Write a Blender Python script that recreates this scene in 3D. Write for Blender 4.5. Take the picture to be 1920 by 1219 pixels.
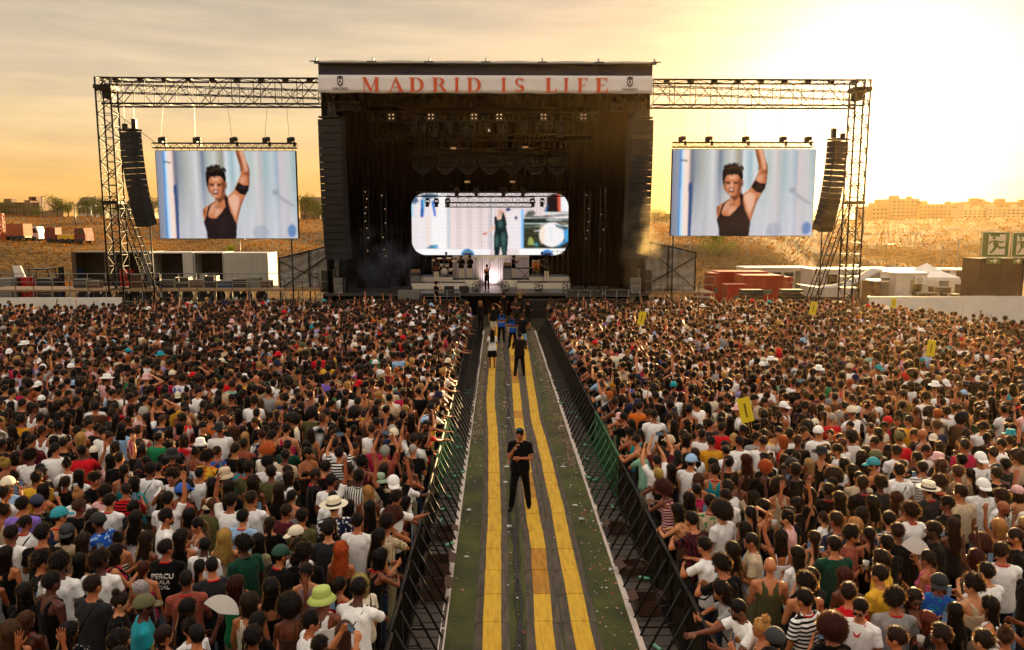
import bpy, bmesh, math, random
import numpy as np
from mathutils import Vector, Matrix, Euler
for o in list(bpy.data.objects): bpy.data.objects.remove(o)
SC = bpy.context.scene; COL = SC.collection
R = math.radians
rnd = random.Random(7); nr = np.random.RandomState(5)

# ---------------- camera ----------------
FPX, CX, CY, CAMZ = 1450.0, 960.0, 609.5, 6.2
PITCH, YAW = R(7.56), R(0.99)
cam = bpy.data.objects.new('camera', bpy.data.cameras.new('camera')); COL.objects.link(cam)
cam.location = (0, 0, CAMZ); cam.rotation_euler = (R(90) - PITCH, 0, -YAW)
cam.data.sensor_width = 36; cam.data.lens = 36 * FPX / 1920; cam.data.clip_start = .1; cam.data.clip_end = 6000
SC.camera = cam
CM = cam.rotation_euler.to_matrix()
def ray(px, py): return (CM @ Vector(((px - CX) / FPX, -(py - CY) / FPX, -1))).normalized()
def at(px, py, Y):
    d = ray(px, py); t = Y / d.y; return Vector((d.x * t, Y, CAMZ + d.z * t))
def on(px, py, z=0.0):
    d = ray(px, py); t = (z - CAMZ) / d.z; return Vector((d.x * t, d.y * t, z))

# ---------------- world, sun, exposure ----------------
SUN = ray(1655, 250)
SUN_EL = math.asin(SUN.z); SUN_AZ = math.atan2(SUN.x, SUN.y)
w = bpy.data.worlds.new('World'); SC.world = w; w.use_nodes = True
wt = w.node_tree; wt.nodes.clear()
def wn(t, **k):
    n = wt.nodes.new(t)
    for a, b in k.items(): setattr(n, a, b)
    return n
wo = wn('ShaderNodeOutputWorld'); bg = wn('ShaderNodeBackground'); bg.inputs[1].default_value = .15
sky = wn('ShaderNodeTexSky', sky_type='NISHITA'); sky.sun_disc = False
sky.sun_elevation = SUN_EL; sky.sun_rotation = SUN_AZ; sky.dust_density = 3.0; sky.ozone_density = .6; sky.air_density = 1.0
tc = wn('ShaderNodeTexCoord')
tint = wn('ShaderNodeMix', data_type='RGBA', blend_type='MULTIPLY'); tint.inputs[0].default_value = 1
wt.links.new(sky.outputs[0], tint.inputs[6]); tint.inputs[7].default_value = (.07, .062, .052, 1)
# evening dust veil over the sky: orange at the horizon, paler and cooler overhead, thicker towards the sun
sx_ = wn('ShaderNodeSeparateXYZ'); wt.links.new(tc.outputs['Generated'], sx_.inputs[0])
rv = wn('ShaderNodeValToRGB'); wt.links.new(sx_.outputs[2], rv.inputs[0]); el = rv.color_ramp.elements
STOPS = [(0, (.94, .47, .12)), (.05, (.94, .56, .19)), (.11, (.86, .62, .34)), (.17, (.70, .56, .39)), (.30, (.43, .385, .33)), (.5, (1.25, 1.12, .98)), (1, (1.5, 1.38, 1.27))]
el[0].position = 0; el[0].color = STOPS[0][1] + (1,); el[1].position = 1; el[1].color = STOPS[-1][1] + (1,)
for p_, c_ in STOPS[1:-1]: e_ = el.new(p_); e_.color = c_ + (1,)
vs_ = wn('ShaderNodeVectorMath', operation='SCALE'); wt.links.new(rv.outputs[0], vs_.inputs[0]); vs_.inputs['Scale'].default_value = 2.2
dot = wn('ShaderNodeVectorMath', operation='DOT_PRODUCT'); dot.inputs[1].default_value = SUN
wt.links.new(tc.outputs['Generated'], dot.inputs[0])
def lobe(p, colr, prev):
    mx = wn('ShaderNodeMath', operation='MAXIMUM'); mx.inputs[1].default_value = 0; wt.links.new(dot.outputs['Value'], mx.inputs[0])
    pw = wn('ShaderNodeMath', operation='POWER'); pw.inputs[1].default_value = p; wt.links.new(mx.outputs[0], pw.inputs[0])
    sc = wn('ShaderNodeVectorMath', operation='SCALE'); sc.inputs[0].default_value = colr; wt.links.new(pw.outputs[0], sc.inputs['Scale'])
    ad = wn('ShaderNodeVectorMath', operation='ADD'); wt.links.new(prev, ad.inputs[0]); wt.links.new(sc.outputs[0], ad.inputs[1])
    return ad.outputs[0]
ad0 = wn('ShaderNodeVectorMath', operation='ADD'); wt.links.new(tint.outputs[2], ad0.inputs[0]); wt.links.new(vs_.outputs[0], ad0.inputs[1])
o_ = lobe(125, (5.0, 4.3, 3.1), ad0.outputs[0]); o_ = lobe(16, (.22, .19, .14), o_)
mp = wn('ShaderNodeMapping'); mp.inputs['Scale'].default_value = (3.0, 3.0, 26.0)
wt.links.new(tc.outputs['Generated'], mp.inputs[0])
nz = wn('ShaderNodeTexNoise'); nz.inputs['Scale'].default_value = 2.2; nz.inputs['Detail'].default_value = 7; nz.inputs['Roughness'].default_value = .6
wt.links.new(mp.outputs[0], nz.inputs[0])
cr = wn('ShaderNodeValToRGB'); cr.color_ramp.elements[0].position = .38; cr.color_ramp.elements[1].position = .72
cr.color_ramp.elements[0].color = (.90, .89, .89, 1); cr.color_ramp.elements[1].color = (1.15, 1.10, 1.02, 1)
wt.links.new(nz.outputs[0], cr.inputs[0])
cm = wn('ShaderNodeMix', data_type='RGBA', blend_type='MULTIPLY'); cm.inputs[0].default_value = 1
wt.links.new(o_, cm.inputs[6]); wt.links.new(cr.outputs[0], cm.inputs[7])
wt.links.new(cm.outputs[2], bg.inputs[0]); wt.links.new(bg.outputs[0], wo.inputs[0])

sd = bpy.data.lights.new('sun', 'SUN'); sd.energy = 5.0; sd.angle = R(.6); sd.color = (1.0, .68, .30)
sun = bpy.data.objects.new('sun', sd); COL.objects.link(sun); sun.location = (40, 60, 40)
sun.rotation_euler = SUN.to_track_quat('Z', 'Y').to_euler()
SC.view_settings.view_transform = 'Standard'; SC.view_settings.look = 'None'
SC.view_settings.exposure = 1.6; SC.view_settings.gamma = 1
SC.render.engine = 'CYCLES'
SC.cycles.max_bounces = 6; SC.cycles.diffuse_bounces = 3; SC.cycles.glossy_bounces = 2; SC.cycles.transmission_bounces = 4
SC.cycles.volume_bounces = 0; SC.cycles.transparent_max_bounces = 8; SC.cycles.use_denoising = True
SC.cycles.use_adaptive_sampling = True; SC.cycles.adaptive_threshold = .02
SC.cycles.caustics_reflective = False; SC.cycles.caustics_refractive = False

# ---------------- materials ----------------
MATS = {}
def lin(c):
    if isinstance(c, str):
        c = [int(c[i:i + 2], 16) / 255 for i in (0, 2, 4)]
        return tuple(((x + .055) / 1.055) ** 2.4 if x > .04 else x / 12.92 for x in c)
    return tuple(c[:3])
class NT:
    def __init__(s, name):
        s.m = bpy.data.materials.new(name); s.m.use_nodes = True; s.t = s.m.node_tree; s.t.nodes.clear()
        s.out = s.t.nodes.new('ShaderNodeOutputMaterial')
    def n(s, typ, ins=None, **k):
        n = s.t.nodes.new(typ)
        for a, b in k.items(): setattr(n, a, b)
        for a, b in (ins or {}).items():
            if isinstance(b, bpy.types.NodeSocket): s.t.links.new(b, n.inputs[a])
            else: n.inputs[a].default_value = b
        return n
    def l(s, a, b): s.t.links.new(a, b)
def c4(c): return tuple(c) + (1,)
def mat(name, c, rough=.6, metal=0, var=.25, scale=6, bump=0, bscale=40, spec=.5, coord='Object', obj_color=False, c2=None, sheen=0, streak=None):
    """A plain surface: base colour broken up by noise, roughness variation, a fine bump."""
    if name in MATS: return MATS[name]
    t = NT(name); c = lin(c)
    co = t.n('ShaderNodeTexCoord').outputs[coord]
    if streak: co = t.n('ShaderNodeMapping', {0: co, 'Scale': streak}).outputs[0]
    nz = t.n('ShaderNodeTexNoise', {'Vector': co, 'Scale': scale, 'Detail': 6, 'Roughness': .6})
    if obj_color:
        base = t.n('ShaderNodeObjectInfo').outputs['Color']
        rmp = t.n('ShaderNodeMapRange', {0: nz.outputs[0], 1: .3, 2: .7, 3: 1 - var, 4: 1 + var * .4})
        mx = t.n('ShaderNodeVectorMath', {0: base, 'Scale': rmp.outputs[0]}, operation='SCALE'); colr = mx.outputs[0]
    else:
        d = lin(c2) if c2 else tuple(x * (1 - var) for x in c)
        rp = t.n('ShaderNodeValToRGB', {0: nz.outputs[0]})
        rp.color_ramp.elements[0].position = .3; rp.color_ramp.elements[1].position = .7
        rp.color_ramp.elements[0].color = c4(d); rp.color_ramp.elements[1].color = c4(c); colr = rp.outputs[0]
    p = t.n('ShaderNodeBsdfPrincipled', {'Base Color': colr, 'Metallic': metal, 'Specular IOR Level': spec})
    t.l(t.n('ShaderNodeMapRange', {0: nz.outputs[0], 3: max(rough - .12, .05), 4: min(rough + .12, 1)}).outputs[0], p.inputs['Roughness'])
    if sheen: p.inputs['Sheen Weight'].default_value = sheen; p.inputs['Sheen Roughness'].default_value = .35
    if bump:
        bz = t.n('ShaderNodeTexNoise', {'Vector': co, 'Scale': bscale, 'Detail': 5})
        bp = t.n('ShaderNodeBump', {'Strength': 1.0, 'Distance': bump, 'Height': bz.outputs[0]}); t.l(bp.outputs[0], p.inputs['Normal'])
    t.l(p.outputs[0], t.out.inputs[0]); MATS[name] = t.m; return t.m
def emis(name, c, s):
    if name in MATS: return MATS[name]
    t = NT(name); e = t.n('ShaderNodeEmission', {0: c4(lin(c)), 1: s}); t.l(e.outputs[0], t.out.inputs[0]); MATS[name] = t.m; return t.m

# ---------------- tagging / linking ----------------
def tag(o, label=None, cat=None, group=None, kind=None):
    if label: o['label'] = label
    if cat: o['category'] = cat
    if group: o['group'] = group
    if kind: o['kind'] = kind
    return o
def link(name, data, parent=None, loc=None, rot=None):
    o = bpy.data.objects.new(name, data); COL.objects.link(o)
    if parent: o.parent = parent
    if loc is not None: o.location = loc
    if rot is not None: o.rotation_euler = rot
    return o
def empty(name, loc=(0, 0, 0), rz=0): return link(name, None, None, loc, (0, 0, rz))
def copy_tree(o, parent=None):
    c = o.copy(); COL.objects.link(c); c.parent = parent
    for ch in list(o.children): copy_tree(ch, c)
    return c

class MB:
    """Collects faces with material slots; build() links them as one mesh object."""
    def __init__(s): s.v = []; s.f = []; s.m = []; s.cur = 0; s.sm = []
    def add(s, vs, fs, smooth=False):
        b = len(s.v); s.v += [tuple(v) for v in vs]
        for f in fs: s.f.append([b + i for i in f]); s.m.append(s.cur); s.sm.append(smooth)
        return s
    def box(s, c, d, rz=0, M=None):
        c = Vector(c); vs = []
        for x in (-.5, .5):
            for y in (-.5, .5):
                for z in (-.5, .5):
                    v = Vector((x * d[0], y * d[1], z * d[2]))
                    if M is not None: v = M @ v
                    elif rz: v = Matrix.Rotation(rz, 3, 'Z') @ v
                    vs.append(c + v)
        return s.add(vs, [(0, 1, 3, 2), (4, 6, 7, 5), (0, 4, 5, 1), (2, 3, 7, 6), (0, 2, 6, 4), (1, 5, 7, 3)])
    def b2(s, p0, p1): # box from two corners
        p0 = Vector(p0); p1 = Vector(p1)
        return s.box((p0 + p1) / 2, [abs(p1[i] - p0[i]) for i in range(3)])
    def tube(s, p0, p1, r, n=6, r1=None, cap=True):
        p0 = Vector(p0); p1 = Vector(p1); d = p1 - p0
        if d.length < 1e-6: return s
        q = d.to_track_quat('Z', 'Y').to_matrix(); r1 = r if r1 is None else r1; vs = []
        for k in range(n):
            a = 2 * math.pi * (k + .5) / n; u = q @ Vector((math.cos(a), math.sin(a), 0))
            vs += [p0 + u * r, p1 + u * r1]
        fs = [(2 * k, 2 * ((k + 1) % n), 2 * ((k + 1) % n) + 1, 2 * k + 1) for k in range(n)]
        if cap: fs += [tuple(2 * k for k in range(n))[::-1], tuple(2 * k + 1 for k in range(n))]
        return s.add(vs, fs, n > 5)
    def path(s, pts, r, n=6):
        for a, b in zip(pts[:-1], pts[1:]): s.tube(a, b, r, n)
        return s
    def lathe(s, prof, n=16, c=(0, 0, 0), M=None, smooth=True):
        vs = []; k = len(prof); c = Vector(c)
        for i in range(n):
            a = 2 * math.pi * i / n
            for r, z in prof:
                v = Vector((r * math.cos(a), r * math.sin(a), z)); vs.append(c + (M @ v if M is not None else v))
        fs = []
        for i in range(n):
            j = (i + 1) % n
            for q in range(k - 1): fs.append((i * k + q, j * k + q, j * k + q + 1, i * k + q + 1))
        return s.add(vs, fs, smooth)
    def ell(s, c, r, M=None, n=12, m=8):
        prof = [(math.sin(math.pi * i / m), -math.cos(math.pi * i / m)) for i in range(m + 1)]
        prof[0] = (.001, -1); prof[-1] = (.001, 1)
        S = Matrix.Diagonal(r)
        return s.lathe(prof, n, c, (M @ S) if M is not None else S)
    def prism(s, pts, o, ux, uy, th):
        """polygon pts in the plane (o, ux, uy), extruded by vector th"""
        o = Vector(o); ux = Vector(ux); uy = Vector(uy); th = Vector(th); n = len(pts)
        vs = [o + ux * x + uy * y for x, y in pts]; vs += [v + th for v in vs]
        fs = [tuple(range(n))[::-1], tuple(range(n, 2 * n))] + [(i, (i + 1) % n, n + (i + 1) % n, n + i) for i in range(n)]
        return s.add(vs, fs)
    def mesh(s, name, mats):
        me = bpy.data.meshes.new(name); me.from_pydata(s.v, [], s.f)
        for m in (mats if isinstance(mats, (list, tuple)) else [mats]): me.materials.append(m)
        me.polygons.foreach_set('material_index', s.m); me.polygons.foreach_set('use_smooth', s.sm)
        bm = bmesh.new(); bm.from_mesh(me); bmesh.ops.recalc_face_normals(bm, faces=bm.faces); bm.to_mesh(me); bm.free()
        me.update(); return me
    def build(s, name, mats, parent=None, loc=None, rz=0):
        return link(name, s.mesh(name, mats), parent, loc, (0, 0, rz) if rz else None)

# ================= PEOPLE =================
def loft(secs, n=16):
    """secs: list of (center, rx, ry, axisX, axisY) -> closed tube"""
    vs = []; fs = []
    for c, rx, ry, ax, ay in secs:
        for i in range(n):
            a = 2 * math.pi * i / n; vs.append(Vector(c) + Vector(ax) * (rx * math.cos(a)) + Vector(ay) * (ry * math.sin(a)))
    k = len(secs)
    for j in range(k - 1):
        for i in range(n):
            i2 = (i + 1) % n; fs.append((j * n + i, j * n + i2, (j + 1) * n + i2, (j + 1) * n + i))
    fs.append(tuple(range(n))[::-1]); fs.append(tuple((k - 1) * n + i for i in range(n)))
    return vs, fs
XA, YA = (1, 0, 0), (0, 1, 0)
def zloft(rows, n=20): return loft([((x, y, z), rx, ry, XA, YA) for z, rx, ry, x, y in rows], n)
def caps(p0, p1, r0, r1, n=12):
    p0 = Vector(p0); p1 = Vector(p1); d = (p1 - p0); L = d.length; d.normalize(); q = d.to_track_quat('Z', 'Y').to_matrix()
    ax, ay = q @ Vector(XA), q @ Vector(YA); secs = []
    for a in (85, 60, 35): secs.append((p0 - d * r0 * math.sin(R(a)), r0 * math.cos(R(a)), r0 * math.cos(R(a)), ax, ay))
    for t in (0, .33, .66, 1):
        r = r0 + (r1 - r0) * t; secs.append((p0 + d * L * t, r, r, ax, ay))
    for a in (35, 60, 85): secs.append((p1 + d * r1 * math.sin(R(a)), r1 * math.cos(R(a)), r1 * math.cos(R(a)), ax, ay))
    return loft(secs, n)
def elo(c, r, M=None):
    b = MB(); b.ell(c, r, M, 14, 10); return b.v, b.f

def fuse(pieces, voxel, ratio=1.0, smooth=2, name='tmp'):
    """Melt overlapping closed pieces into one continuous surface; returns (verts Nx3, list of faces)."""
    b = MB()
    for v, f in pieces: b.add(v, f)
    me = bpy.data.meshes.new(name); me.from_pydata(b.v, [], b.f)
    bm = bmesh.new(); bm.from_mesh(me); bmesh.ops.recalc_face_normals(bm, faces=bm.faces); bm.to_mesh(me); bm.free()
    o = bpy.data.objects.new(name, me); COL.objects.link(o)
    m = o.modifiers.new('r', 'REMESH'); m.mode = 'VOXEL'; m.voxel_size = voxel; m.adaptivity = 0
    if smooth: m = o.modifiers.new('s', 'SMOOTH'); m.factor = .6; m.iterations = smooth
    if ratio < 1: m = o.modifiers.new('d', 'DECIMATE'); m.ratio = ratio
    ev = o.evaluated_get(bpy.context.evaluated_depsgraph_get()); m2 = ev.to_mesh()
    vs = np.array([v.co[:] for v in m2.vertices]); fs = [tuple(p.vertices) for p in m2.polygons]
    ev.to_mesh_clear(); bpy.data.objects.remove(o); bpy.data.meshes.remove(me)
    return vs, fs
def npmesh(name, vs, fs, mats, mi=None, smooth=True):
    me = bpy.data.meshes.new(name); me.from_pydata([tuple(v) for v in vs], [], fs)
    for m in mats: me.materials.append(m)
    if mi is not None: me.polygons.foreach_set('material_index', mi)
    me.polygons.foreach_set('use_smooth', [smooth] * len(fs)); me.update(); return me

def make_hand(curl, spread=.0):
    pcs = [loft([((0, 0, z), rx, ry, XA, YA) for z, rx, ry in ((-.03, .024, .02), (0, .027, .02), (.03, .036, .017), (.06, .041, .015), (.09, .039, .013), (.1, .03, .01))], 12)]
    for x, L, sp in ((-.031, .058, -1), (-.0105, .072, -.3), (.0105, .077, .3), (.031, .068, 1)):
        p = Vector((x, 0, .09)); a = curl * .35; d0 = spread * sp
        for k in range(3):
            d = Vector((d0, -math.sin(a), math.cos(a))).normalized(); q = p + d * L * (.42, .33, .25)[k]
            pcs.append(caps(p, q, .0088 - .0007 * k, .0084 - .0008 * k, 8)); p = q; a += curl * .6
    p = Vector((.03, -.004, .025)); q = p + Vector((.032, -.014, .03)); pcs.append(caps(p, q, .012, .0098, 8))
    pcs.append(caps(q, q + Vector((.01, -.014, .03)), .0098, .008, 8))
    return fuse(pcs, .0046, .3, 1)
_H = {}
def hand(kind):
    if kind not in _H: _H[kind] = make_hand(*{'rest': (.7, .0), 'open': (.15, .22), 'grip': (1.35, 0), 'point': (.9, 0)}[kind])
    return _H[kind]

def arm_pts(S, up, fo, side, k=1.0):
    u = Vector(up).normalized(); f = Vector(fo).normalized(); u.x *= side; f.x *= side
    E = S + u * .285 * k; W = E + f * .25 * k
    return E, W, f
POSES = { # right arm (upper, fore), left arm, hands
 'down': (((.2, .0, -1), (.05, .3, -1)), ((.22, .05, -1), (.0, .35, -1)), 'rest', 'rest'),
 'front': (((.22, .2, -1), (-.45, .8, .25)), ((.2, .15, -1), (-.5, .75, .1)), 'rest', 'rest'),
 'crossed': (((.25, .2, -1), (-1, .42, .1)), ((.25, .15, -1), (-1, .5, .25)), 'rest', 'rest'),
 'lean': (((.25, .75, -.6), (-.75, .6, -.05)), ((.3, .7, -.62), (-.7, .65, .0)), 'rest', 'rest'),
 'reach': (((.15, .85, -.45), (.05, 1, -.15)), ((.3, .7, -.62), (-.7, .65, .0)), 'open', 'rest'),
 'raise_right': (((.3, .25, .9), (-.05, .1, 1)), ((.2, .1, -1), (-.35, .8, .1)), 'open', 'rest'),
 'raise_left': (((.2, .1, -1), (-.35, .8, .1)), ((.35, .3, .9), (-.1, .15, 1)), 'rest', 'point'),
 'raise_both': (((.4, .2, .85), (-.15, .1, 1)), ((.45, .25, .8), (-.1, .1, 1)), 'open', 'open'),
 'phone': (((.25, .55, .75), (-.35, .35, .85)), ((.25, .55, .75), (-.35, .35, .85)), 'grip', 'grip'),
 'phone_low': (((.2, .5, -.75), (-.4, .65, .65)), ((.2, .5, -.75), (-.4, .65, .65)), 'grip', 'grip'),
 'drink': (((.3, .6, -.65), (-.5, .12, .75)), ((.2, .1, -1), (-.3, .8, .1)), 'grip', 'rest'),
 'hand_head': (((.9, .25, .45), (-.75, -.2, .55)), ((.2, .0, -1), (0, .35, -1)), 'rest', 'rest'),
 'fan': (((.35, .55, -.6), (.0, .45, .9)), ((.2, .1, -1), (-.4, .8, .1)), 'grip', 'rest'),
 'chin': (((.12, .3, -1), (-.55, .12, .95)), ((.22, .15, -1), (-1, .5, .12)), 'grip', 'rest'),
}
class Proto: pass
_P = {}
def head_pieces(fem):
    s = .95 if fem else 1
    return [elo((0, -.007, .02), (.074 * s, .093, .097)), elo((0, .02, -.035), (.058 * s, .066, .078)),
            elo((0, .046, -.078), (.036 * s, .036, .03)), elo((0, .073, -.093), (.018, .016, .016)),
            elo((0, .088, -.028), (.010, .017, .02), Matrix.Rotation(R(-18), 3, 'X')), elo((0, .076, .014), (.042, .016, .011)),
            elo((.033, .062, -.035), (.02, .02, .018)), elo((-.033, .062, -.035), (.02, .02, .018)),
            elo((.077 * s, -.008, -.022), (.009, .019, .03), Matrix.Rotation(R(-22), 3, 'Z')), elo((-.077 * s, -.008, -.022), (.009, .019, .03), Matrix.Rotation(R(22), 3, 'Z'))]
def proto(sex, pose, hy=0, lean=0.0):
    key = (sex, pose, hy, lean)
    if key in _P: return _P[key]
    P = Proto(); P.key = key; fem = sex == 'f'; P.cache = {}
    ws, wh = (.86, 1.02) if fem else (1.0, 1.0)
    if pose in ('lean', 'reach'): lean = .22
    if pose == 'phone': lean = -.03
    def T(v):
        v = Vector(v); t = max(0, v.z - .95); return Vector((v.x, v.y + lean * t, v.z - (abs(lean) * t * .12)))
    P.T = T
    def torso(off, z0, z1, loose=0):
        rows = []
        tb = [(.80, .15 * wh, .115), (.90, .168 * wh, .118), (1.0, .158 * wh if not fem else .15, .108), (1.09, .142 * (1 if not fem else .88), .10), (1.2, .152 * (1 if not fem else .9), .108), (1.3, .17 * ws, .118), (1.38, .178 * ws, .112), (1.435, .165 * ws, .092), (1.475, .115 * ws, .074), (1.5, .07, .062)]
        zs = sorted(set([z0, z1] + [r[0] for r in tb if z0 < r[0] < z1]))
        for z in zs:
            rx = np.interp(z, [r[0] for r in tb], [r[1] for r in tb]); ry = np.interp(z, [r[0] for r in tb], [r[2] for r in tb])
            lo = loose * max(0, min(1, (1.32 - z) / .2))
            c = T((0, -.012 * math.sin((z - .9) * 5), z)); rows.append((c.z, rx + off + lo, ry + off + lo, c.x, c.y))
        return zloft(rows, 24)
    P.torso = torso
    hc = T((0, .028, 1.655)); Rz = Matrix.Rotation(R(hy), 3, 'Z'); tilt = Matrix.Rotation(R(rnd.uniform(-6, 4)) - lean * .5 + (R(14) if pose == 'raise_both' else 0), 3, 'X')
    HM = ((Rz @ tilt) @ Matrix.Diagonal((1.05, 1.04, 1.04))).to_4x4(); HM.translation = hc; P.HM = HM
    pcs = [torso(0, .80, 1.5)]
    if fem: pcs += [elo(T((sx * .075, .085, 1.27)), (.062, .055, .058)) for sx in (-1, 1)]
    pcs += [caps(T((0, -.012, 1.43)), T((0, .012, 1.585)), .06 if not fem else .05, .052 if not fem else .045)]
    # trapezius and shoulder blades
    for sx in (-1, 1):
        pcs.append(caps(T((sx * .03, -.02, 1.49)), T((sx * .15 * ws, -.012, 1.435)), .042, .045))
        pcs.append(elo(T((sx * .085 * ws, -.088, 1.34)), (.05, .026, .07)))
    for v, f in head_pieces(fem): pcs.append(([HM @ Vector(x) for x in v], f))
    P.arms = []
    k = .94 if fem else 1
    for side, (u, fo), hk in ((1, POSES[pose][0], POSES[pose][2]), (-1, POSES[pose][1], POSES[pose][3])):
        S = T((side * .188 * ws, -.005, 1.415)); uu = Vector(u).normalized()
        if uu.z > .3: S = S + Vector((-.015 * side, 0, .035))
        E, W, f = arm_pts(S, u, fo, side, k); P.arms.append((side, S, E, W, f, hk))
        a = .86 if fem else 1
        pcs += [elo(S, (.058 * a, .06 * a, .06 * a)), caps(S, S.lerp(E, .5), .05 * a, .047 * a), caps(S.lerp(E, .45), E, .047 * a, .038 * a),
                caps(E, E.lerp(W, .35), .038 * a, .04 * a), caps(E.lerp(W, .35), W, .04 * a, .026 * a)]
        if uu.z > .3: pcs.append(caps(T((side * .1 * ws, 0, 1.4)), S, .06, .055))
    sp = P.sp = .075 if pose in ('chin', 'crossed') else 0; fy = P.fy = .07 if sp else 0
    for sx in (-1, 1):
        K = (sx * (.1 + sp * .5), .01 + sx * fy * .5, .5); C = (sx * (.102 + sp * .65), -.018 + sx * fy * .65, .36); A = (sx * (.1 + sp), -.02 + sx * fy, .08)
        pcs += [caps((sx * .088, 0, .86), K, .088, .055), caps(K, C, .053, .055), caps(C, A, .055, .036)]
    vs, fs = fuse(pcs, .0125, .42, 2)
    mi = [0] * len(fs); n = len(vs); av = [vs]
    def extra(v, f, m, M=None):
        nonlocal n
        v = np.array([tuple(M @ Vector(x)) if M is not None else tuple(x) for x in v]); av.append(v)
        for q in f: fs.append(tuple(n + i for i in q)); mi.append(m)
        n += len(v)
    P.hands = []
    for side, S, E, W, f, hk in P.arms:
        hv, hf = hand(hk); z = f.normalized()
        inward = Vector((-side, 0, 0)) if hk != 'open' else Vector((0, 1, 0))
        y = -(inward - z * inward.dot(z))
        if y.length < .1: y = Vector((0, -1, 0)) - z * Vector((0, -1, 0)).dot(z)
        y.normalize(); x = y.cross(z); M = Matrix((x, y, z)).transposed().to_4x4(); M.translation = W
        flip = Matrix.Diagonal((1 if (M.to_3x3() @ Vector((1, 0, 0))).dot(Vector((0, 1, 0) if hk != 'open' else (-side, 0, 0))) > 0 else -1, 1, 1, 1))
        if flip[0][0] < 0: hf = [q[::-1] for q in hf]
        extra(hv, hf, 0, M @ flip); P.hands.append(M @ Vector((0, -.025, .09)))
    for sx in (-1, 1): # eyes, brows
        extra(*elo((sx * .029, .079, -.006), (.0125, .007, .006)), 1, HM)
        extra(*elo((sx * .03, .0845, -.006), (.0055, .004, .0055)), 2, HM)
        extra(*elo((sx * .031, .084, .013), (.017, .006, .0035)), 2, HM)
    extra(*elo((0, .083, -.064), (.02, .008, .0065)), 3, HM)
    extra(*elo((0, .0885, -.064), (.014, .004, .0016)), 2, HM)
    vs = np.vstack(av)
    P.body = npmesh('person', vs, fs, [M_SKIN, M_EYE, M_DARK, M_LIP], mi)
    P.np = (vs, fs)
    _P[key] = P; return P
def wrinkle(vs, amp=.006, seed=0):
    vs = np.asarray(vs).copy(); r = np.random.RandomState(seed)
    d = np.zeros(len(vs))
    for k in range(7):
        w = r.uniform(12, 42) * np.array([r.uniform(-1, 1), r.uniform(-1, 1), r.uniform(-.6, .6)]); d += np.sin(vs @ w + r.uniform(0, 6)) * (1 - k * .08)
    c = np.array([0, 0.0, 0]); nrm = vs - np.c_[np.zeros(len(vs)), np.zeros(len(vs)), vs[:, 2]]
    nrm /= (np.linalg.norm(nrm, axis=1, keepdims=True) + 1e-6)
    return vs + nrm * (d / 3 * amp)[:, None]
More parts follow.
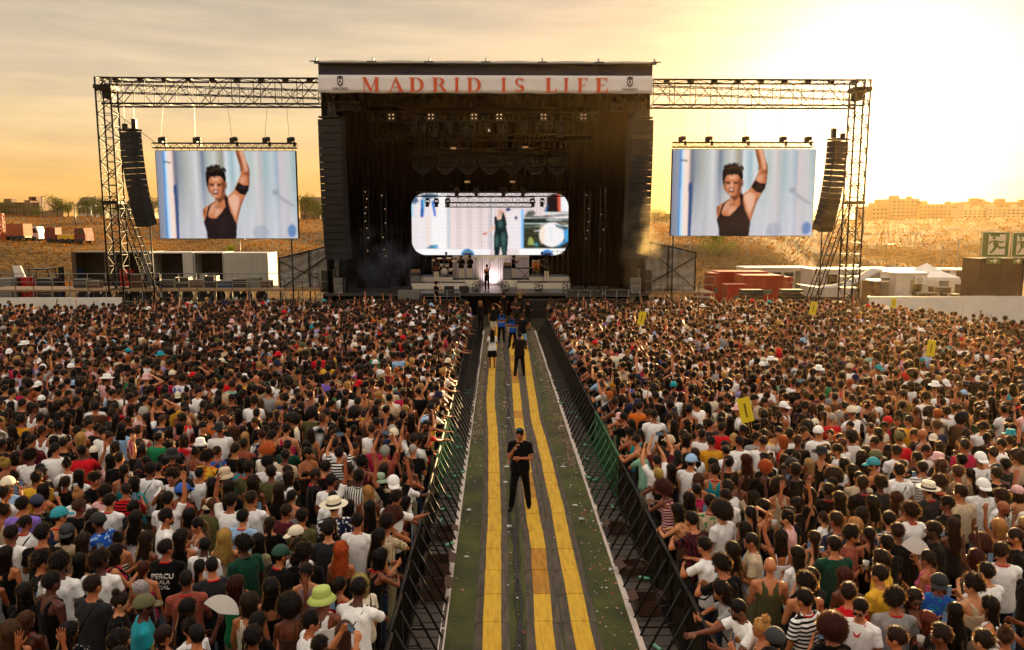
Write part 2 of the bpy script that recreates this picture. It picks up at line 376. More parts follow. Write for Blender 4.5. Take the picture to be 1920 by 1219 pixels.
def garment(P, kind):
    if kind in P.cache: return P.cache[kind]
    fem = P.key[0] == 'f'; T = P.T; extra = []; a = .86 if fem else 1
    if kind in ('tee', 'shirt', 'long'):
        ls = {'tee': .62, 'shirt': .72, 'long': 1.0}[kind]
        pcs = [P.torso(.014, .83, 1.488, .016 if fem else .028)]
        for sx in (-1, 1): pcs.append(caps(T((sx * .04, -.015, 1.478)), T((sx * .16 * (.86 if fem else 1), -.01, 1.44)), .046, .05))
        if fem: pcs += [elo(T((sx * .075, .085, 1.27)), (.07, .066, .064)) for sx in (-1, 1)]
        pcs += [elo(T((sx * .085 * (.86 if fem else 1), -.09, 1.34)), (.07, .04, .09)) for sx in (-1, 1)]
        for side, S, E, W, f, hk in P.arms:
            pcs.append(elo(S, (.07 * a, .072 * a, .07 * a))); Q = S.lerp(E, ls); q = (E - S).to_track_quat('Z', 'Y').to_matrix(); ax, ay = q @ Vector(XA), q @ Vector(YA)
            pcs.append(loft([(S.lerp(E, t), r * a, r * a, ax, ay) for t, r in ((-.1, .05), (.0, .064), (.3, .063), (ls, .068 if kind != 'long' else .055))], 14))
            if (E - S).z > .1: pcs.append(caps(T((side * .1, 0, 1.38)), S, .085 * a, .07 * a))
            if kind == 'long':
                pcs.append(caps(E, W, .052 * a, .036 * a))
        vs, fs = fuse(pcs, .0145, .45, 2)
        if kind == 'shirt':
            extra.append(zloft([(c.z, rx, ry, c.x, c.y) for c, rx, ry in ((T((0, -.012, 1.47)), .085, .078), (T((0, -.01, 1.515)), .068, .066), (T((0, -.01, 1.50)), .078, .074))], 18))
    elif kind == 'tank':
        pcs = [P.torso(.011, .83, 1.33, .012)]
        if fem: pcs += [elo(T((sx * .075, .085, 1.27)), (.068, .062, .062)) for sx in (-1, 1)]
        w = .1 * (.86 if fem else 1)
        for sx in (-1, 1):
            pcs.append(elo(T((sx * w * .6, -.092, 1.36)), (.055, .034, .07)))
            for p, q in (((sx * w, .088, 1.3), (sx * w, .06, 1.44)), ((sx * w, .06, 1.44), (sx * w * .95, -.01, 1.487)), ((sx * w * .95, -.01, 1.487), (sx * w * .8, -.095, 1.42)), ((sx * w * .8, -.095, 1.42), (sx * w * .7, -.115, 1.32))):
                pcs.append(caps(T(p), T(q), .024, .026))
        vs, fs = fuse(pcs, .0135, .5, 2)
    elif kind == 'cami':
        pcs = [P.torso(.010, .83, 1.275, .008)]
        if fem: pcs += [elo(T((sx * .075, .085, 1.27)), (.068, .062, .062)) for sx in (-1, 1)]
        vs, fs = fuse(pcs, .0135, .5, 2); w = .085
        for sx in (-1, 1):
            for p, q in (((sx * w, .13, 1.3), (sx * w, .075, 1.44)), ((sx * w, .075, 1.44), (sx * w, -.01, 1.488)), ((sx * w, -.01, 1.488), (sx * w, -.09, 1.43)), ((sx * w, -.09, 1.43), (sx * w * .8, -.128, 1.34)), ((sx * w * .8, -.128, 1.34), (sx * w * .7, -.118, 1.25))):
                extra.append(caps(T(p), T(q), .0065, .0065, 6))
    elif kind in ('trousers', 'shorts', 'skirt'):
        pcs = [P.torso(.006, .80, .98, 0)]
        if kind == 'skirt': pcs.append(zloft([(.97, .16, .12, 0, 0), (.8, .2, .16, 0, 0), (.56, .235, .19, 0, 0)], 20))
        else:
            zb = .06 if kind == 'trousers' else .52
            sp, fy = P.sp, P.fy
            for sx in (-1, 1):
                K = (sx * (.1 + sp * .5), .005 + sx * fy * .5, max(.5, zb)); C = (sx * (.102 + sp * .65), -.02 + sx * fy * .65, .34); A = (sx * (.1 + sp), -.018 + sx * fy, .09)
                pcs.append(caps((sx * .088, 0, .86), K, .102, .076))
                if kind == 'trousers': pcs += [caps(K, C, .076, .073), caps(C, A, .073, .06)]
        vs, fs = fuse(pcs, .02, .5, 1)
    elif kind == 'shoes':
        pcs = []
        for sx in (-1, 1): pcs += [caps((sx * (.1 + P.sp), -.03 + sx * P.fy, .045), (sx * (.108 + P.sp * 1.15), .14 + sx * P.fy, .035), .045, .038), elo((sx * (.1 + P.sp), -.02 + sx * P.fy, .07), (.045, .05, .05))]
        vs, fs = fuse(pcs, .016, .6, 1)
    elif kind == 'lanyard':
        vs = np.zeros((0, 3)); fs = []; pts = []
        fz = 1.42 if fem else 1.4
        ring = [(.075, .055, 1.475), (.082, -.02, 1.49), (.05, -.075, 1.495), (0, -.086, 1.496), (-.05, -.075, 1.495), (-.082, -.02, 1.49), (-.075, .055, 1.475), (-.02, .125, 1.36), (.02, .125, 1.36), (.075, .055, 1.475)]
        for p, q in zip(ring[:-1], ring[1:]): extra.append(caps(T(p), T(q), .011, .011, 6))
    elif kind == 'strap':   # shoulder bag strap across the back and chest
        vs = np.zeros((0, 3)); fs = []
        sec = [(.11, .1, 1.38), (.12, -.01, 1.5), (.08, -.11, 1.41), (-.02, -.15, 1.25), (-.11, -.14, 1.1), (-.2, -.04, .98), (-.2, .06, .96), (-.12, .14, 1.1), (.0, .165, 1.24), (.11, .1, 1.38)]
        for p, q in zip(sec[:-1], sec[1:]): extra.append(caps(T(p), T(q), .013, .013, 6))
    if kind in ('tee', 'shirt', 'long', 'tank'): vs = wrinkle(vs, .005 if kind != 'tank' else .003, hash(str(P.key)) % 100 if False else len(vs) % 97)
    n = len(vs); av = [np.asarray(vs).reshape(-1, 3)]; fs = list(fs)
    for v, f in extra:
        av.append(np.array([tuple(x) for x in v])); fs += [tuple(n + i for i in q) for q in f]; n += len(v)
    me = npmesh(kind, np.vstack(av), fs, [M_CLOTH]); P.cache[kind] = me; return me

# ---- hair: a shell over the scalp plus hundreds of thin locks ----
def fibo(n, r):
    i = np.arange(n) + .5; ph = np.arccos(1 - 2 * i / n); th = math.pi * (1 + 5 ** .5) * i + r.uniform(0, 6)
    return np.c_[np.cos(th) * np.sin(ph), np.sin(th) * np.sin(ph), np.cos(ph)]
SR, SC0 = np.array([.079, .098, .103]), np.array([0, -.007, .021])
_HR = {}
def hair_np(style, lod=0, seed=0):
    r = np.random.RandomState(seed * 13 + len(style)); V = []; F = []
    cnt = [0]
    MI = []
    def put(v, f, m=0):
        MI.extend([m] * len(f)); V.append(np.asarray(v, float)); F.extend([tuple(cnt[0] + i for i in q) for q in f]); cnt[0] += len(v)
    th = {'buzz': .003, 'short': .016, 'quiff': .02, 'curly': .034, 'afro': .088, 'long': .018, 'wavy': .028, 'bob': .024, 'pony': .005, 'bun': .006, 'braids': .006}[style]
    drop = {'buzz': .1, 'short': .0, 'quiff': 0, 'curly': -.12, 'afro': -.3, 'long': -.2, 'wavy': -.2, 'bob': -.2, 'pony': -.05, 'bun': -.05, 'braids': -.05}[style]
    def fl(d): return d[:, 2] - (.05 + drop + .5 * d[:, 1] + .12 * np.maximum(0, d[:, 1]) )
    def rad(d, extra=0):
        f = np.clip(fl(d) / (.15 if style in ('afro', 'curly') else .25), 0, 1); f = f * f * (3 - 2 * f)
        nz = np.zeros(len(d)); rr = np.random.RandomState(seed + 3)
        for k in range(6):
            w = rr.normal(size=3) * (4 + 3 * k); nz += np.sin(d @ w + rr.uniform(0, 6)) / (1 + .4 * k)
        t = th * (1 + (.07 if style == 'afro' else .22) * nz * (1.4 if style in ('curly', 'wavy') else 1))
        if style == 'quiff': t = t + .022 * np.clip(d[:, 1] * .9 + d[:, 2] - .75, 0, 1)
        if style in ('short', 'buzz', 'quiff'): t = t * (.45 + .55 * np.clip(d[:, 2] * 1.6 + .2, 0, 1))
        k = 1.0 - .07 * (1 - f)
        return SC0 + d * SR * k[:, None] + d * (t * f)[:, None] + np.array([0, 0, extra])
    bm = bmesh.new(); bmesh.ops.create_icosphere(bm, subdivisions=2 if lod else 4, radius=1)
    sv = np.array([v.co[:] for v in bm.verts]); sf = [tuple(v.index for v in f.verts) for f in bm.faces]; bm.free()
    put(rad(sv), sf)
    def strip(p, dirs, L, w, seg, curl=0):
        """p start, dirs function(t)->direction, a thin tapering two-sided ribbon"""
        fly = p[2] > -.02 and r.rand() < (.28 if lod else .08)
        if fly: L = L * 1.15 + .006; w = w * (1 if lod else .6)
        pts = [p]; q = p.copy(); side = r.normal(size=3)
        for k in range(seg):
            d = dirs(k / seg); d = d / (np.linalg.norm(d) + 1e-9)
            if curl: d = d + curl * r.normal(size=3); d /= np.linalg.norm(d)
            q = q + d * L / seg; pts.append(q)
        s = np.cross(dirs(0), side); s /= np.linalg.norm(s) + 1e-9; v = []
        for k, a in enumerate(pts):
            ww = w * (1 - .85 * (k / seg) ** 1.5); v += [a - s * ww, a + s * ww]
        put(v, [(2 * k, 2 * k + 1, 2 * k + 3, 2 * k + 2) for k in range(seg)], 1 if fly else 0)
    N = {'buzz': 260, 'short': 520, 'quiff': 550, 'curly': 900, 'afro': 1300, 'long': 350, 'wavy': 450, 'bob': 450, 'pony': 220, 'bun': 220, 'braids': 220}[style]
    wd = .0028; seg = 3
    if lod: N = {'afro': 90, 'curly': 70}.get(style, 46); wd = .006; seg = 1
    D = fibo(int(N * 2.1), r); D = D + r.normal(size=D.shape) * .05; D /= np.linalg.norm(D, axis=1, keepdims=True)
    ok = fl(D) > .03; D = D[ok]; Pn = rad(D)
    for d, p in zip(D, Pn):
        crown = np.array([0, -.35, .9]); tng = d - crown * .999; tng = tng - d * tng.dot(d); tng /= np.linalg.norm(tng) + 1e-6
        down = np.array([0, 0, -1.0]); p = p - d * .004
        if style in ('short', 'quiff'):
            a = .55 + .35 * r.rand(); strip(p, lambda t: d * a + tng * (.5 + t) + r.normal(size=3) * .25, r.uniform(.016, .034), wd, seg)
        elif style == 'buzz': strip(p, lambda t: d + tng * .5, .008, wd, 1)
        elif style == 'curly': strip(p, lambda t: d * .8 + tng * .5, r.uniform(.025, .05), wd * 1.2, seg, .7)
        elif style == 'afro': strip(p, lambda t: d, r.uniform(.02, .042), wd * 1.1, seg, .7)
        elif d[1] > .25: strip(p, lambda t: tng * .4 + d * .3 + np.array([np.sign(d[0]) * .8, -.2, 0]), r.uniform(.02, .035), wd, seg, .1)
        else: strip(p, lambda t: tng + d * .12 + down * t * .8, r.uniform(.03, .07), wd, seg, .12)
    # lower mass
    if style in ('long', 'wavy', 'bob'):
        Lh = {'long': .40, 'wavy': .34, 'bob': .14}[style] * (1 + .12 * math.sin(seed * 2.3)); wav = style != 'long'
        nr_, nc = (5, 12) if lod else (16, 40); vs = []
        ph = r.uniform(0, 6, 5)
        for j in range(nr_ + 1):
            t = j / nr_; z = .05 - t * (Lh + .05)
            rx = np.interp(t, [0, .3, .6, 1], [.084, .094 + .01 * wav, .105 + .02 * wav, .07]); ry = np.interp(t, [0, .3, .6, 1], [.07, .062, .045, .025])
            yc = np.interp(t, [0, .3, .6, 1], [-.03, -.052, -.098, -.125])
            if style == 'bob': rx = np.interp(t, [0, .5, 1], [.086, .1, .085]); ry = np.interp(t, [0, .5, 1], [.072, .085, .07]); yc = -.032
            for i in range(nc):
                a = math.pi * 2 * i / nc
                m = 1 + .05 * math.sin(9 * a + ph[0] + (3 * t if wav else 0)) + .035 * math.sin(17 * a + ph[1]) + (.07 * math.sin(16 * t + 2 * a + ph[2]) if wav else 0) + .02 * r.normal() * (t > .3)
                vs.append((math.cos(a) * rx * m, yc + math.sin(a) * ry * m, z + (.03 * math.sin(5 * a + ph[3]) * t)))
        fs = [(j * nc + i, j * nc + (i + 1) % nc, (j + 1) * nc + (i + 1) % nc, (j + 1) * nc + i) for j in range(nr_) for i in range(nc)]
        fs.append(tuple(nr_ * nc + i for i in range(nc))); put(vs, fs); vs = np.array(vs)
        M = 24 if lod else 420
        for _ in range(M):
            j = r.randint(0, max(1, nr_ - 1)); i = r.randint(nc); p = vs[j * nc + i]; o = np.array([p[0], (p[1] + .05) * 1.2, 0]); o /= np.linalg.norm(o) + 1e-6
            strip(p - o * .002, lambda t: np.array([0, 0, -1.0]) + o * .16 * (1 - t), min(Lh * .5, r.uniform(.08, .2)), wd * 1.2, 2 if lod else 5, .3 if wav else .07)
    def tail(p0, p1, r0, r1, curl=.1):
        p0 = np.array(p0); p1 = np.array(p1); k = 8 if not lod else 3
        ps = [p0 + (p1 - p0) * t + np.array([0, -.035 * math.sin(math.pi * min(1, t * 1.6)), 0]) for t in np.linspace(0, 1, k)]
        secs = [(tuple(ps[i]), (r0 * (1 - i / (k - 1)) + r1 * i / (k - 1)) * (1 + .15 * math.sin(i * 2.1)), (r0 * (1 - i / (k - 1)) + r1 * i / (k - 1)) * .8, XA, YA) for i in range(k)]
        put(*[x if n else np.array([tuple(q) for q in x]) for n, x in enumerate(loft(secs, 8 if lod else 12))])
        for _ in range(12 if lod else 160):
            i = r.randint(k - 1); a = r.uniform(0, 6.28); o = np.array([math.cos(a), math.sin(a), 0]); rr2 = secs[i][1] * .9
            strip(ps[i] + o * rr2, lambda t: (p1 - p0) / np.linalg.norm(p1 - p0) + o * .2 * (1 - t), r.uniform(.05, .12), wd * 1.2, 1 if lod else 4, curl)
    if style == 'pony': tail((0, -.1, .055), (0, -.15, -.30), .034, .012)
    if style == 'braids': tail((.06, -.06, -.06), (.08, -.1, -.36), .022, .01, .05); tail((-.06, -.06, -.06), (-.08, -.1, -.36), .022, .01, .05)
    if style == 'bun':
        d = fibo(30 if lod else 220, r); c = np.array([0, -.06, .135])
        b = MB(); b.ell(tuple(c), (.042, .042, .036), None, 8 if lod else 14, 5 if lod else 9); put(np.array(b.v), b.f)
        for q in d: strip(c + q * .036, lambda t: q * .6 + np.cross(q, [0, 0, 1]), .035, wd, 1 if lod else 3, .4)
    return np.vstack(V), F, MI
def hair_normals(V, F, MI):
    c = np.zeros_like(V); c[:, 1] = np.where(V[:, 2] > 0, -.007, -.05); c[:, 2] = np.where(V[:, 2] > .02, .021, V[:, 2]); n = V - c; n /= np.linalg.norm(n, axis=1, keepdims=True) + 1e-6
    G = []
    for f in F:
        a, b_, d = V[f[0]], V[f[1]], V[f[2]]; g = np.cross(b_ - a, d - a); G.append(f if g.dot(n[f[0]]) >= 0 else tuple(f[::-1]))
    for f, m in zip(F, MI):
        if m: n[list(f)] = 0
    return n, G
def hair(style, seed=0):
    k = (style, seed)
    if k not in _HR:
        v, f, mi = hair_np(style, 0, seed); n, f = hair_normals(v, f, mi); _HR[k] = npmesh('hair', v, f, [M_HAIR, M_FLY], mi); _HR[k].normals_split_custom_set_from_vertices([tuple(x) for x in n])
    return _HR[k]
_HT = {}
def hat(kind):
    if kind in _HT: return _HT[kind]
    b = MB()
    def dome(r, top, z0, n=20):
        prof = [(r[0] * math.cos(a), z0 + top * math.sin(a)) for a in np.linspace(0, math.pi / 2 - .02, 9)]
        b.lathe([(r[0] * .96, z0 - .004)] + prof + [(.001, z0 + top)], n, (0, -.007, 0), Matrix.Diagonal((1, r[1] / r[0], 1)))
    if kind in ('cap', 'capback'):
        dome((.092, .112), .115, .03); s = 1 if kind == 'cap' else -1
        vs = []; n = 12
        for j, rr in enumerate((0, .5, 1)):
            for i in range(n + 1):
                a = math.pi * (i / n); x = math.cos(a) * (.078 + .002 * rr); y = .085 + math.sin(a) * .095 * rr * 1.0; z = .038 - .03 * rr * math.sin(a) - .018 * abs(math.cos(a)) * rr
                vs.append((x, s * y - .007, z))
        top = [(j * (n + 1) + i, j * (n + 1) + i + 1, (j + 1) * (n + 1) + i + 1, (j + 1) * (n + 1) + i) for j in range(2) for i in range(n)]
        m = len(vs); vs2 = vs + [(x, y, z - .006) for x, y, z in vs]
        b.add(vs2, top + [tuple(m + i for i in f[::-1]) for f in top] + [(2 * (n + 1) + i, 2 * (n + 1) + i + 1, m + 2 * (n + 1) + i + 1, m + 2 * (n + 1) + i) for i in range(n)], True)
        b.ell((0, -.007, .145), (.008, .008, .006), None, 8, 4)
        if kind == 'capback': # adjustment strap opening at the forehead
            b.tube((-.05, .083, .045), (.05, .083, .045), .009, 6)
    elif kind == 'bucket':
        b.lathe([(.088, .03), (.09, .04), (.082, .10), (.076, .125), (.05, .138), (.001, .14)], 22, (0, -.007, 0), Matrix.Diagonal((1, 1.18, 1)))
        b.lathe([(.086, .045), (.11, .025), (.14, -.012), (.138, -.018), (.108, .016), (.084, .034)], 22, (0, -.007, 0), Matrix.Diagonal((1, 1.12, 1)))
    else:  # fedora / sunhat
        w = .155 if kind == 'fedora' else .175
        b.lathe([(.09, .035), (.088, .06), (.08, .125), (.074, .14), (.04, .128), (.001, .122)], 24, (0, -.007, 0), Matrix.Diagonal((1, 1.18, 1)))
        b.lathe([(.088, .045), (.12, .036), (w, .048), (w, .042), (.12, .029), (.086, .036)], 26, (0, -.007, 0), Matrix.Diagonal((1, 1.1, 1)))
        b.cur = 1; b.lathe([(.092, .045), (.091, .072), (.088, .073), (.089, .045)], 24, (0, -.007, 0), Matrix.Diagonal((1, 1.18, 1)))
    _HT[kind] = b.mesh('hat', [M_HAT, M_BLACKFELT]); return _HT[kind]
_GL = []
def glasses():
    if not _GL:
        b = MB()
        for sx in (-1, 1):
            b.lathe([(.001, .004), (.022, .004), (.024, 0), (.022, -.004), (.001, -.004)], 14, (sx * .031, .098, -.008), Matrix.Rotation(R(90), 3, 'X') @ Matrix.Diagonal((1, .82, 1)))
            b.tube((sx * .053, .095, .0), (sx * .083, -.01, -.002), .0028, 5)
        b.tube((-.01, .1, -.002), (.01, .1, -.002), .003, 5); _GL.append(b.mesh('sunglasses', [M_GLASS]))
    return _GL[0]
_BD = []
def beard():
    if not _BD:
        r = np.random.RandomState(2); b = MB(); b.ell((0, .043, -.083), (.044, .045, .034), None, 14, 9); V = [np.array(b.v)]; F = list(b.f); n = len(b.v)
        for _ in range(200):
            a = r.uniform(-2.0, 2.0); p = np.array([math.sin(a) * .05, .03 + math.cos(a) * .048, r.uniform(-.1, -.06)]); d = np.array([math.sin(a) * .5, math.cos(a) * .5, -.9]); q = p + d * .016
            V.append(np.array([p + [.003, 0, 0], p - [.003, 0, 0], q])); F.append((n, n + 1, n + 2)); n += 3
        _BD.append(npmesh('beard', np.vstack(V), F, [M_HAIR]))
    return _BD[0]

# ---- materials for people ----
def hair_material(name, attr=None):
    t = NT(name)
    colr = t.n('ShaderNodeAttribute', attribute_name=attr).outputs['Color'] if attr else t.n('ShaderNodeObjectInfo').outputs['Color']
    co = t.n('ShaderNodeTexCoord').outputs['Object']
    nz = t.n('ShaderNodeTexNoise', {'Vector': co, 'Scale': 60, 'Detail': 2}); s = t.n('ShaderNodeMapRange', {0: nz.outputs[0], 1: .3, 2: .7, 3: .6, 4: 1.5})
    c = t.n('ShaderNodeVectorMath', {0: colr, 'Scale': s.outputs[0]}, operation='SCALE').outputs[0]
    p = t.n('ShaderNodeBsdfPrincipled', {'Base Color': c, 'Roughness': .6, 'Specular IOR Level': .12, 'Sheen Weight': .55, 'Sheen Roughness': .14, 'Sheen Tint': (1, .58, .22, 1)})
    warm = t.n('ShaderNodeMix', {0: .8, 6: c, 7: (.95, .40, .10, 1)}, data_type='RGBA')  # gold mixed into the hair's translucent colour for sunlit rims
    tr = t.n('ShaderNodeBsdfTranslucent', {0: warm.outputs[2]})
    mx = t.n('ShaderNodeMixShader', {0: .04, 1: p.outputs[0], 2: tr.outputs[0]}); t.l(mx.outputs[0], t.out.inputs[0]); return t.m
def fly_material(name, attr=None):
    t = NT(name); colr = t.n('ShaderNodeAttribute', attribute_name=attr).outputs['Color'] if attr else t.n('ShaderNodeObjectInfo').outputs['Color']
    a = t.n('ShaderNodeMix', {0: .75, 6: colr, 7: (1, .5, .14, 1)}, data_type='RGBA').outputs[2]  # sunlit rim gold put into the translucent colour of loose strands
    d = t.n('ShaderNodeBsdfDiffuse', {0: colr}); q = t.n('ShaderNodeBsdfTranslucent', {0: a}); m = t.n('ShaderNodeMixShader', {0: .7, 1: d.outputs[0], 2: q.outputs[0]}); t.l(m.outputs[0], t.out.inputs[0]); return t.m
def skin_material(name, attr=None):
    t = NT(name)
    colr = t.n('ShaderNodeAttribute', attribute_name=attr).outputs['Color'] if attr else t.n('ShaderNodeObjectInfo').outputs['Color']
    co = t.n('ShaderNodeTexCoord').outputs['Object']
    nz = t.n('ShaderNodeTexNoise', {'Vector': co, 'Scale': 22, 'Detail': 4}); s = t.n('ShaderNodeMapRange', {0: nz.outputs[0], 1: .3, 2: .7, 3: .88, 4: 1.08})
    c = t.n('ShaderNodeVectorMath', {0: colr, 'Scale': s.outputs[0]}, operation='SCALE').outputs[0]
    p = t.n('ShaderNodeBsdfPrincipled', {'Base Color': c, 'Roughness': .48, 'Specular IOR Level': .35, 'Sheen Weight': .12, 'Sheen Tint': (1, .7, .4, 1), 'Sheen Roughness': .35})
    t.l(p.outputs[0], t.out.inputs[0]); return t.m
def cloth_material(name, pat=None, attr=None, c2=(.02, .02, .02), scale=1.0):
    t = NT(name)
    colr = t.n('ShaderNodeAttribute', attribute_name=attr).outputs['Color'] if attr else t.n('ShaderNodeObjectInfo').outputs['Color']
    co = t.n('ShaderNodeTexCoord').outputs['Object']; c = colr
    if pat:
        if pat in ('stripe', 'vstripe', 'check'):
            def wv(ax, sc): return t.n('ShaderNodeTexWave', {'Vector': co, 'Scale': sc * scale, 'Distortion': .6, 'Detail': 0}, wave_type='BANDS', bands_direction=ax).outputs['Fac']
            f = wv('Z', 6) if pat == 'stripe' else wv('X', 7) if pat == 'vstripe' else t.n('ShaderNodeMath', {0: wv('X', 12), 1: wv('Z', 12)}, operation='MULTIPLY').outputs[0]
            f = t.n('ShaderNodeMapRange', {0: f, 1: .45, 2: .6}).outputs[0] if pat != 'check' else t.n('ShaderNodeMapRange', {0: f, 1: .3, 2: .6}).outputs[0]
        else:
            dz = t.n('ShaderNodeTexNoise', {'Vector': co, 'Scale': 14 * scale, 'Detail': 2})
            dv = t.n('ShaderNodeVectorMath', {0: dz.outputs['Color'], 'Scale': .09}, operation='SCALE'); av = t.n('ShaderNodeVectorMath', {0: co, 1: dv.outputs[0]}, operation='ADD')
            vo = t.n('ShaderNodeTexVoronoi', {'Vector': av.outputs[0], 'Scale': (16 if pat == 'floral' else 38) * scale})
            f = t.n('ShaderNodeMapRange', {0: vo.outputs['Distance'], 1: .34, 2: .42}).outputs[0] if pat == 'floral' else t.n('ShaderNodeMapRange', {0: vo.outputs['Distance'], 1: .2, 2: .28}).outputs[0]
        c = t.n('ShaderNodeMix', {0: f, 6: c4(c2), 7: colr}, data_type='RGBA').outputs[2]
    nz = t.n('ShaderNodeTexNoise', {'Vector': co, 'Scale': 7, 'Detail': 5, 'Distortion': .4}); s = t.n('ShaderNodeMapRange', {0: nz.outputs[0], 1: .3, 2: .7, 3: .85, 4: 1.05})
    c = t.n('ShaderNodeVectorMath', {0: c, 'Scale': s.outputs[0]}, operation='SCALE').outputs[0]
    p = t.n('ShaderNodeBsdfPrincipled', {'Base Color': c, 'Roughness': .88, 'Specular IOR Level': .12, 'Sheen Weight': .08, 'Sheen Tint': (1, .8, .55, 1), 'Sheen Roughness': .4})
    bz = t.n('ShaderNodeTexNoise', {'Vector': t.n('ShaderNodeMapping', {0: co, 'Scale': (1, 1, .55)}).outputs[0], 'Scale': 13, 'Detail': 3, 'Distortion': 1.2})
    t.l(t.n('ShaderNodeBump', {'Strength': .9, 'Distance': .02, 'Height': bz.outputs[0]}).outputs[0], p.inputs['Normal'])
    t.l(p.outputs[0], t.out.inputs[0]); return t.m
M_SKIN = skin_material('skin'); M_HAIR = hair_material('hair'); M_FLY = fly_material('hair_rim'); M_CLOTH = cloth_material('cloth')
M_EYE = mat('eye_white', (.7, .66, .6), .3); M_DARK = mat('dark_feature', (.02, .012, .008), .4); M_LIP = mat('lip', (.38, .12, .1), .5)
M_HAT = mat('hat_fabric', (.5, .5, .5), .8, obj_color=True, bump=.002, bscale=90, var=.2); M_BLACKFELT = mat('black_felt', (.015, .014, .014), .9)
M_GLASS = mat('dark_lens', (.01, .01, .012), .12)
PATS = {}
def pattern(pat, c2, scale=1.0):
    k = (pat, c2, scale)
    if k not in PATS: PATS[k] = cloth_material('cloth_' + pat, pat, None, COLORS[c2], scale)
    return PATS[k]
COLORS = {k: lin(v) for k, v in dict(white='e9e6e2', cream='dccfb4', beige='c2ab8c', grey='8f8c8a', charcoal='242427', black='08080a', navy='1b2440', blue='1e50a8', teal='1b8a96', lightblue='8fb3d6', mint='7fae98', sage='8b9f83',
    green='1f7a4a', darkgreen='123c2c', olive='565230', lime='a9b85a', yellow='d9a52e', mustard='c78a1c', orange='c8621c', rust='8b4434', red='c01420', crimson='a81844', maroon='4f1420', pink='dba8a6', rose='cc5a7c', mauve='8a6a74', purple='7f63bd', lilac='a89bd0', khaki='8d8260', brown='4a2f20').items()}
HAIRC = {k: lin(v) for k, v in dict(black='060404', darkbrown='0d0604', brown='1c0e08', lightbrown='3a2316', blonde='94703c', ginger='8f4014', auburn='340f07', grey='8a857e', white='cfc9bf', darkred='2c0908').items()}
SKINC = [lin(x) for x in ('b26e44', 'a05c35', '8c4a29', 'bd7d52', '6a351d', 'a8643c', '4a2213')]
HCN = dict(darkbrown='dark brown', lightbrown='light brown', darkred='dark red')
CN = dict(lightblue='light blue', darkgreen='dark green')

def shirt_word(top, pat, col, sex):
    c = CN.get(col, col)
    n = {'tee': 'T-shirt', 'shirt': 'short-sleeved shirt', 'long': 'long-sleeved top', 'tank': 'sleeveless vest', 'cami': 'thin-strapped top'}[top]
    p = {None: '', 'stripe': 'striped ', 'vstripe': 'pinstriped ', 'check': 'checked ', 'floral': 'floral ', 'print': 'speckled '}[pat]
    return p, c, n
POSEW = {'down': '', 'front': 'hands in front', 'crossed': 'arms folded', 'lean': 'leaning forward', 'reach': 'reaching one arm forward', 'raise_right': 'right arm raised', 'raise_left': 'left arm raised', 'raise_both': 'both arms raised', 'phone': 'holding hands high',
         'phone_low': 'hands held at chest', 'drink': 'one hand at mouth', 'hand_head': 'hand on head', 'fan': 'one hand holding fan', 'chin': 'hand at chin'}
HAIRW = {'buzz': 'shaved {} hair', 'short': 'short {} hair', 'quiff': '{} quiff', 'curly': 'curly {} hair', 'afro': '{} afro', 'long': 'long {} hair', 'wavy': 'long wavy {} hair', 'bob': '{} bob', 'pony': '{} ponytail', 'bun': '{} bun', 'braids': '{} braids', 'bald': 'bald head'}
HATW = {'cap': 'cap', 'capback': 'backward cap', 'bucket': 'bucket hat', 'fedora': 'fedora', 'sunhat': 'brimmed sun hat'}
USED = set()
def person_label(style, hcol, hatk, hatc, top, pat, tcol, pose, yaw, where, acc):
    p, c, n = shirt_word(top, pat, tcol, None)
    h = HAIRW[style].format(HCN.get(hcol, hcol)).replace(' ', ' ', 1)
    parts = ['person']
    if hatk: parts.append('in %s %s,' % (CN.get(hatc, hatc), HATW[hatk])); parts.append(h.split(' hair')[0].replace(' head', '') + (' hair,' if 'hair' in h else ','))
    else: parts.append('with ' + h + ',')
    parts.append((p + c + ' ' + n).strip())
    ex = [POSEW[pose]] if POSEW[pose] else []
    a = abs((yaw + 180) % 360 - 180)
    fc = 'facing camera' if a > 130 else ('facing left' if (yaw % 360) < 180 else 'facing right') if a > 45 else ''
    opts = [ex + acc, ex + acc + ([fc] if fc else []), ex + acc + [fc, where], ex + [fc, where]]
    base = ' '.join(parts)
    for o in opts:
        o = [x for x in o if x]; s = base + (', ' + ', '.join(o) if o else '')
        if len(s.split()) <= 16 and s not in USED: USED.add(s); return s
    return None
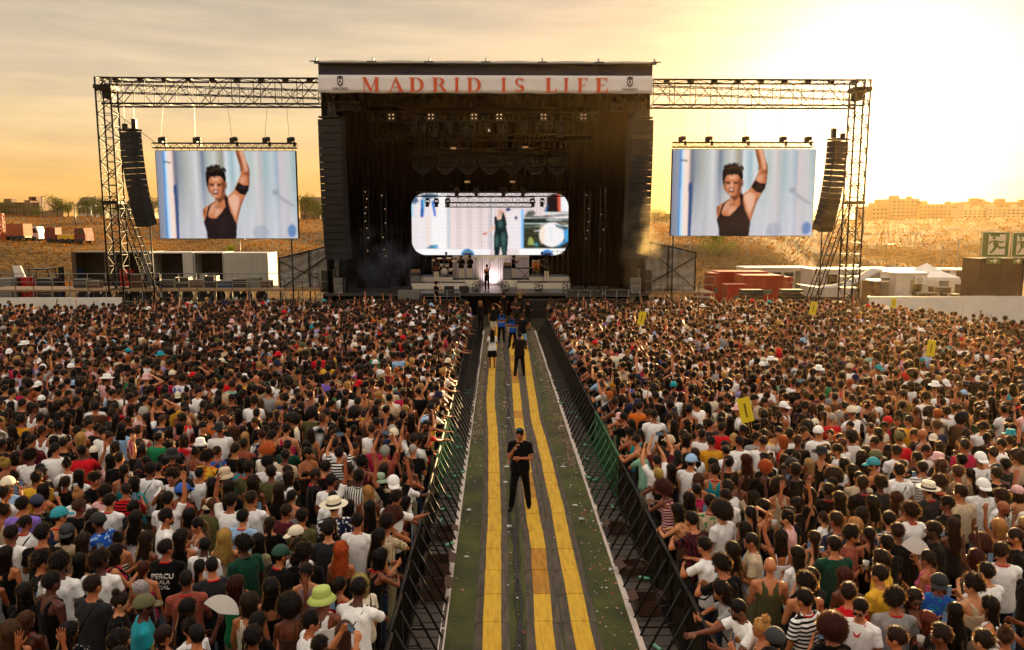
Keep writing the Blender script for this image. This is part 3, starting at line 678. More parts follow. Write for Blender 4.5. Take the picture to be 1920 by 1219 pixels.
def person(x, y, z=0, sex='m', pose='down', yaw=0, hy=0, H=1.72, style='short', hcol='black', hatk=None, hatc='white', top='tee', pat=None, tcol='white', pc2='black', pscale=1.0, skin=None,
           low='trousers', lowc='navy', lany=False, strap=None, glass=False, brd=False, group=None, label=None, where='', shoes=True, seed=0, lean=0.0, handobj=None):
    P = proto(sex, pose, hy, lean); sc = H / 1.775
    acc = []
    if glass: acc.append('sunglasses')
    if strap: acc.append('bag strap')
    lb = label or person_label(style, hcol, hatk, hatc, top, pat, tcol, pose, yaw, where, acc)
    if lb is None: return None
    o = link('person', P.body, None, (x, y, z), (0, 0, R(yaw))); o.scale = (sc * rnd.uniform(.97, 1.06), sc * rnd.uniform(.97, 1.06), sc)
    sk = skin or rnd.choice(SKINC); o.color = c4(sk)
    tag(o, lb, 'person', group)
    def part(name, me, colr, m=None, M=None):
        q = link(name, me, o); q.color = c4(colr)
        if M is not None: q.matrix_basis = M
        if m: q.material_slots[0].link = 'OBJECT'; q.material_slots[0].material = m
        return q
    kind_name = {'tee': 'shirt', 'shirt': 'shirt', 'long': 'shirt', 'tank': 'vest_top', 'cami': 'strap_top'}[top]
    part(kind_name, garment(P, top), COLORS[tcol], pattern(pat, pc2, pscale) if pat else None)
    part(low, garment(P, low), COLORS[lowc])
    if shoes: part('shoes', garment(P, 'shoes'), COLORS['black'])
    if style != 'bald': part('hair', hair(style if not hatk or style not in ('short', 'curly', 'afro', 'quiff') else 'buzz', seed % 2), tuple(v * rnd.uniform(.8, 1.25) for v in HAIRC[hcol]), None, P.HM)
    if hatk: part('hat', hat(hatk), COLORS[hatc], None, P.HM @ Matrix.Diagonal((1.13, 1.12, 1.1, 1)))
    if lany: part('lanyard', garment(P, 'lanyard'), COLORS['red'])
    if strap: part('bag_strap', garment(P, 'strap'), COLORS[strap])
    if glass: part('sunglasses', glasses(), COLORS['black'], None, P.HM)
    if brd: part('beard', beard(), HAIRC[hcol], None, P.HM)
    bpy.context.view_layer.update() if handobj else None
    if handobj: handobj(o, P)
    return o

# ================= THE PLACE =================
def Xa(px, Y, py=417): return at(px, py, Y).x
def Za(py, Y, px=935): return at(px, py, Y).z
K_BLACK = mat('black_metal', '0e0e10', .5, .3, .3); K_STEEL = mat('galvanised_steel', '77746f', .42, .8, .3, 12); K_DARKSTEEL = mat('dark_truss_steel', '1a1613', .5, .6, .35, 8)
K_CAB = mat('speaker_black', '0c0c0d', .75, 0, .3, 20, .003, 120); K_DRAPE = mat('black_drape', '010102', .95, 0, .5, 1.2, .02, 5, .02, streak=(1, 1, .12))
K_WHITE = mat('white_panel', 'dad5cc', .6, 0, .12, 1.5); K_WHITEP = mat('white_painted', 'c9c4ba', .5, 0, .15, 2.5, streak=(1, 1, .3)); K_GREY = mat('grey_panel', '6d6b68', .6)
K_RUB = mat('black_rubber', '2c2825', .7, 0, .35, 9, .003, 90); K_WOOD = mat('plywood', '8a6a44', .7, 0, .3, 4, streak=(1, 6, 1)); K_CARD = mat('cardboard', '44291a', .85, 0, .2, 6, .002, 60)
K_ORANGE = mat('orange_paint', 'b5480f', .45, 0, .25, 3); K_REDP = mat('red_paint', 'b80602', .5, 0, .15, 2.5, streak=(1, 1, .3)); K_YELP = mat('yellow_paint', 'd8a422', .5)
K_GLASS = mat('dark_glass', '10151b', .08, 0, .2, 2, spec=.8); K_TYRE = mat('tyre', '131313', .85); K_GREEN = mat('green_paint', '1a5c2e', .5, 0, .3, 5); K_SIGN = mat('exit_green', '4a6428', .55, 0, .1)
K_SIGNW = mat('sign_white', 'd6d0b8', .5, 0, .05); K_NAVY = mat('navy_tarp', '0b1636', .6, 0, .3, 1.0, .01, 4, streak=(1, 1, .2)); K_TARP = mat('roof_tarp', 'b9b2a2', .55, 0, .2, .8, .02, 3); K_BANNER = mat('banner_cloth', 'e4e2e4', .7, 0, .06, 1.2, .012, 2.5)
K_LETTER = mat('banner_red', 'd6552a', .7, 0, .08); K_INK = mat('ink', '17161a', .8)
K_TARPG = mat('grey_tarpaulin', 'a39e96', .55, 0, .35, 1.2, .03, 4, streak=(3, 3, .25)); K_CASE = mat('flight_case', '1c1b1d', .5, 0, .2); K_ALU = mat('aluminium', 'a9a8a4', .35, .85, .2)
K_BRICK = mat('far_brick', '7c5a42', .8, 0, .2, .4); K_CREAMW = mat('cream_render', 'b8a88c', .8, 0, .15, .3); K_TILE = mat('roof_tile', '6b4534', .8, 0, .3, .5); K_WIN = mat('far_window', '2a2d33', .2)

# ---- ground ----
def ground_material():
    t = NT('dry_field'); co = t.n('ShaderNodeTexCoord').outputs['Object']
    a = t.n('ShaderNodeTexNoise', {'Vector': co, 'Scale': .05, 'Detail': 8, 'Roughness': .6}); b_ = t.n('ShaderNodeTexNoise', {'Vector': co, 'Scale': 1.6, 'Detail': 8, 'Roughness': .75})
    r1 = t.n('ShaderNodeValToRGB', {0: b_.outputs[0]}); e = r1.color_ramp.elements; e[0].position = .38; e[0].color = (.05, .028, .01, 1); e[1].position = .62; e[1].color = (.34, .165, .035, 1)
    r2 = t.n('ShaderNodeValToRGB', {0: a.outputs[0]}); e = r2.color_ramp.elements; e[0].position = .48; e[0].color = (0, 0, 0, 1); e[1].position = .58; e[1].color = (.85, .85, .85, 1)
    m = t.n('ShaderNodeMix', {0: r2.outputs[0], 6: r1.outputs[0], 7: (.07, .05, .025, 1)}, data_type='RGBA')
    p = t.n('ShaderNodeBsdfPrincipled', {'Base Color': m.outputs[2], 'Roughness': .95, 'Specular IOR Level': .1})
    t.l(t.n('ShaderNodeBump', {'Strength': 1, 'Distance': .25, 'Height': b_.outputs[0]}).outputs[0], p.inputs['Normal']); t.l(p.outputs[0], t.out.inputs[0]); return t.m
K_FIELD = ground_material()
cols_ = [-3000, -700, 0, 150, 300, 600, 900, 1220, 1400, 1470, 1535, 1640, 1920, 2600, 6000]
rows_ = [64, 78, 88, 100, 120, 200, 300, 1500]
HT_ = {0: [0, 1.0, 4.0, 4.0, 4.1, 7.6, 8.0, 8.5], 150: [0, .6, 3.0, 3.6, 4.1, 7.4, 8.0, 8.5], 300: [0, .3, 1.8, 3.0, 4.0, 6.6, 7.5, 8.2], 600: [0, .2, 1.3, 2.6, 4.0, 6.4, 7.5, 8.2], 900: [0, .2, 1.5, 3, 4, 6, 7, 8],
       1220: [0, .6, 3.6, 4.6, 4.6, 5.6, 7, 8], 1400: [0, .8, 3.8, 4.7, 4.7, 5.6, 7, 8], 1470: [0, .4, 2.2, 3.4, 4.4, 6, 7, 8], 1535: [0, 0, .2, .7, 2.8, 6, 7, 8], 1640: [0, 0, .15, .5, 2.5, 6.5, 7.2, 8.2], 1920: [0, 0, .15, .5, 2.8, 7.3, 7.8, 8.5]}
for c in (-700, -3000): HT_[c] = HT_[0]
for c in (2600, 6000): HT_[c] = HT_[1920]
HA = np.array([HT_[c] for c in cols_])
def hz(x, y):
    if y < 64: return 0.0
    px = 935 + 1450 * x / y; i = min(max(int(np.searchsorted(cols_, px)) - 1, 0), len(cols_) - 2); t = min(max((px - cols_[i]) / (cols_[i + 1] - cols_[i]), 0), 1)
    f = lambda c: float(np.interp(y, rows_, HA[c])); z = f(i) * (1 - t) + f(i + 1) * t
    k = min(1, (y - 64) / 20); z += k * (.18 * math.sin(x * .31 + y * .17) + .12 * math.sin(x * .83 - y * .41) + .06 * math.sin(x * 2.1 + y * 1.3)) * (1 if y < 260 else 2)
    return z
ys = list(np.linspace(64, 130, 60)) + list(np.linspace(133, 320, 60)) + [360, 450, 600, 900, 1500, 2600]
vs = []; NXX = 220
for y in ys:
    for i in range(NXX):
        x = (-1.6 + 3.4 * i / (NXX - 1)) * y; vs.append((x, y, hz(x, y)))
b = MB(); b.add(vs, [(j * NXX + i, j * NXX + i + 1, (j + 1) * NXX + i + 1, (j + 1) * NXX + i) for j in range(len(ys) - 1) for i in range(NXX - 1)], True)
tag(b.build('hills', K_FIELD), kind='structure')
b = MB(); b.add([(-220, -60, 0), (220, -60, 0), (220, 64.3, 0), (-220, 64.3, 0)], [(0, 1, 2, 3)])
tag(b.build('ground', mat('trodden_turf', '3a3323', .95, 0, .4, 1.5, .02, 30, .1, c2='201c12')), kind='structure')
# dry grass tufts on the slopes
gr_ = np.random.RandomState(3); gv = []; gf = []
for _ in range(17000):
    y = 70 + 150 * gr_.rand() ** 1.7; x = (gr_.uniform(-.72, -.2) if gr_.rand() < .5 else gr_.uniform(.18, .75)) * y; z = hz(x, y)
    if z < .35: continue
    h = gr_.uniform(.08, .28) * (1 + y / 200); ww = .07 * y / 90
    for k in range(3):
        a = gr_.uniform(0, 3.14); dx, dy = math.cos(a) * ww, math.sin(a) * ww; n = len(gv); lx, ly = gr_.uniform(-.12, .12, 2)
        gv += [(x - dx, y - dy, z - .03), (x + dx, y + dy, z - .03), (x + lx, y + ly, z + h)]; gf.append((n, n + 1, n + 2))
def leafmat(name, c, tr=.35, var=.4, sc=3):
    t = NT(name); co = t.n('ShaderNodeTexCoord').outputs['Object']; nz = t.n('ShaderNodeTexNoise', {'Vector': co, 'Scale': sc, 'Detail': 3}); c = lin(c)
    rp = t.n('ShaderNodeValToRGB', {0: nz.outputs[0]}); rp.color_ramp.elements[0].position = .35; rp.color_ramp.elements[1].position = .65
    rp.color_ramp.elements[0].color = c4(tuple(v * (1 - var) for v in c)); rp.color_ramp.elements[1].color = c4(c)
    d = t.n('ShaderNodeBsdfDiffuse', {0: rp.outputs[0]}); q = t.n('ShaderNodeBsdfTranslucent', {0: rp.outputs[0]}); m = t.n('ShaderNodeMixShader', {0: tr, 1: d.outputs[0], 2: q.outputs[0]}); t.l(m.outputs[0], t.out.inputs[0]); return t.m
K_DRY = leafmat('dry_grass', '96601c', .6); K_LEAF = leafmat('foliage', '4e5a26'); K_LEAF2 = leafmat('foliage_bright', '7d8a2c'); K_BARK = mat('bark', '3a2a1c', .9)
me = npmesh('dry_grass', gv, gf, [K_DRY], None, False); tag(link('dry_grass', me), 'dry yellow grass growing over the slopes behind the stage', 'grass', None, 'stuff')

# ---- the aisle ----
AL, AR = -.86, 2.09
def strip_(x0, x1, y0, y1, z): return [(x0, y0, z), (x1, y0, z), (x1, y1, z), (x0, y1, z)]
b = MB(); b.add(strip_(AL, AR, 4, 46, .004), [(0, 1, 2, 3)])
def turf():
    t = NT('artificial_turf'); co = t.n('ShaderNodeTexCoord').outputs['Object']
    a = t.n('ShaderNodeTexNoise', {'Vector': co, 'Scale': 1.1, 'Detail': 5}); f = t.n('ShaderNodeTexNoise', {'Vector': co, 'Scale': 45, 'Detail': 4, 'Roughness': .7})
    r = t.n('ShaderNodeValToRGB', {0: t.n('ShaderNodeMath', {0: a.outputs[0], 1: f.outputs[0]}, operation='MULTIPLY').outputs[0]}); e = r.color_ramp.elements
    e[0].position = .14; e[0].color = (.014, .018, .002, 1); e[1].position = .36; e[1].color = (.075, .082, .008, 1)
    w_ = t.n('ShaderNodeTexNoise', {'Vector': t.n('ShaderNodeMapping', {0: co, 'Scale': (1, .35, 1)}).outputs[0], 'Scale': 2.2, 'Detail': 8, 'Roughness': .7}); k_ = t.n('ShaderNodeMapRange', {0: w_.outputs[0], 1: .54, 2: .7, 3: 0, 4: .6}); d_ = t.n('ShaderNodeMix', {0: k_.outputs[0], 6: r.outputs[0], 7: (.075, .055, .02, 1)}, data_type='RGBA')
    p = t.n('ShaderNodeBsdfPrincipled', {'Base Color': d_.outputs[2], 'Roughness': .9, 'Specular IOR Level': .15, 'Sheen Weight': .1}); t.l(t.n('ShaderNodeBump', {'Distance': .02, 'Height': f.outputs[0]}).outputs[0], p.inputs['Normal']); t.l(p.outputs[0], t.out.inputs[0]); return t.m
K_TURF = turf(); tag(b.build('path', K_TURF), kind='structure')
b = MB()
for sx, x0 in ((-1, AL), (1, AR)):
    y = 4.0
    while y < 44: b.b2((x0 - .045, y, 0), (x0 + .045, y + 1.98, .045 + .006 * rnd.random())); y += 2.0
tag(b.build('kerb', mat('edge_board', 'cdbcae', .8, 0, .3, 5, streak=(6, .6, 1))), kind='structure')
# cable ramps: yellow lid between two dark ramps, following their wandering line
PATHS = [[(-.115, 5), (-.115, 11), (-.10, 16), (-.134, 19.7), (-.21, 23.4), (-.30, 26.5), (-.28, 32), (-.2, 40), (-.2, 47)],
         [(.66, 5), (.68, 11.2), (.74, 14), (.69, 17.1), (.62, 23.5), (.645, 30), (.66, 40), (.66, 47)],
         [(1.24, 5), (1.25, 11.2), (1.265, 15.8), (1.22, 21), (1.15, 23.4), (1.22, 31), (1.3, 37), (1.3, 47)]]
def lid_mat(name, c, d):
    t = NT(name); co = t.n('ShaderNodeTexCoord').outputs['Object']; n1 = t.n('ShaderNodeTexNoise', {'Vector': t.n('ShaderNodeMapping', {0: co, 'Scale': (9, 1.3, 1)}).outputs[0], 'Scale': 1.5, 'Detail': 7, 'Roughness': .65})
    r = t.n('ShaderNodeValToRGB', {0: n1.outputs[0]}); e = r.color_ramp.elements; e[0].position = .34; e[0].color = c4(lin(d)); e[1].position = .58; e[1].color = c4(lin(c))
    wv = t.n('ShaderNodeTexWave', {'Vector': co, 'Scale': 14}, bands_direction='Y'); w2 = t.n('ShaderNodeTexWave', {'Vector': co, 'Scale': 18}, bands_direction='X'); h = t.n('ShaderNodeMath', {0: wv.outputs[1], 1: w2.outputs[1]}, operation='MULTIPLY')
    k = t.n('ShaderNodeMapRange', {0: h.outputs[0], 3: .82, 4: 1.05}); c2 = t.n('ShaderNodeVectorMath', {0: r.outputs[0], 'Scale': k.outputs[0]}, operation='SCALE')
    p = t.n('ShaderNodeBsdfPrincipled', {'Base Color': c2.outputs[0], 'Roughness': .62, 'Specular IOR Level': .35}); t.l(t.n('ShaderNodeBump', {'Distance': .012, 'Height': h.outputs[0]}).outputs[0], p.inputs['Normal']); t.l(p.outputs[0], t.out.inputs[0]); return t.m
K_LID = lid_mat('ramp_yellow', 'f0bf30', 'd69c24'); K_LID2 = lid_mat('ramp_ochre', 'cf8f24', 'a8701c'); K_RAMP = lid_mat('ramp_rubber', '655848', '40372d')
CRL = ['yellow topped rubber cable ramp running along the left of the aisle', 'patchy yellow and ochre cable ramp running up the middle of the aisle', 'yellow topped rubber cable ramp bending along the right of the aisle']
for i, pth in enumerate(PATHS):
    root = empty('cable_ramp', (pth[1][0], 5, .005)); tag(root, CRL[i], 'cable ramp', 'cable ramps laid along the aisle')
    lid = MB(); side = MB(); y = 5.0; ochre = []
    ypts = [p[1] for p in pth]; xpts = [p[0] for p in pth]
    while y < 46.5:
        x0 = np.interp(y, ypts, xpts) + rnd.uniform(-.008, .008); x1 = np.interp(y + .88, ypts, xpts) + rnd.uniform(-.008, .008); zt = .062 + rnd.uniform(-.004, .003); h = .14
        dk = i == 1 and rnd.random() < .3; lids = MB(); L = lids if dk else lid
        if dk and lid.v: lid.build('lid', K_LID, root); lid = MB()
        o = Vector((pth[1][0], 5, .005))
        def hexa(B, a0, a1, b0, b1, z00, z01, z10=None):
            B.add([Vector(p) - o for p in ((x0 + a0, y, .006), (x0 + a1, y, .006), (x1 + a1, y + .88, .006), (x1 + a0, y + .88, .006), (x0 + a0, y, z00), (x0 + a1, y, z01), (x1 + a1, y + .88, z01), (x1 + a0, y + .88, z00))],
                  [(3, 2, 1, 0), (4, 5, 6, 7), (0, 1, 5, 4), (1, 2, 6, 5), (2, 3, 7, 6), (3, 0, 4, 7)])
        hexa(L, -h, h, 0, 0, zt, zt); hexa(side, -h - .13, -h - .002, 0, 0, .012, zt - .006); hexa(side, h + .002, h + .13, 0, 0, zt - .006, .012)
        if lids.v: ochre.append(lids)
        y += .9
    if lid.v: lid.build('lid', K_LID, root)
    side.build('ramp', K_RAMP, root)
    for q in ochre: tag(q.build('lid', K_LID2, root), 'worn darker ochre lid piece')
# loose power cables between the first two ramps
for k in range(5):
    pts = []; ph = rnd.uniform(0, 6)
    for j in range(330):
        y = 5 + j * .12; pts.append(Vector((.27 + .02 * k + .05 * math.sin(y * .9 + ph) + .03 * math.sin(y * 2.3 + ph * 2), y, .018 + .012 * (k % 2))))
    b = MB(); b.path(pts, .015, 6)
    tag(b.build('power_cable', K_RUB), 'black power cable twisting along the aisle between the yellow ramps', 'cable', 'black cables lying together in the aisle')
# confetti and small litter
cv, cf, ci = [], [], []
for _ in range(9500):
    y = 8 + 37 * rnd.random() ** .8; x = rnd.choice([rnd.uniform(AL, AR), rnd.gauss(.3, .12), rnd.gauss(.98, .07), rnd.gauss(-.6, .12) if y > 22 else rnd.uniform(AL, AR), rnd.gauss(1.9, .14)])
    if not AL - .3 < x < AR + .3: continue
    on_lid = any(abs(x - np.interp(y, [p[1] for p in q], [p[0] for p in q])) < .29 for q in PATHS)
    if on_lid and rnd.random() < .93: continue
    if y < 19 and rnd.random() < .8: continue
    a = rnd.uniform(0, 3.1); s = rnd.uniform(.012, .032); zz = .075 if on_lid else .012 + rnd.random() * .02; n = len(cv); dx, dy = math.cos(a) * s, math.sin(a) * s
    cv += [(x - dx, y - dy, zz), (x + dy * .6, y - dx * .6, zz + .004), (x + dx, y + dy, zz + rnd.uniform(-.005, .01)), (x - dy * .6, y + dx * .6, zz + .004)]; cf.append((n, n + 1, n + 2, n + 3)); ci.append(rnd.choice([0, 0, 0, 1, 2, 3]))
me = npmesh('confetti', cv, cf, [mat('paper_pink', 'd98f93', .9), mat('paper_white', 'd8d4cc', .9), mat('paper_red', 'b0203a', .9), mat('paper_brown', '8c6a5a', .9)], ci, False); tag(link('confetti', me), 'pink white and red confetti scattered over the aisle', 'confetti', None, 'stuff')
for i in range(16):
    y = rnd.uniform(8.5, 30); x = rnd.choice([rnd.uniform(AL + .05, -.5), rnd.uniform(1.6, AR - .05), rnd.uniform(.15, .4)]); b = MB(); n = 7; s_ = rnd.uniform(.04, .09); ph = rnd.uniform(0, 6)
    ring = [(x + math.cos(ph + k * 6.283 / n) * s_ * rnd.uniform(.6, 1.3), y + math.sin(ph + k * 6.283 / n) * s_ * rnd.uniform(.5, 1.0), .012 + rnd.uniform(0, .025)) for k in range(n)]
    b.add([(x, y, .035)] + ring, [(0, 1 + k, 1 + (k + 1) % n) for k in range(n)]); o = b.build('paper_scrap', mat('paper_scrap', 'b9b2a6', .9, 0, .2)); q = o.modifiers.new('s', 'SOLIDIFY'); q.thickness = .004; tag(o, 'crumpled pale paper scrap lying on the turf of the aisle', 'paper scrap', 'paper scraps littering the aisle')
# cups, bottles, boxes
K_PET = mat('green_bottle', '5f9a76', .15, 0, .2); K_CUP = mat('plastic_cup', 'a9a69c', .35, 0, .1)
def litter(kind, x, y, rz, lab, z=.005, grp='rubbish dropped along the barriers'):
    b = MB(); q = Matrix.Rotation(rz, 3, 'Z') @ Matrix.Rotation(R(90), 3, 'Y')
    if kind == 'bottle': b.lathe([(.001, 0), (.032, 0), (.033, .03), (.030, .1), (.033, .14), (.02, .18), (.012, .2), (.012, .22), (.001, .22)], 10, (x, y, z + .034), q); m = K_PET
    elif kind == 'cup': b.lathe([(.001, 0), (.028, 0), (.04, .12), (.037, .12), (.026, .005), (.001, .005)], 12, (x, y, z + .04), q); m = K_CUP
    else:
        s = rnd.uniform(.3, .42); Mz = Matrix.Rotation(rz, 3, 'Z'); hh = rnd.uniform(.12, .24)
        for dx, dy, wx, wy in ((0, -s / 2, s, .008), (0, s / 2, s, .008), (-s / 2, 0, .008, s - .02), (s / 2, 0, .008, s - .02)): b.box(Vector((x, y, z + hh / 2)) + Mz @ Vector((dx, dy, 0)), (wx, wy, hh), rz)
        b.box((x, y, z + .004), (s - .02, s - .02, .008), rz)
        for sg in (-1, 1): b.box(Vector((x, y, z + hh + .03)) + Mz @ Vector((sg * (s / 2 + .06), 0, 0)), (.14, s - .02, .006), 0, Mz @ Matrix.Rotation(R(25) * sg, 3, 'Y'))
        m = K_CARD
    nm = {'bottle': 'plastic_bottle', 'cup': 'plastic_cup', 'box': 'cardboard_box'}[kind]
    tag(b.build(nm, m), lab, nm.replace('_', ' '), grp)

# ---- crowd barriers ----
def make_barrier(green=False):
    r_ = empty('crowd_barrier'); m = K_GREEN if green else K_DARKSTEEL; p = MB(); W = 1.0
    for x in (-W / 2 + .02, W / 2 - .02): p.box((x, 0, .6), (.04, .04, 1.2))
    p.tube((-W / 2, 0, 1.22), (W / 2, 0, 1.22), .028, 8); p.box((0, 0, .1), (W - .08, .03, .04)); p.build('frame', m, r_)
    g = MB()
    if green:
        for x in np.linspace(-.38, .38, 4): g.box((x, 0, .62), (.03, .02, 1.0))
        for z in (.35, .65, .95): g.box((0, .004, z), (W - .09, .02, .03))
        g.box((0, -.012, .65), (1.18, .015, .03), 0, Matrix.Rotation(R(-45), 3, 'Y'))
    else:
        for x in np.linspace(-W / 2 + .08, W / 2 - .08, 10): g.box((x, 0, .62), (.011, .011, 1.0))
    g.build('grille', m, r_)
    br = MB()
    for x in (-.25, .25): br.tube((x, -.02, 1.1), (x, -.5, .05), .019, 6); br.tube((x, -.25, .55), (x, -.02, .55), .012, 6); br.ell((x, -.26, .58), (.028, .028, .028), None, 6, 4)
    br.build('brace', m, r_)
    f = MB(); f.box((0, -.27, .02), (W - .03, .5, .012)); 
    for x in (-.3, 0, .3): f.box((x, -.27, .034), (.05, .48, .012))
    f.box((0, -.5, .03), (W - .03, .05, .03)); f.build('foot_plate', mat('worn_foot_plate', '4d433b', .6, .3, .4, 6), r_); return r_
bb = {False: make_barrier(False), True: make_barrier(True)}; used_b = {False: False, True: False}
for sx, x0 in ((-1, -1.36), (1, 2.62)):
    k = 0; y = 6.0
    while y < 41.5:
        gr = 15.8 < y < 19.5
        o = bb[gr] if not used_b[gr] else copy_tree(bb[gr]); used_b[gr] = True
        o.location = (x0, y + .5, .005); o.scale.z = .92; o.rotation_euler = (rnd.uniform(-.01, .01), 0, R(90) if sx < 0 else R(-90)); o.rotation_euler.z += rnd.uniform(-.015, .015)
        sd = 'left' if sx < 0 else 'right'
        if gr: tag(o, 'green crowd barrier at the %s edge of the aisle' % sd, 'crowd barrier', 'green crowd barriers at the %s of the aisle' % sd)
        else: tag(o, 'black crowd barrier at the %s edge of the aisle' % sd, 'crowd barrier', 'black crowd barriers at the %s of the aisle' % sd)
        y += 1.03; k += 1
for (px, py, kd, c) in ((1185, 1075, 'box', 'r'), (1210, 1150, 'box', 'r'), (1190, 1000, 'box', 'r'), (825, 1075, 'box', 'l'), (815, 1120, 'box', 'l'), (835, 1010, 'box', 'l')):
    p = on(px, py, 0); litter('box', (2.36 if c == 'r' else -1.1), p.y, rnd.uniform(-.3, .3), 'torn cardboard box under the barriers %s of the aisle' % ('right' if c == 'r' else 'left'), .05, 'cardboard boxes left under the %s barriers' % ('right' if c == 'r' else 'left'))
for i in range(26):
    y = rnd.uniform(9, 30); sx = rnd.choice((-1, 1)); litter('bottle', rnd.uniform(-1.25, -.95) if sx < 0 else rnd.uniform(2.2, 2.5), y, rnd.uniform(0, 6), 'crushed green plastic bottle lying under the %s barriers' % ('left' if sx < 0 else 'right'), .05, 'green bottles under the %s barriers' % ('left' if sx < 0 else 'right'))
for i in range(9):
    y = rnd.uniform(11, 34); x = rnd.choice([rnd.uniform(-.8, -.5), rnd.uniform(1.6, 2.0), rnd.uniform(.2, .45)]); litter('cup', x, y, rnd.uniform(0, 6), 'white plastic cup dropped on the turf of the aisle', .005, 'white cups littering the aisle')

# ---- trusses ----
def truss(b, p0, p1, w, h, bay, r=.045, r2=.022, up=Vector((0, 0, 1)), seed=0):
    p0 = Vector(p0); p1 = Vector(p1); d = (p1 - p0); L = d.length; d.normalize(); s = d.cross(up).normalized(); u = s.cross(d).normalized(); n = max(1, round(L / bay))
    C = [s * (w / 2 * i) + u * (h / 2 * j) for i, j in ((-1, -1), (1, -1), (1, 1), (-1, 1))]
    for c in C: b.tube(p0 + c, p1 + c, r, 6)
    for k in range(n + 1):
        q = p0 + d * (L * k / n)
        for i in range(4): b.tube(q + C[i], q + C[(i + 1) % 4], r2, 4)
        if k < n:
            q2 = p0 + d * (L * (k + 1) / n)
            for i in range(4):
                a, c = C[i], C[(i + 1) % 4]
                if (k + i) % 2: a, c = c, a
                b.tube(q + a, q2 + c, r2, 4)
YT = 52.0
ztop, zbot = Za(152, YT), Za(199, YT)
def side_truss(x0, x1, lab):
    r_ = empty('roof_truss', ((x0 + x1) / 2, YT, 0)); tag(r_, lab, 'truss', 'side trusses carrying the screens')
    b = MB(); o = r_.location; zc = (ztop + zbot) / 2
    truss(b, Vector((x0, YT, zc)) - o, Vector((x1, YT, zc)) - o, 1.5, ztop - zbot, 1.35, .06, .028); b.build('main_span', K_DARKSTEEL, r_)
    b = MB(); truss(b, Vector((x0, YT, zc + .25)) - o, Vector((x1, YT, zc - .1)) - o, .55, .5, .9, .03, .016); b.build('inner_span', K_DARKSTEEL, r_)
    n = 9
    for i in range(n): b = MB(); x = x0 + (x1 - x0) * (i + .6) / n - o.x; b.box((x, -.5, ztop - .08), (.35, .3, .16)); b.build('clamp', K_BLACK, r_)
XL, XR = Xa(200, YT, 175), Xa(1612, YT, 175)
side_truss(XL, Xa(610, YT), 'long box truss running left from the stage roof to the left tower')
side_truss(Xa(1215, YT), XR, 'long box truss running right from the stage roof to the right tower')
for X0, sx, lab, dx in ((XL, -1, 'tall lattice tower with raking brace at the left end of the truss', 1), (XR, 1, 'tall lattice tower with raking brace at the right end of the truss', -1)):
    r_ = empty('lattice_tower', (X0, YT, 0)); tag(r_, lab, 'tower', 'lattice towers at the ends of the trusses')
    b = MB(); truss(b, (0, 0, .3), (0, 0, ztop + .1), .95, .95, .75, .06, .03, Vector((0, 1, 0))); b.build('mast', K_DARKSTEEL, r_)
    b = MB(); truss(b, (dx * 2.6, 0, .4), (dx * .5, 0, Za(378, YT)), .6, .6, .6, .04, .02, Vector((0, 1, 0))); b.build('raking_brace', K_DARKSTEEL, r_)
    for c_, d_ in (((0, 0, ztop - .5), (1.15, 1.15, .25)), ((dx * .2, 0, ztop - .95), (.5, .6, .5)), ((0, 0, Za(380, YT)), (1.1, 1.1, .2))): b = MB(); b.box(c_, d_); b.build('sleeve_block', K_DARKSTEEL, r_)
    b = MB(); b.b2((-.9, -.9, 0), (.9, .9, .3)); b.build('ballast_base', mat('concrete', '8c857a', .9, 0, .2, 3), r_); b = MB(); b.b2((dx * 2.6 - .6, -.7, 0), (dx * 2.6 + .6, .7, .4)); b.build('ballast_base', mat('concrete', '8c857a', .9, 0, .2, 3), r_)
    b = MB(); b.tube((dx * .3, 0, ztop - 1.9), (Xa(555 if sx < 0 else 1262, YT) * 0 + dx * 2.9, 0, Za(268, YT)), .018, 5); b.build('guy_wire', K_BLACK, r_)

# ---- LED side screens ----
def screen_image(W, H, fn):
    V, U = np.mgrid[0:H, 0:W]; return fn((U + .5) / W, (V + .5) / H)
def poly(u, v, pts, soft=0):
    inside = np.zeros(u.shape, bool); n = len(pts)
    for i in range(n):
        x0, y0 = pts[i]; x1, y1 = pts[(i + 1) % n]
        if y0 == y1: continue
        c = ((y0 > v) != (y1 > v)) & (u < (x1 - x0) * (v - y0) / (y1 - y0) + x0); inside ^= c
    return inside
def ellm(u, v, cx, cy, rx, ry): return ((u - cx) / rx) ** 2 + ((v - cy) / ry) ** 2 < 1
def blur(a, k=1):
    for _ in range(k):
        p = np.pad(a, ((1, 1), (1, 1), (0, 0)), 'edge'); a = (p[:-2, 1:-1] + p[2:, 1:-1] + p[1:-1, :-2] + p[1:-1, 2:] + 2 * a) / 6
    return a
def soft(m, k):
    a = m.astype(float)
    for _ in range(k):
        p = np.pad(a, 1, 'edge'); a = (p[:-2, 1:-1] + p[2:, 1:-1] + p[1:-1, :-2] + p[1:-1, 2:] + 2 * a + .5 * (p[:-2, :-2] + p[2:, 2:] + p[2:, :-2] + p[:-2, 2:])) / 8
    return a
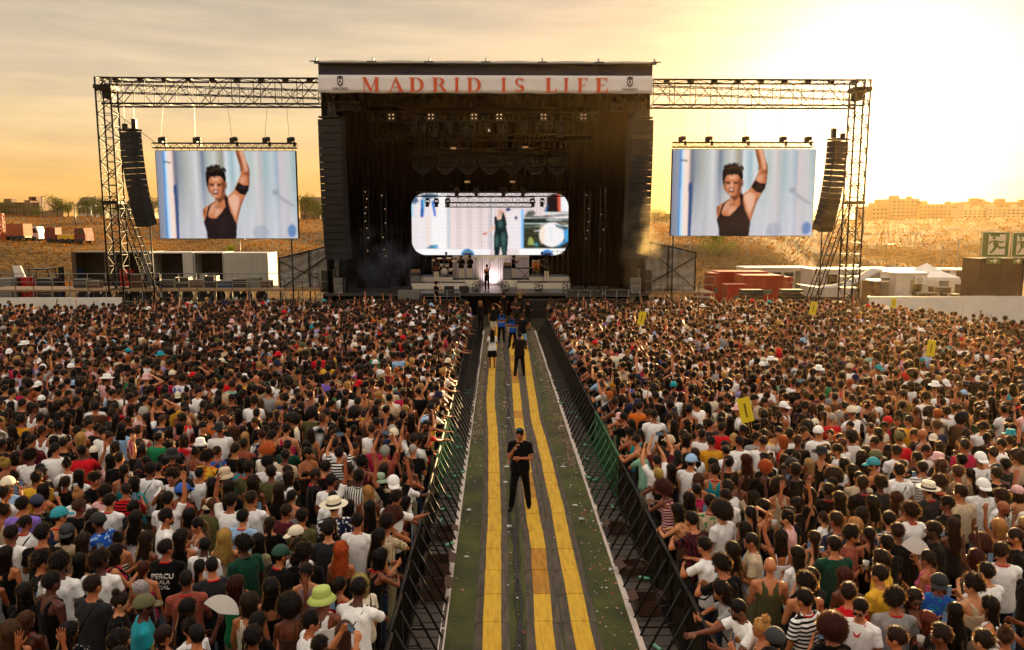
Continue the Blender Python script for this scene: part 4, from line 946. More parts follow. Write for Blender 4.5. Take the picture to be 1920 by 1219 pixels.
def img_side(u, v):
    x = 35 + 50 * v + u * 1795; y = 68 + v * 1097; rs = np.random.RandomState(2)
    im = np.zeros(u.shape + (3,)); xs = x - 60 * v
    keys = [(35, (.30, .30, .36)), (120, (.35, .40, .48)), (150, (.25, .55, .85)), (175, (.80, .90, .95)), (215, (.92, .66, .50)), (245, (.55, .42, .42)), (275, (.20, .22, .28)), (330, (.34, .38, .40)), (420, (.50, .50, .46)), (500, (.60, .62, .62)), (540, (.72, .72, .70)), (600, (.42, .44, .46)), (630, (.22, .26, .34)), (680, (.44, .48, .46)), (780, (.66, .66, .62)), (850, (.44, .42, .34)), (890, (.36, .36, .32)), (930, (.72, .76, .78)), (1010, (.40, .54, .58)), (1070, (.68, .74, .76)), (1140, (.55, .62, .62)), (1250, (.54, .60, .58)), (1320, (.70, .68, .66)), (1360, (.60, .56, .54)), (1440, (.42, .54, .58)), (1520, (.58, .64, .66)), (1590, (.40, .50, .58)), (1620, (.66, .60, .62)), (1740, (.60, .62, .62)), (1800, (.42, .54, .56)), (1900, (.56, .54, .60))]
    kx = [k[0] for k in keys]
    for c in range(3): im[..., c] = np.interp(xs, kx, [k[1][c] for k in keys])
    low = np.array((.66, .64, .68)); t = np.clip((v - .25) * 1.1, 0, .72)[..., None] * (x > 330)[..., None]; im = im * (1 - t) + low * t * (1 + .07 * np.sin(x * .021) + .05 * np.sin(x * .06))[..., None]
    def paint(m, c, k=1, a=1.0):
        nonlocal im
        m = soft(m, k)[..., None] * a; im = im * (1 - m) + np.array(c) * m
    def P(pts, c, k=1, a=1.0): paint(poly(x, y, pts), c, k, a)
    def E(cx, cy, rx, ry, c, k=1, a=1.0): paint(ellm(x, y, cx, cy, rx, ry), c, k, a)
    P([(125, 68), (160, 68), (225, 1165), (165, 1165)], (.08, .30, .65), 5, .9); P([(160, 68), (240, 68), (300, 1165), (215, 1165)], (.95, .78, .68), 4, .9); P([(150, 68), (178, 68), (225, 1165), (190, 1165)], (.62, .85, 1), 3, .8); P([(265, 500), (300, 480), (335, 1165), (300, 1165)], (.01, .08, .26), 3, .95)
    P([(140, 190), (230, 205), (230, 222), (140, 212)], (.05, .06, .08), 2, .8); E(1800, 1070, 55, 85, (.12, .26, .52), 6, .9); E(1390, 1090, 110, 90, (.36, .40, .52), 8, .5); E(1580, 580, 45, 40, (.30, .32, .34), 7, .6); P([(1580, 590), (1640, 620), (1830, 740), (1820, 775), (1650, 680)], (.34, .34, .38), 6, .6)
    S, D, L, O = (.50, .17, .075), (.14, .035, .015), (.86, .55, .40), (.62, .24, .11)
    arm = [(1065, 68), (1162, 68), (1200, 180), (1238, 270), (1245, 370), (1240, 500), (1195, 620), (1140, 740), (1110, 850), (1080, 1000), (985, 760), (950, 650), (1040, 560), (1100, 430), (1135, 340), (1130, 280), (1090, 160)]
    P(arm, O, 1); P([(1065, 68), (1095, 68), (1140, 190), (1160, 300), (1130, 340), (1120, 250)], D, 3, .75); P([(1120, 68), (1150, 68), (1185, 180), (1215, 300), (1200, 330), (1165, 220)], L, 4, .8); P([(1150, 350), (1230, 320), (1238, 380), (1200, 370)], D, 3, .6); P([(1130, 400), (1190, 390), (1180, 470), (1120, 470)], L, 4, .5); P([(1215, 220), (1245, 300), (1245, 500), (1225, 500), (1225, 330)], D, 2, .7)
    P([(1040, 600), (1110, 640), (1110, 760), (1060, 900), (985, 720), (960, 660)], L, 8, .85); P([(1190, 620), (1140, 740), (1110, 850), (1080, 990), (1090, 850), (1130, 700)], D, 3, .65)
    P([(640, 800), (660, 775), (800, 690), (795, 640), (930, 600), (960, 650), (1000, 780), (1080, 1000), (1000, 1000), (680, 1000), (640, 880)], O, 1)
    P([(795, 640), (850, 655), (935, 590), (945, 640), (860, 720), (810, 720)], D, 4, .85); P([(800, 660), (830, 690), (840, 760), (815, 720)], L, 3, .6); P([(640, 800), (665, 780), (680, 830), (660, 900)], D, 2, .6); P([(720, 750), (790, 720), (830, 780), (760, 850), (700, 860)], L, 7, .45); P([(820, 790), (900, 800), (820, 890), (780, 880)], L, 6, .55); P([(790, 760), (850, 740), (870, 760), (800, 790)], D, 4, .4)
    P([(652, 960), (680, 890), (700, 800), (715, 755), (795, 695), (740, 760), (715, 830), (705, 885), (745, 910), (820, 908), (880, 840), (935, 760), (918, 650), (940, 620), (968, 645), (965, 700), (1000, 830), (1082, 985), (1080, 1100), (1072, 1180), (700, 1180), (690, 1080)], (.03, .018, .02), 1); E(770, 945, 18, 30, (.10, .03, .03), 2, .6); E(900, 1000, 90, 120, (.045, .028, .03), 8, .5)
    P([(708, 560), (700, 440), (720, 380), (900, 380), (935, 460), (925, 580), (880, 640), (830, 655), (790, 645), (745, 600)], O, 2)
    P([(880, 420), (935, 470), (925, 590), (870, 645), (885, 560)], D, 4, .8); P([(705, 470), (722, 470), (740, 580), (790, 640), (770, 640), (715, 560)], D, 3, .7); P([(755, 400), (860, 400), (850, 440), (770, 445)], L, 5, .7); E(805, 515, 16, 36, L, 3, .9); E(765, 530, 22, 24, L, 5, .5); E(800, 632, 26, 14, L, 3, .6); E(858, 535, 24, 30, (.55, .22, .12), 4, .6)
    P([(725, 470), (785, 480), (785, 500), (725, 492)], D, 2, .95); P([(825, 482), (890, 470), (890, 492), (828, 500)], D, 2, .95); E(760, 492, 24, 9, (.03, .01, .01), 1, .9); E(855, 492, 24, 9, (.03, .01, .01), 1, .9); P([(788, 480), (796, 540), (780, 545)], D, 2, .6)
    E(808, 582, 36, 30, (.28, .03, .02), 2, 1); E(808, 578, 20, 17, (.80, .70, .66), 1, 1); E(808, 594, 14, 8, (.10, .02, .02), 1, .9); E(938, 495, 16, 42, D, 2, .9); E(940, 470, 12, 20, O, 2, .7)
    hp = [(715, 475), (705, 540), (688, 480), (680, 400), (676, 340), (700, 290), (750, 262), (800, 255), (860, 270), (910, 300), (935, 360), (942, 430), (930, 470), (905, 430), (880, 390), (850, 380), (808, 385), (796, 402), (780, 385), (740, 390), (722, 420)]
    P(hp, (.015, .01, .01), 1)
    for _ in range(26): a = rs.uniform(-2.7, .1); cx, cy = 808 + 130 * math.cos(a), 340 + 88 * math.sin(a); E(cx, cy, rs.uniform(8, 18), rs.uniform(8, 20), (.015, .01, .01), 1, .9)
    for _ in range(14): a = rs.uniform(-2.6, -.4); E(808 + 80 * math.cos(a), 350 + 60 * math.sin(a), 20, 7, (.09, .05, .03), 2, .5)
    P([(1098, 455), (1160, 495), (1240, 500), (1232, 560), (1190, 622), (1120, 600), (1055, 540)], (.02, .012, .014), 1); P([(1120, 500), (1200, 520), (1190, 545), (1110, 520)], (.07, .05, .05), 3, .6)
    return np.clip(im, 0, 1)
def img_centre(u, v):
    x = 155 + u * 1495; y = 110 + v * 582; im = np.ones(u.shape + (3,)) * np.array((.80, .69, .68)); im *= (1 + .07 * np.sin(x * .06) * (x < 940) + .04 * np.sin(x * .19))[..., None] * (1 + .12 * (v - .4))[..., None]
    rs = np.random.RandomState(6)
    def paint(m, c, k=1, a=1.0):
        nonlocal im
        m = soft(m, k)[..., None] * a; im = im * (1 - m) + np.array(c) * m
    def P(pts, c, k=1, a=1.0): paint(poly(x, y, pts), c, k, a)
    def E(cx, cy, rx, ry, c, k=1, a=1.0): paint(ellm(x, y, cx, cy, rx, ry), c, k, a)
    def B(x0, x1, y0, y1, c, k=1, a=1.0): paint((x > x0) & (x < x1) & (y > y0) & (y < y1), c, k, a)
    B(150, 340, 110, 700, (.90, .86, .88), 8, .7); B(345, 495, 110, 640, (.95, .94, .94), 4, .9); B(495, 510, 170, 640, (.35, .72, .80), 2, .7); B(486, 496, 170, 640, (.95, .6, .55), 2, .4); B(300, 325, 330, 600, (.95, .72, .55), 4, .5); B(155, 172, 200, 330, (.3, .7, .9), 2, .8)
    for q in ([(160, 155), (205, 135), (225, 190), (185, 215), (160, 205)], [(240, 130), (300, 115), (400, 120), (410, 150), (330, 165), (260, 160)]): P(q, (.03, .10, .22), 3, .9)
    P([(245, 170), (285, 165), (268, 330), (240, 338)], (.02, .12, .45), 2); P([(262, 170), (285, 165), (272, 300)], (.3, .85, .95), 2, .7); P([(345, 185), (372, 180), (388, 325), (368, 328)], (.03, .2, .7), 2); P([(385, 170), (395, 180), (392, 320), (386, 320)], (.95, .55, .45), 2, .6); P([(290, 632), (330, 600), (400, 600), (400, 632)], (.03, .18, .34), 3, .95); E(380, 612, 22, 16, (.1, .5, .8), 2, .8)
    B(520, 900, 636, 692, (.96, .94, .95), 3, .9); B(155, 520, 640, 690, (1, .99, .99), 4, 1); B(902, 915, 160, 640, (.35, .42, .48), 3, .7); B(925, 938, 160, 640, (.9, .95, 1), 2, .7); B(880, 896, 300, 640, (.55, .55, .6), 4, .5)
    E(685, 700, 64, 66, (.02, .25, .6), 2); E(688, 712, 50, 56, (.03, .06, .12), 3); P([(640, 660), (730, 655), (735, 668), (638, 674)], (.4, .45, .35), 2, .6)
    B(1215, 1660, 345, 632, (.02, .03, .02), 2); B(1192, 1222, 262, 634, (.25, .6, 1), 3, .95); B(1180, 1196, 262, 634, (.95, .9, .98), 3, .8); B(1060, 1180, 270, 640, (.90, .84, .86), 5, .8)
    for _ in range(46): y0 = rs.uniform(270, 470); x0 = rs.uniform(1210, 1600); P([(x0, y0), (x0 + rs.uniform(60, 260), y0 + rs.uniform(-8, 4)), (x0 + rs.uniform(60, 260), y0 + rs.uniform(4, 12)), (x0, y0 + rs.uniform(3, 10))], [(.8, .88, .85), (.05, .06, .05), (.3, .45, .38), (.6, .55, .4), (.9, .9, .9), (.04, .05, .06)][rs.randint(6)], 2, .8)
    P([(1230, 330), (1260, 280), (1310, 270), (1340, 300), (1300, 330)], (.08, .10, .06), 3, .9)
    for yy in range(420, 630, 22): B(1220, 1400, yy, yy + 7, (.22, .20, .10), 2, .55)
    P([(1262, 600), (1270, 540), (1285, 520), (1310, 540), (1330, 600)], (.45, .5, .15), 3, .9); E(1345, 595, 18, 20, (.1, .4, .5), 3, .8)
    E(1495, 500, 122, 116, (.93, .90, .90), 2); E(1400, 500, 26, 90, (.96, .75, .5), 4, .6); P([(1470, 430), (1500, 430), (1495, 560), (1480, 560)], (.7, .8, .8), 4, .5); P([(1520, 400), (1660, 440), (1660, 480), (1530, 425)], (.05, .15, .2), 2, .9); P([(1600, 470), (1660, 440), (1660, 560), (1560, 615), (1540, 605), (1620, 560)], (.1, .45, .8), 3, .9); P([(1570, 620), (1660, 560), (1660, 632)], (.05, .04, .03), 2)
    P([(1440, 150), (1500, 115), (1560, 115), (1560, 290), (1420, 290), (1440, 220)], (.025, .015, .015), 2); P([(1540, 110), (1575, 110), (1580, 290), (1550, 290)], (.75, .12, .05), 3, .9); B(1580, 1660, 110, 280, (.92, .92, .93), 3); P([(1425, 290), (1455, 200), (1440, 290)], (.1, .4, .9), 2, .8); B(1400, 1660, 292, 304, (.9, .95, .92), 2, .9)
    B(1180, 1660, 634, 700, (1, .99, .95), 2); E(1450, 702, 62, 62, (.03, .3, .75), 2); E(1452, 715, 50, 54, (.02, .04, .12), 3); E(1150, 342, 13, 18, (.02, .02, .12), 2); E(1075, 264, 24, 16, (.02, .04, .2), 2)
    sk, sd = (.86, .58, .48), (.55, .26, .18)
    P([(962, 262), (1035, 262), (1052, 330), (1060, 400), (950, 400), (942, 340), (985, 300)], sk, 2); P([(985, 262), (1020, 262), (1010, 320), (985, 320)], sd, 3, .6); P([(945, 400), (956, 440), (875, 492), (830, 502), (825, 488), (880, 468)], sk, 2); E(850, 492, 22, 9, (.62, .16, .13), 2)
    dk = (.012, .03, .035); P([(945, 330), (960, 325), (975, 365), (1010, 350), (1020, 290), (1030, 290), (1050, 345), (1060, 400), (1058, 440), (1075, 520), (1070, 600), (1060, 700), (1020, 700), (1005, 620), (1000, 620), (985, 700), (945, 700), (935, 600), (935, 520), (950, 450), (942, 370)], dk, 1)
    for cx, cy, a, b_ in ((1030, 545, 22, 70), (965, 560, 16, 60), (1000, 400, 22, 36), (1035, 650, 12, 40)): E(cx, cy, a, b_, (.10, .20, .18), 6, .7)
    im *= (1 - .10 * (np.sin(y * .36) > .2))[..., None]
    return np.clip(im, 0, 1)
def led(name, P0, P1, fn, W, H, strength, round_=0, lab='', curve=False):
    """P0 = top left, P1 = bottom right corner in the world, facing the crowd"""
    im = blur(screen_image(W, H, fn), 1) ** 1.15; im = im * (1 + .05 * np.random.RandomState(4).normal(size=im.shape[:2] + (1,))) * (1 - .05 * (np.arange(H) % 3 == 0))[:, None, None]; w_ = P1.x - P0.x; h_ = P0.z - P1.z; r_ = empty(name, ((P0.x + P1.x) / 2, P0.y, P1.z)); tag(r_, lab, 'screen', 'video screens')
    xs = np.linspace(-w_ / 2, w_ / 2, W + 1); zs = np.linspace(h_, 0, H + 1); vs = [(x, 0, z) for z in zs for x in xs]; fs = []; cols = []
    for j in range(H):
        for i in range(W):
            if round_:
                dx = max(abs((i + .5) / W * w_ - w_ / 2) - (w_ / 2 - round_), 0); dz = max(abs((j + .5) / H * h_ - h_ / 2) - (h_ / 2 - round_), 0)
                if dx * dx + dz * dz > round_ ** 2: continue
            fs.append((j * (W + 1) + i, (j + 1) * (W + 1) + i, (j + 1) * (W + 1) + i + 1, j * (W + 1) + i + 1)); cols.append(im[j, i])
    t = NT(name + '_light'); a = t.n('ShaderNodeAttribute', attribute_name='Col'); e = t.n('ShaderNodeEmission', {0: a.outputs['Color'], 1: strength}); t.l(e.outputs[0], t.out.inputs[0])
    me = npmesh('display', vs, fs, [t.m], None, False); at_ = me.color_attributes.new('Col', 'FLOAT_COLOR', 'CORNER'); cc = np.ones((len(cols) * 4, 4), np.float32); cc[:, :3] = np.repeat(np.array(cols), 4, 0); at_.data.foreach_set('color', cc.ravel())
    link('display', me, r_)
    b = MB()
    if round_:
        pts = []
        for cx, cz, a0 in ((w_ / 2 - round_, h_ - round_, 0), (-w_ / 2 + round_, h_ - round_, 90), (-w_ / 2 + round_, round_, 180), (w_ / 2 - round_, round_, 270)):
            for k in range(7): a = R(a0 + 15 * k); pts.append((cx + (round_ + .06) * math.cos(a), cz + (round_ + .06) * math.sin(a)))
        b.prism(pts, (0, .02, 0), (1, 0, 0), (0, 0, 1), (0, .2, 0))
    else:
        b.b2((-w_ / 2 - .03, .01, -.03), (w_ / 2 + .03, .12, h_ + .03))
        n = 9
        for i in range(n + 1): x = -w_ / 2 + w_ * i / n; b.b2((x - .03, .12, 0), (x + .03, .3, h_))
        for i in range(7): z = h_ * i / 6; b.b2((-w_ / 2, .3, z - .03), (w_ / 2, .34, z + .03))
    b.build('cabinet', K_BLACK, r_); return r_
SCR = .33
YS = 51.6
led('video_screen', at(291, 283, YS), at(559, 447, YS), img_side, 268, 164, SCR, 0, 'hanging video screen at the left of the stage showing a singer with raised arm')
led('video_screen', at(1262, 280, YS), at(1522, 442, YS), img_side, 268, 164, SCR, 0, 'hanging video screen at the right of the stage showing a singer with raised arm')
led('video_screen', at(771, 362, 61), at(1065, 478, 61), img_centre, 300, 118, .36, 1.1, 'wide round-cornered video screen inside the stage above the band')
for px0, px1, py, hp, sd in ((287, 556, 274, (302, 367, 436, 497, 543), 'left'), (1261, 1524, 271, (1276, 1326, 1395, 1465, 1512), 'right')):
    x0, x1 = Xa(px0, YS, py), Xa(px1, YS, py); zc = Za(py, YS); r_ = empty('screen_truss', ((x0 + x1) / 2, YS, zc)); tag(r_, 'slim truss holding up the %s video screen' % sd, 'truss')
    b = MB(); truss(b, (-(x1 - x0) / 2, 0, 0), ((x1 - x0) / 2, 0, 0), .34, .3, .45, .035, .018); b.build('span', K_BLACK, r_)
    b = MB(); 
    for i in range(18): x = -(x1 - x0) / 2 + (x1 - x0) * (i + .5) / 18; b.tube((x, 0, -.15), (x, 0, Za(283 if sd == 'left' else 280, YS) - zc), .02, 5)
    b.build('hanger', K_BLACK, r_)
    for i, hx in enumerate(hp):
        X0 = Xa(hx, YS, py); ho = empty('chain_hoist', (X0, YS, zc + .2)); tag(ho, 'chain hoist lifting the %s video screen truss' % sd, 'chain hoist', 'chain hoists above the %s screen' % sd)
        b = MB(); b.box((0, 0, .12), (.26, .26, .36)); b.lathe([(.001, -.16), (.13, -.16), (.15, 0), (.13, .16), (.001, .16)], 10, (.16, 0, .22), Matrix.Rotation(R(90), 3, 'Y')); b.box((.3, 0, -.1), (.12, .2, .3)); b.build('motor', K_BLACK, ho)
        b = MB(); b.tube((0, 0, .3), (rnd.uniform(-.3, .3), 0, zbot - zc - .2), .013, 4); b.build('chain', K_STEEL, ho)

# ---- line arrays ----
def line_array(x, y, ztop_, n, w, h, face, pit0, pit1, lab, grp, d=.7):
    r_ = empty('line_array', (x, y, ztop_), 0); tag(r_, lab, 'loudspeaker array', grp); F = Vector((math.sin(face), -math.cos(face), 0)); S = Vector((math.cos(face), math.sin(face), 0)); pos = Vector((0, 0, 0))
    for i in range(n):
        p = R(pit0 + (pit1 - pit0) * (i / (n - 1)) ** 1.3); U = Vector((0, 0, 1)) * math.cos(p) + F * math.sin(p); D = F * math.cos(p) - Vector((0, 0, 1)) * math.sin(p); c = pos - U * (h / 2)
        b = MB(); q = Matrix((S, -D, U)).transposed(); b.box(c, (w, d, h * .93), 0, q); b.box(c + D * (d / 2), (w * .93, .03, h * .8), 0, q)
        for sg in (-1, 1): b.box(c + D * (d / 2 - .1) + S * (sg * (w / 2 + .012)), (.03, .16, h * .98), 0, q)
        b.build('cabinet', K_CAB, r_); pos = pos - U * h
    b = MB(); b.box((0, 0, .12), (w * .9, d * 1.3, .1), 0, Matrix.Rotation(face, 3, 'Z')); b.build('flying_frame', K_BLACK, r_)
    for c_, d_ in ((-F * .35 + Vector((0, 0, .55)), (.28, .28, .6)), (F * .35 + Vector((0, 0, .3)), (.25, .25, .35))): b = MB(); b.box(c_, d_); b.build('hoist', K_BLACK, r_)
    b = MB(); b.tube(-F * .35 + Vector((0, 0, .8)), -F * .35 + Vector((0, 0, max(zbot - ztop_, .9))), .014, 4); b.tube(F * .35 + Vector((0, 0, .4)), F * .35 + Vector((0, 0, max(zbot - ztop_, .9))), .014, 4); b.build('chain', K_STEEL, r_)
    return r_
line_array(Xa(244, 51, 250), 51, Za(249, 51), 16, 1.2, .375, R(-28), 2, 15, 'curved line of black speakers hanging left of the left screen', None)
line_array(Xa(1571, 51, 262), 51, Za(264, 51), 16, 1.2, .365, R(28), 2, 17, 'curved line of black speakers hanging right of the right screen', None)
line_array(Xa(622, 50.8, 225), 50.8, Za(225, 50.8), 20, 1.5, .445, R(-12), 0, 7, 'tall black line array hanging at the left edge of the stage', None, .8)
line_array(Xa(1200, 50.8, 225), 50.8, Za(225, 50.8), 20, 1.5, .445, R(12), 0, 7, 'tall black line array hanging at the right edge of the stage', None, .8)
for px, py, sd in ((281, 413, 'left'), (1542, 420, 'right')):
    p = at(px, py, 51.3); b = MB(); b.tube((p.x, 51.3, 0), p, .045, 8); b.lathe([(.25, 0), (.25, .04), (.05, .08)], 10, (p.x, 51.3, 0)); tag(b.build('steady_pole', K_BLACK), 'thin black pole under the %s outer line array' % sd, 'pole')

# ---- the stage ----
SX0, SX1 = Xa(640, 52), Xa(1212, 52); ZF = 1.49
st = empty('stage', (Xa(907, 52), 52, 0)); tag(st, 'huge black festival stage with deck, drapes and canopy roof', 'stage'); so = st.location
def sb(name, mt, *boxes):
    b = MB()
    for p0, p1 in boxes: b.b2(Vector(p0) - so, Vector(p1) - so)
    return b.build(name, mt, st)
FX0, FX1 = Xa(603, 52), Xa(1218, 52)
sb('deck', mat('stage_floor', '3a3634', .35, 0, .3, 2), ((FX0, 51.7, ZF - .18), (FX1, 67, ZF)))
sb('skirt', K_DRAPE, ((FX0, 51.75, 0), (FX1, 51.85, ZF - .18)))
# drapes with folds
def drape(x0, x1, y, z0, z1, amp=.12, per=.35, name='drape', m=None, along='x', scal=0):
    n = max(12, int(abs(x1 - x0) / per * 6)); vs = []; fs = []
    for i in range(n + 1):
        t = x0 + (x1 - x0) * i / n; o = amp * math.sin(i / 6 * 2 * math.pi) + amp * .5 * math.sin(i * .37)
        for z in (z0, z1):
            p = (t, y + o, z) if along == 'x' else (y + o, t, z); vs.append(Vector(p) - so)
    fs = [(2 * i, 2 * i + 2, 2 * i + 3, 2 * i + 1) for i in range(n)]; b = MB(); b.add(vs, fs, True); o = b.build(name, m or K_DRAPE, st); s = o.modifiers.new('s', 'SOLIDIFY'); s.thickness = .02; return o
ZR = Za(205, 52)
drape(Xa(650, 53), Xa(772, 60), 56, ZF, ZR + 1); drape(Xa(1062, 60), Xa(1210, 53.5), 56, ZF, ZR + 1); drape(FX0, FX1, 66, ZF, ZR + 1.5)
drape(52.2, 66, FX0 + .3, ZF, ZR + 1.2, along='y'); drape(52.2, 66, FX1 - .3, ZF, ZR + 1.2, along='y')
drape(Xa(612, 51.8), Xa(1212, 51.8), 51.9, Za(200, 51.8), Za(170, 51.8), .05, .5)
# four legs of scaffold tower behind the arrays
for x, nm in ((FX0 + .8, 'l'), (FX1 - .8, 'r')):
    for yy in (52.6, 62):
        b = MB(); truss(b, Vector((x, yy, .1)) - so, Vector((x, yy, ZR + .6)) - so, 1.0, 1.0, 1.0, .05, .024, Vector((0, 1, 0))); b.build('tower_leg', K_DARKSTEEL, st)
# roof
zb1, zb0 = Za(142, 51), Za(175, 51); XB0, XB1 = Xa(597, 51, 158), Xa(1223, 51, 158); xr0, xr1 = Xa(592, 51, 120), Xa(1228, 51, 120); zr = Za(121, 51)
sb('fascia', K_NAVY, ((xr0 + .15, 51.0, zb1 - .15), (xr1 - .15, 51.12, zr)))
b = MB(); N = 60; vs = []
for j, yy in enumerate((50.7, 50.75, 56, 62, 68, 68.1)):
    for i in range(N + 1):
        t = i / N; hump = abs(math.sin(t * math.pi * 6.0)) * .06; z = zr + (.0 if j in (0, 5) else .12 + hump + (.1 if j > 1 else 0) + .3 * math.sin(math.pi * min(1, max(0, (yy - 51) / 17)))) + (0 if j not in (0,) else -.03)
        vs.append(Vector((xr0 + (xr1 - xr0) * t, yy, z)) - so)
b.add(vs, [(j * (N + 1) + i, j * (N + 1) + i + 1, (j + 1) * (N + 1) + i + 1, (j + 1) * (N + 1) + i) for j in range(5) for i in range(N)], False)
rf = b.build('roof', K_TARP, st); s = rf.modifiers.new('s', 'SOLIDIFY'); s.thickness = .06
b = MB()
for i in range(7):
    x = xr0 + (xr1 - xr0) * i / 6; b.tube(Vector((x, 50.66, zr + .02)) - so, Vector((x, 51.3, zr + .42)) - so, .06, 6); b.tube(Vector((x - .3, 50.66, zr + .1)) - so, Vector((x + .3, 50.66, zr + .1)) - so, .04, 6)
b.tube(Vector((xr0, 50.66, zr)) - so, Vector((xr1, 50.66, zr)) - so, .06, 6); b.build('roof_edge', K_STEEL, st)
sb('ceiling', K_DRAPE, ((xr0 + .3, 51.2, zr - .4), (xr1 - .3, 68, zr - .3)))
sb('side_valance', K_DRAPE, ((xr0 + .3, 51.2, ZR), (xr0 + .42, 66, zr - .45)), ((xr1 - .42, 51.2, ZR), (xr1 - .3, 66, zr - .45)), ((xr0 + .3, 66.2, ZF), (xr1 - .3, 66.3, zr - .45)))
for x, s_ in ((xr0 + .6, 1), (xr1 - .6, -1)):
    b = MB(); truss(b, Vector((x, 51.6, ZR - .6)) - so, Vector((x, 51.6, zr - .5)) - so, .7, .7, .7, .05, .025, Vector((0, 1, 0))); truss(b, Vector((x - s_ * .2, 51.6, ZR + .1)) - so, Vector((x + s_ * 2, 51.6, ZR + .1)) - so, .6, .5, .6, .04, .02); b.build('roof_corner', K_DARKSTEEL, st)

# ---- banner with its lettering ----
bn = empty('banner', ((XB0 + XB1) / 2, 50.9, zb0)); bo = bn.location; tag(bn, 'long white banner across the top of the stage reading MADRID IS LIFE', 'banner')
b = MB(); nx = 80; vs = []
for i in range(nx + 1):
    x = (XB1 - XB0) * (i / nx - .5)
    for k in range(5): z = (zb1 - zb0) * k / 4; vs.append((x, .03 * math.sin(i * .5) * math.sin(k * .8) * .6, z + (-.04 * math.sin(i * .32) ** 2 if k == 0 else 0)))
b.add(vs, [(5 * i + k, 5 * i + 5 + k, 5 * i + 6 + k, 5 * i + k + 1) for i in range(nx) for k in range(4)], True); o_b = b.build('cloth', K_BANNER, bn); s = o_b.modifiers.new('s', 'SOLIDIFY'); s.thickness = .02; s.offset = 1
def rect(x0, y0, x1, y1): return [(x0, y0), (x1, y0), (x1, y1), (x0, y1)]
def arc(cx, cy, rx, ry, a0, a1, n=14): return [(cx + rx * math.cos(R(a0 + (a1 - a0) * i / n)), cy + ry * math.sin(R(a0 + (a1 - a0) * i / n))) for i in range(n + 1)]
def bowl(cx, cy, rx, ry, t, a0=-90, a1=90): # crescent: thick at the side
    o = arc(cx, cy, rx, ry, a0, a1); i_ = arc(cx, cy, rx - t, ry - .05, a1, a0); return o + i_
STEM = .2
def serif(x, y, w_=.34): return rect(x - w_ / 2, y, x + w_ / 2, y + .045)
LET = {
 'M': (1.15, [rect(.08, 0, .13, 1), serif(.11, 0, .26), [(0, 1), (.24, 1), (.62, .12), (.5, 0)], [(.52, 0), (.98, 1), (.9, 1), (.56, .2)], rect(.85, 0, 1.05, 1), serif(.95, 0), serif(.97, .955), serif(.1, .955, .25)]),
 'A': (.95, [[(.40, 1), (.52, 1), (.92, 0), (.68, 0)], [(.44, 1), (.48, .88), (.13, 0), (.08, 0)], rect(.24, .3, .66, .345), serif(.1, 0, .26), serif(.8, 0, .3)]),
 'D': (.92, [rect(.1, 0, .1 + STEM, 1), serif(.17, 0), serif(.17, .955), bowl(.42, .5, .46, .5, .2), rect(.3, .955, .44, 1), rect(.3, 0, .44, .045)]),
 'R': (.95, [rect(.1, 0, .1 + STEM, 1), serif(.2, 0), serif(.17, .955), bowl(.42, .745, .34, .255, .19), rect(.3, .955, .44, 1), rect(.3, .49, .5, .53), [(.44, .5), (.6, .5), (.92, 0), (.7, 0)], serif(.84, 0, .24)]),
 'I': (.42, [rect(.11, 0, .11 + STEM, 1), serif(.21, 0, .36), serif(.21, .955, .36)]),
 'S': (.72, [arc(.34, .74, .27, .26, 20, 250)[::1] + arc(.34, .74, .12, .2, 250, 20), arc(.36, .27, .29, .27, 70, -150) + arc(.36, .27, .12, .2, -150, 70), [(.12, .66), (.3, .52), (.62, .34), (.55, .2), (.3, .42), (.1, .56)], rect(.58, .72, .61, .97), rect(.07, .03, .1, .28)]),
 'L': (.78, [rect(.1, 0, .1 + STEM, 1), serif(.2, .955, .36), serif(.17, 0, .3), rect(.3, 0, .68, .045), [(.55, 0), (.7, 0), (.7, .32)]]),
 'F': (.78, [rect(.1, 0, .1 + STEM, 1), serif(.2, 0, .36), rect(0, .955, .68, 1), [(.55, 1), (.68, 1), (.68, .7)], rect(.3, .48, .5, .52), [(.5, .38), (.5, .62), (.42, .5)]]),
 'E': (.8, [rect(.1, 0, .1 + STEM, 1), rect(0, 0, .7, .045), rect(0, .955, .68, 1), [(.55, 1), (.68, 1), (.68, .7)], [(.55, 0), (.72, 0), (.72, .32)], rect(.3, .48, .5, .52), [(.5, .38), (.5, .62), (.42, .5)]])}
LX = [('M', 681, 711), ('A', 729, 756), ('D', 768, 795), ('R', 811, 838), ('I', 852, 861), ('D', 876, 902), ('I', 940, 949), ('S', 965, 984), ('L', 1023, 1045), ('I', 1057, 1066), ('F', 1083, 1103), ('E', 1117, 1141)]
hz0, hz1 = Za(173, 50.9), Za(146, 50.9)
for ch, a, c in LX:
    wl, polys = LET[ch]; x0, x1 = Xa(a - 1, 50.9, 160), Xa(c + 1, 50.9, 160); sxx = (x1 - x0) / wl; b = MB()
    for k, pg in enumerate(polys): b.prism([(p[0] * sxx, p[1] * (hz1 - hz0)) for p in pg], Vector((x0, 50.86 - .004 * k, hz0)) - bo, (1, 0, 0), (0, 0, 1), (0, -.012, 0))
    b.build('letter', K_LETTER, bn)
def textmesh(s, size, M, mt, name, parent, th=.004):
    c = bpy.data.curves.new(name, 'FONT'); c.body = s; c.size = size; c.extrude = th; c.align_x = 'CENTER'; o = bpy.data.objects.new(name, c); COL.objects.link(o)
    me = bpy.data.meshes.new_from_object(o.evaluated_get(bpy.context.evaluated_depsgraph_get())); bpy.data.objects.remove(o); me.materials.clear(); me.materials.append(mt); q = link(name, me, parent); q.matrix_basis = M; return q
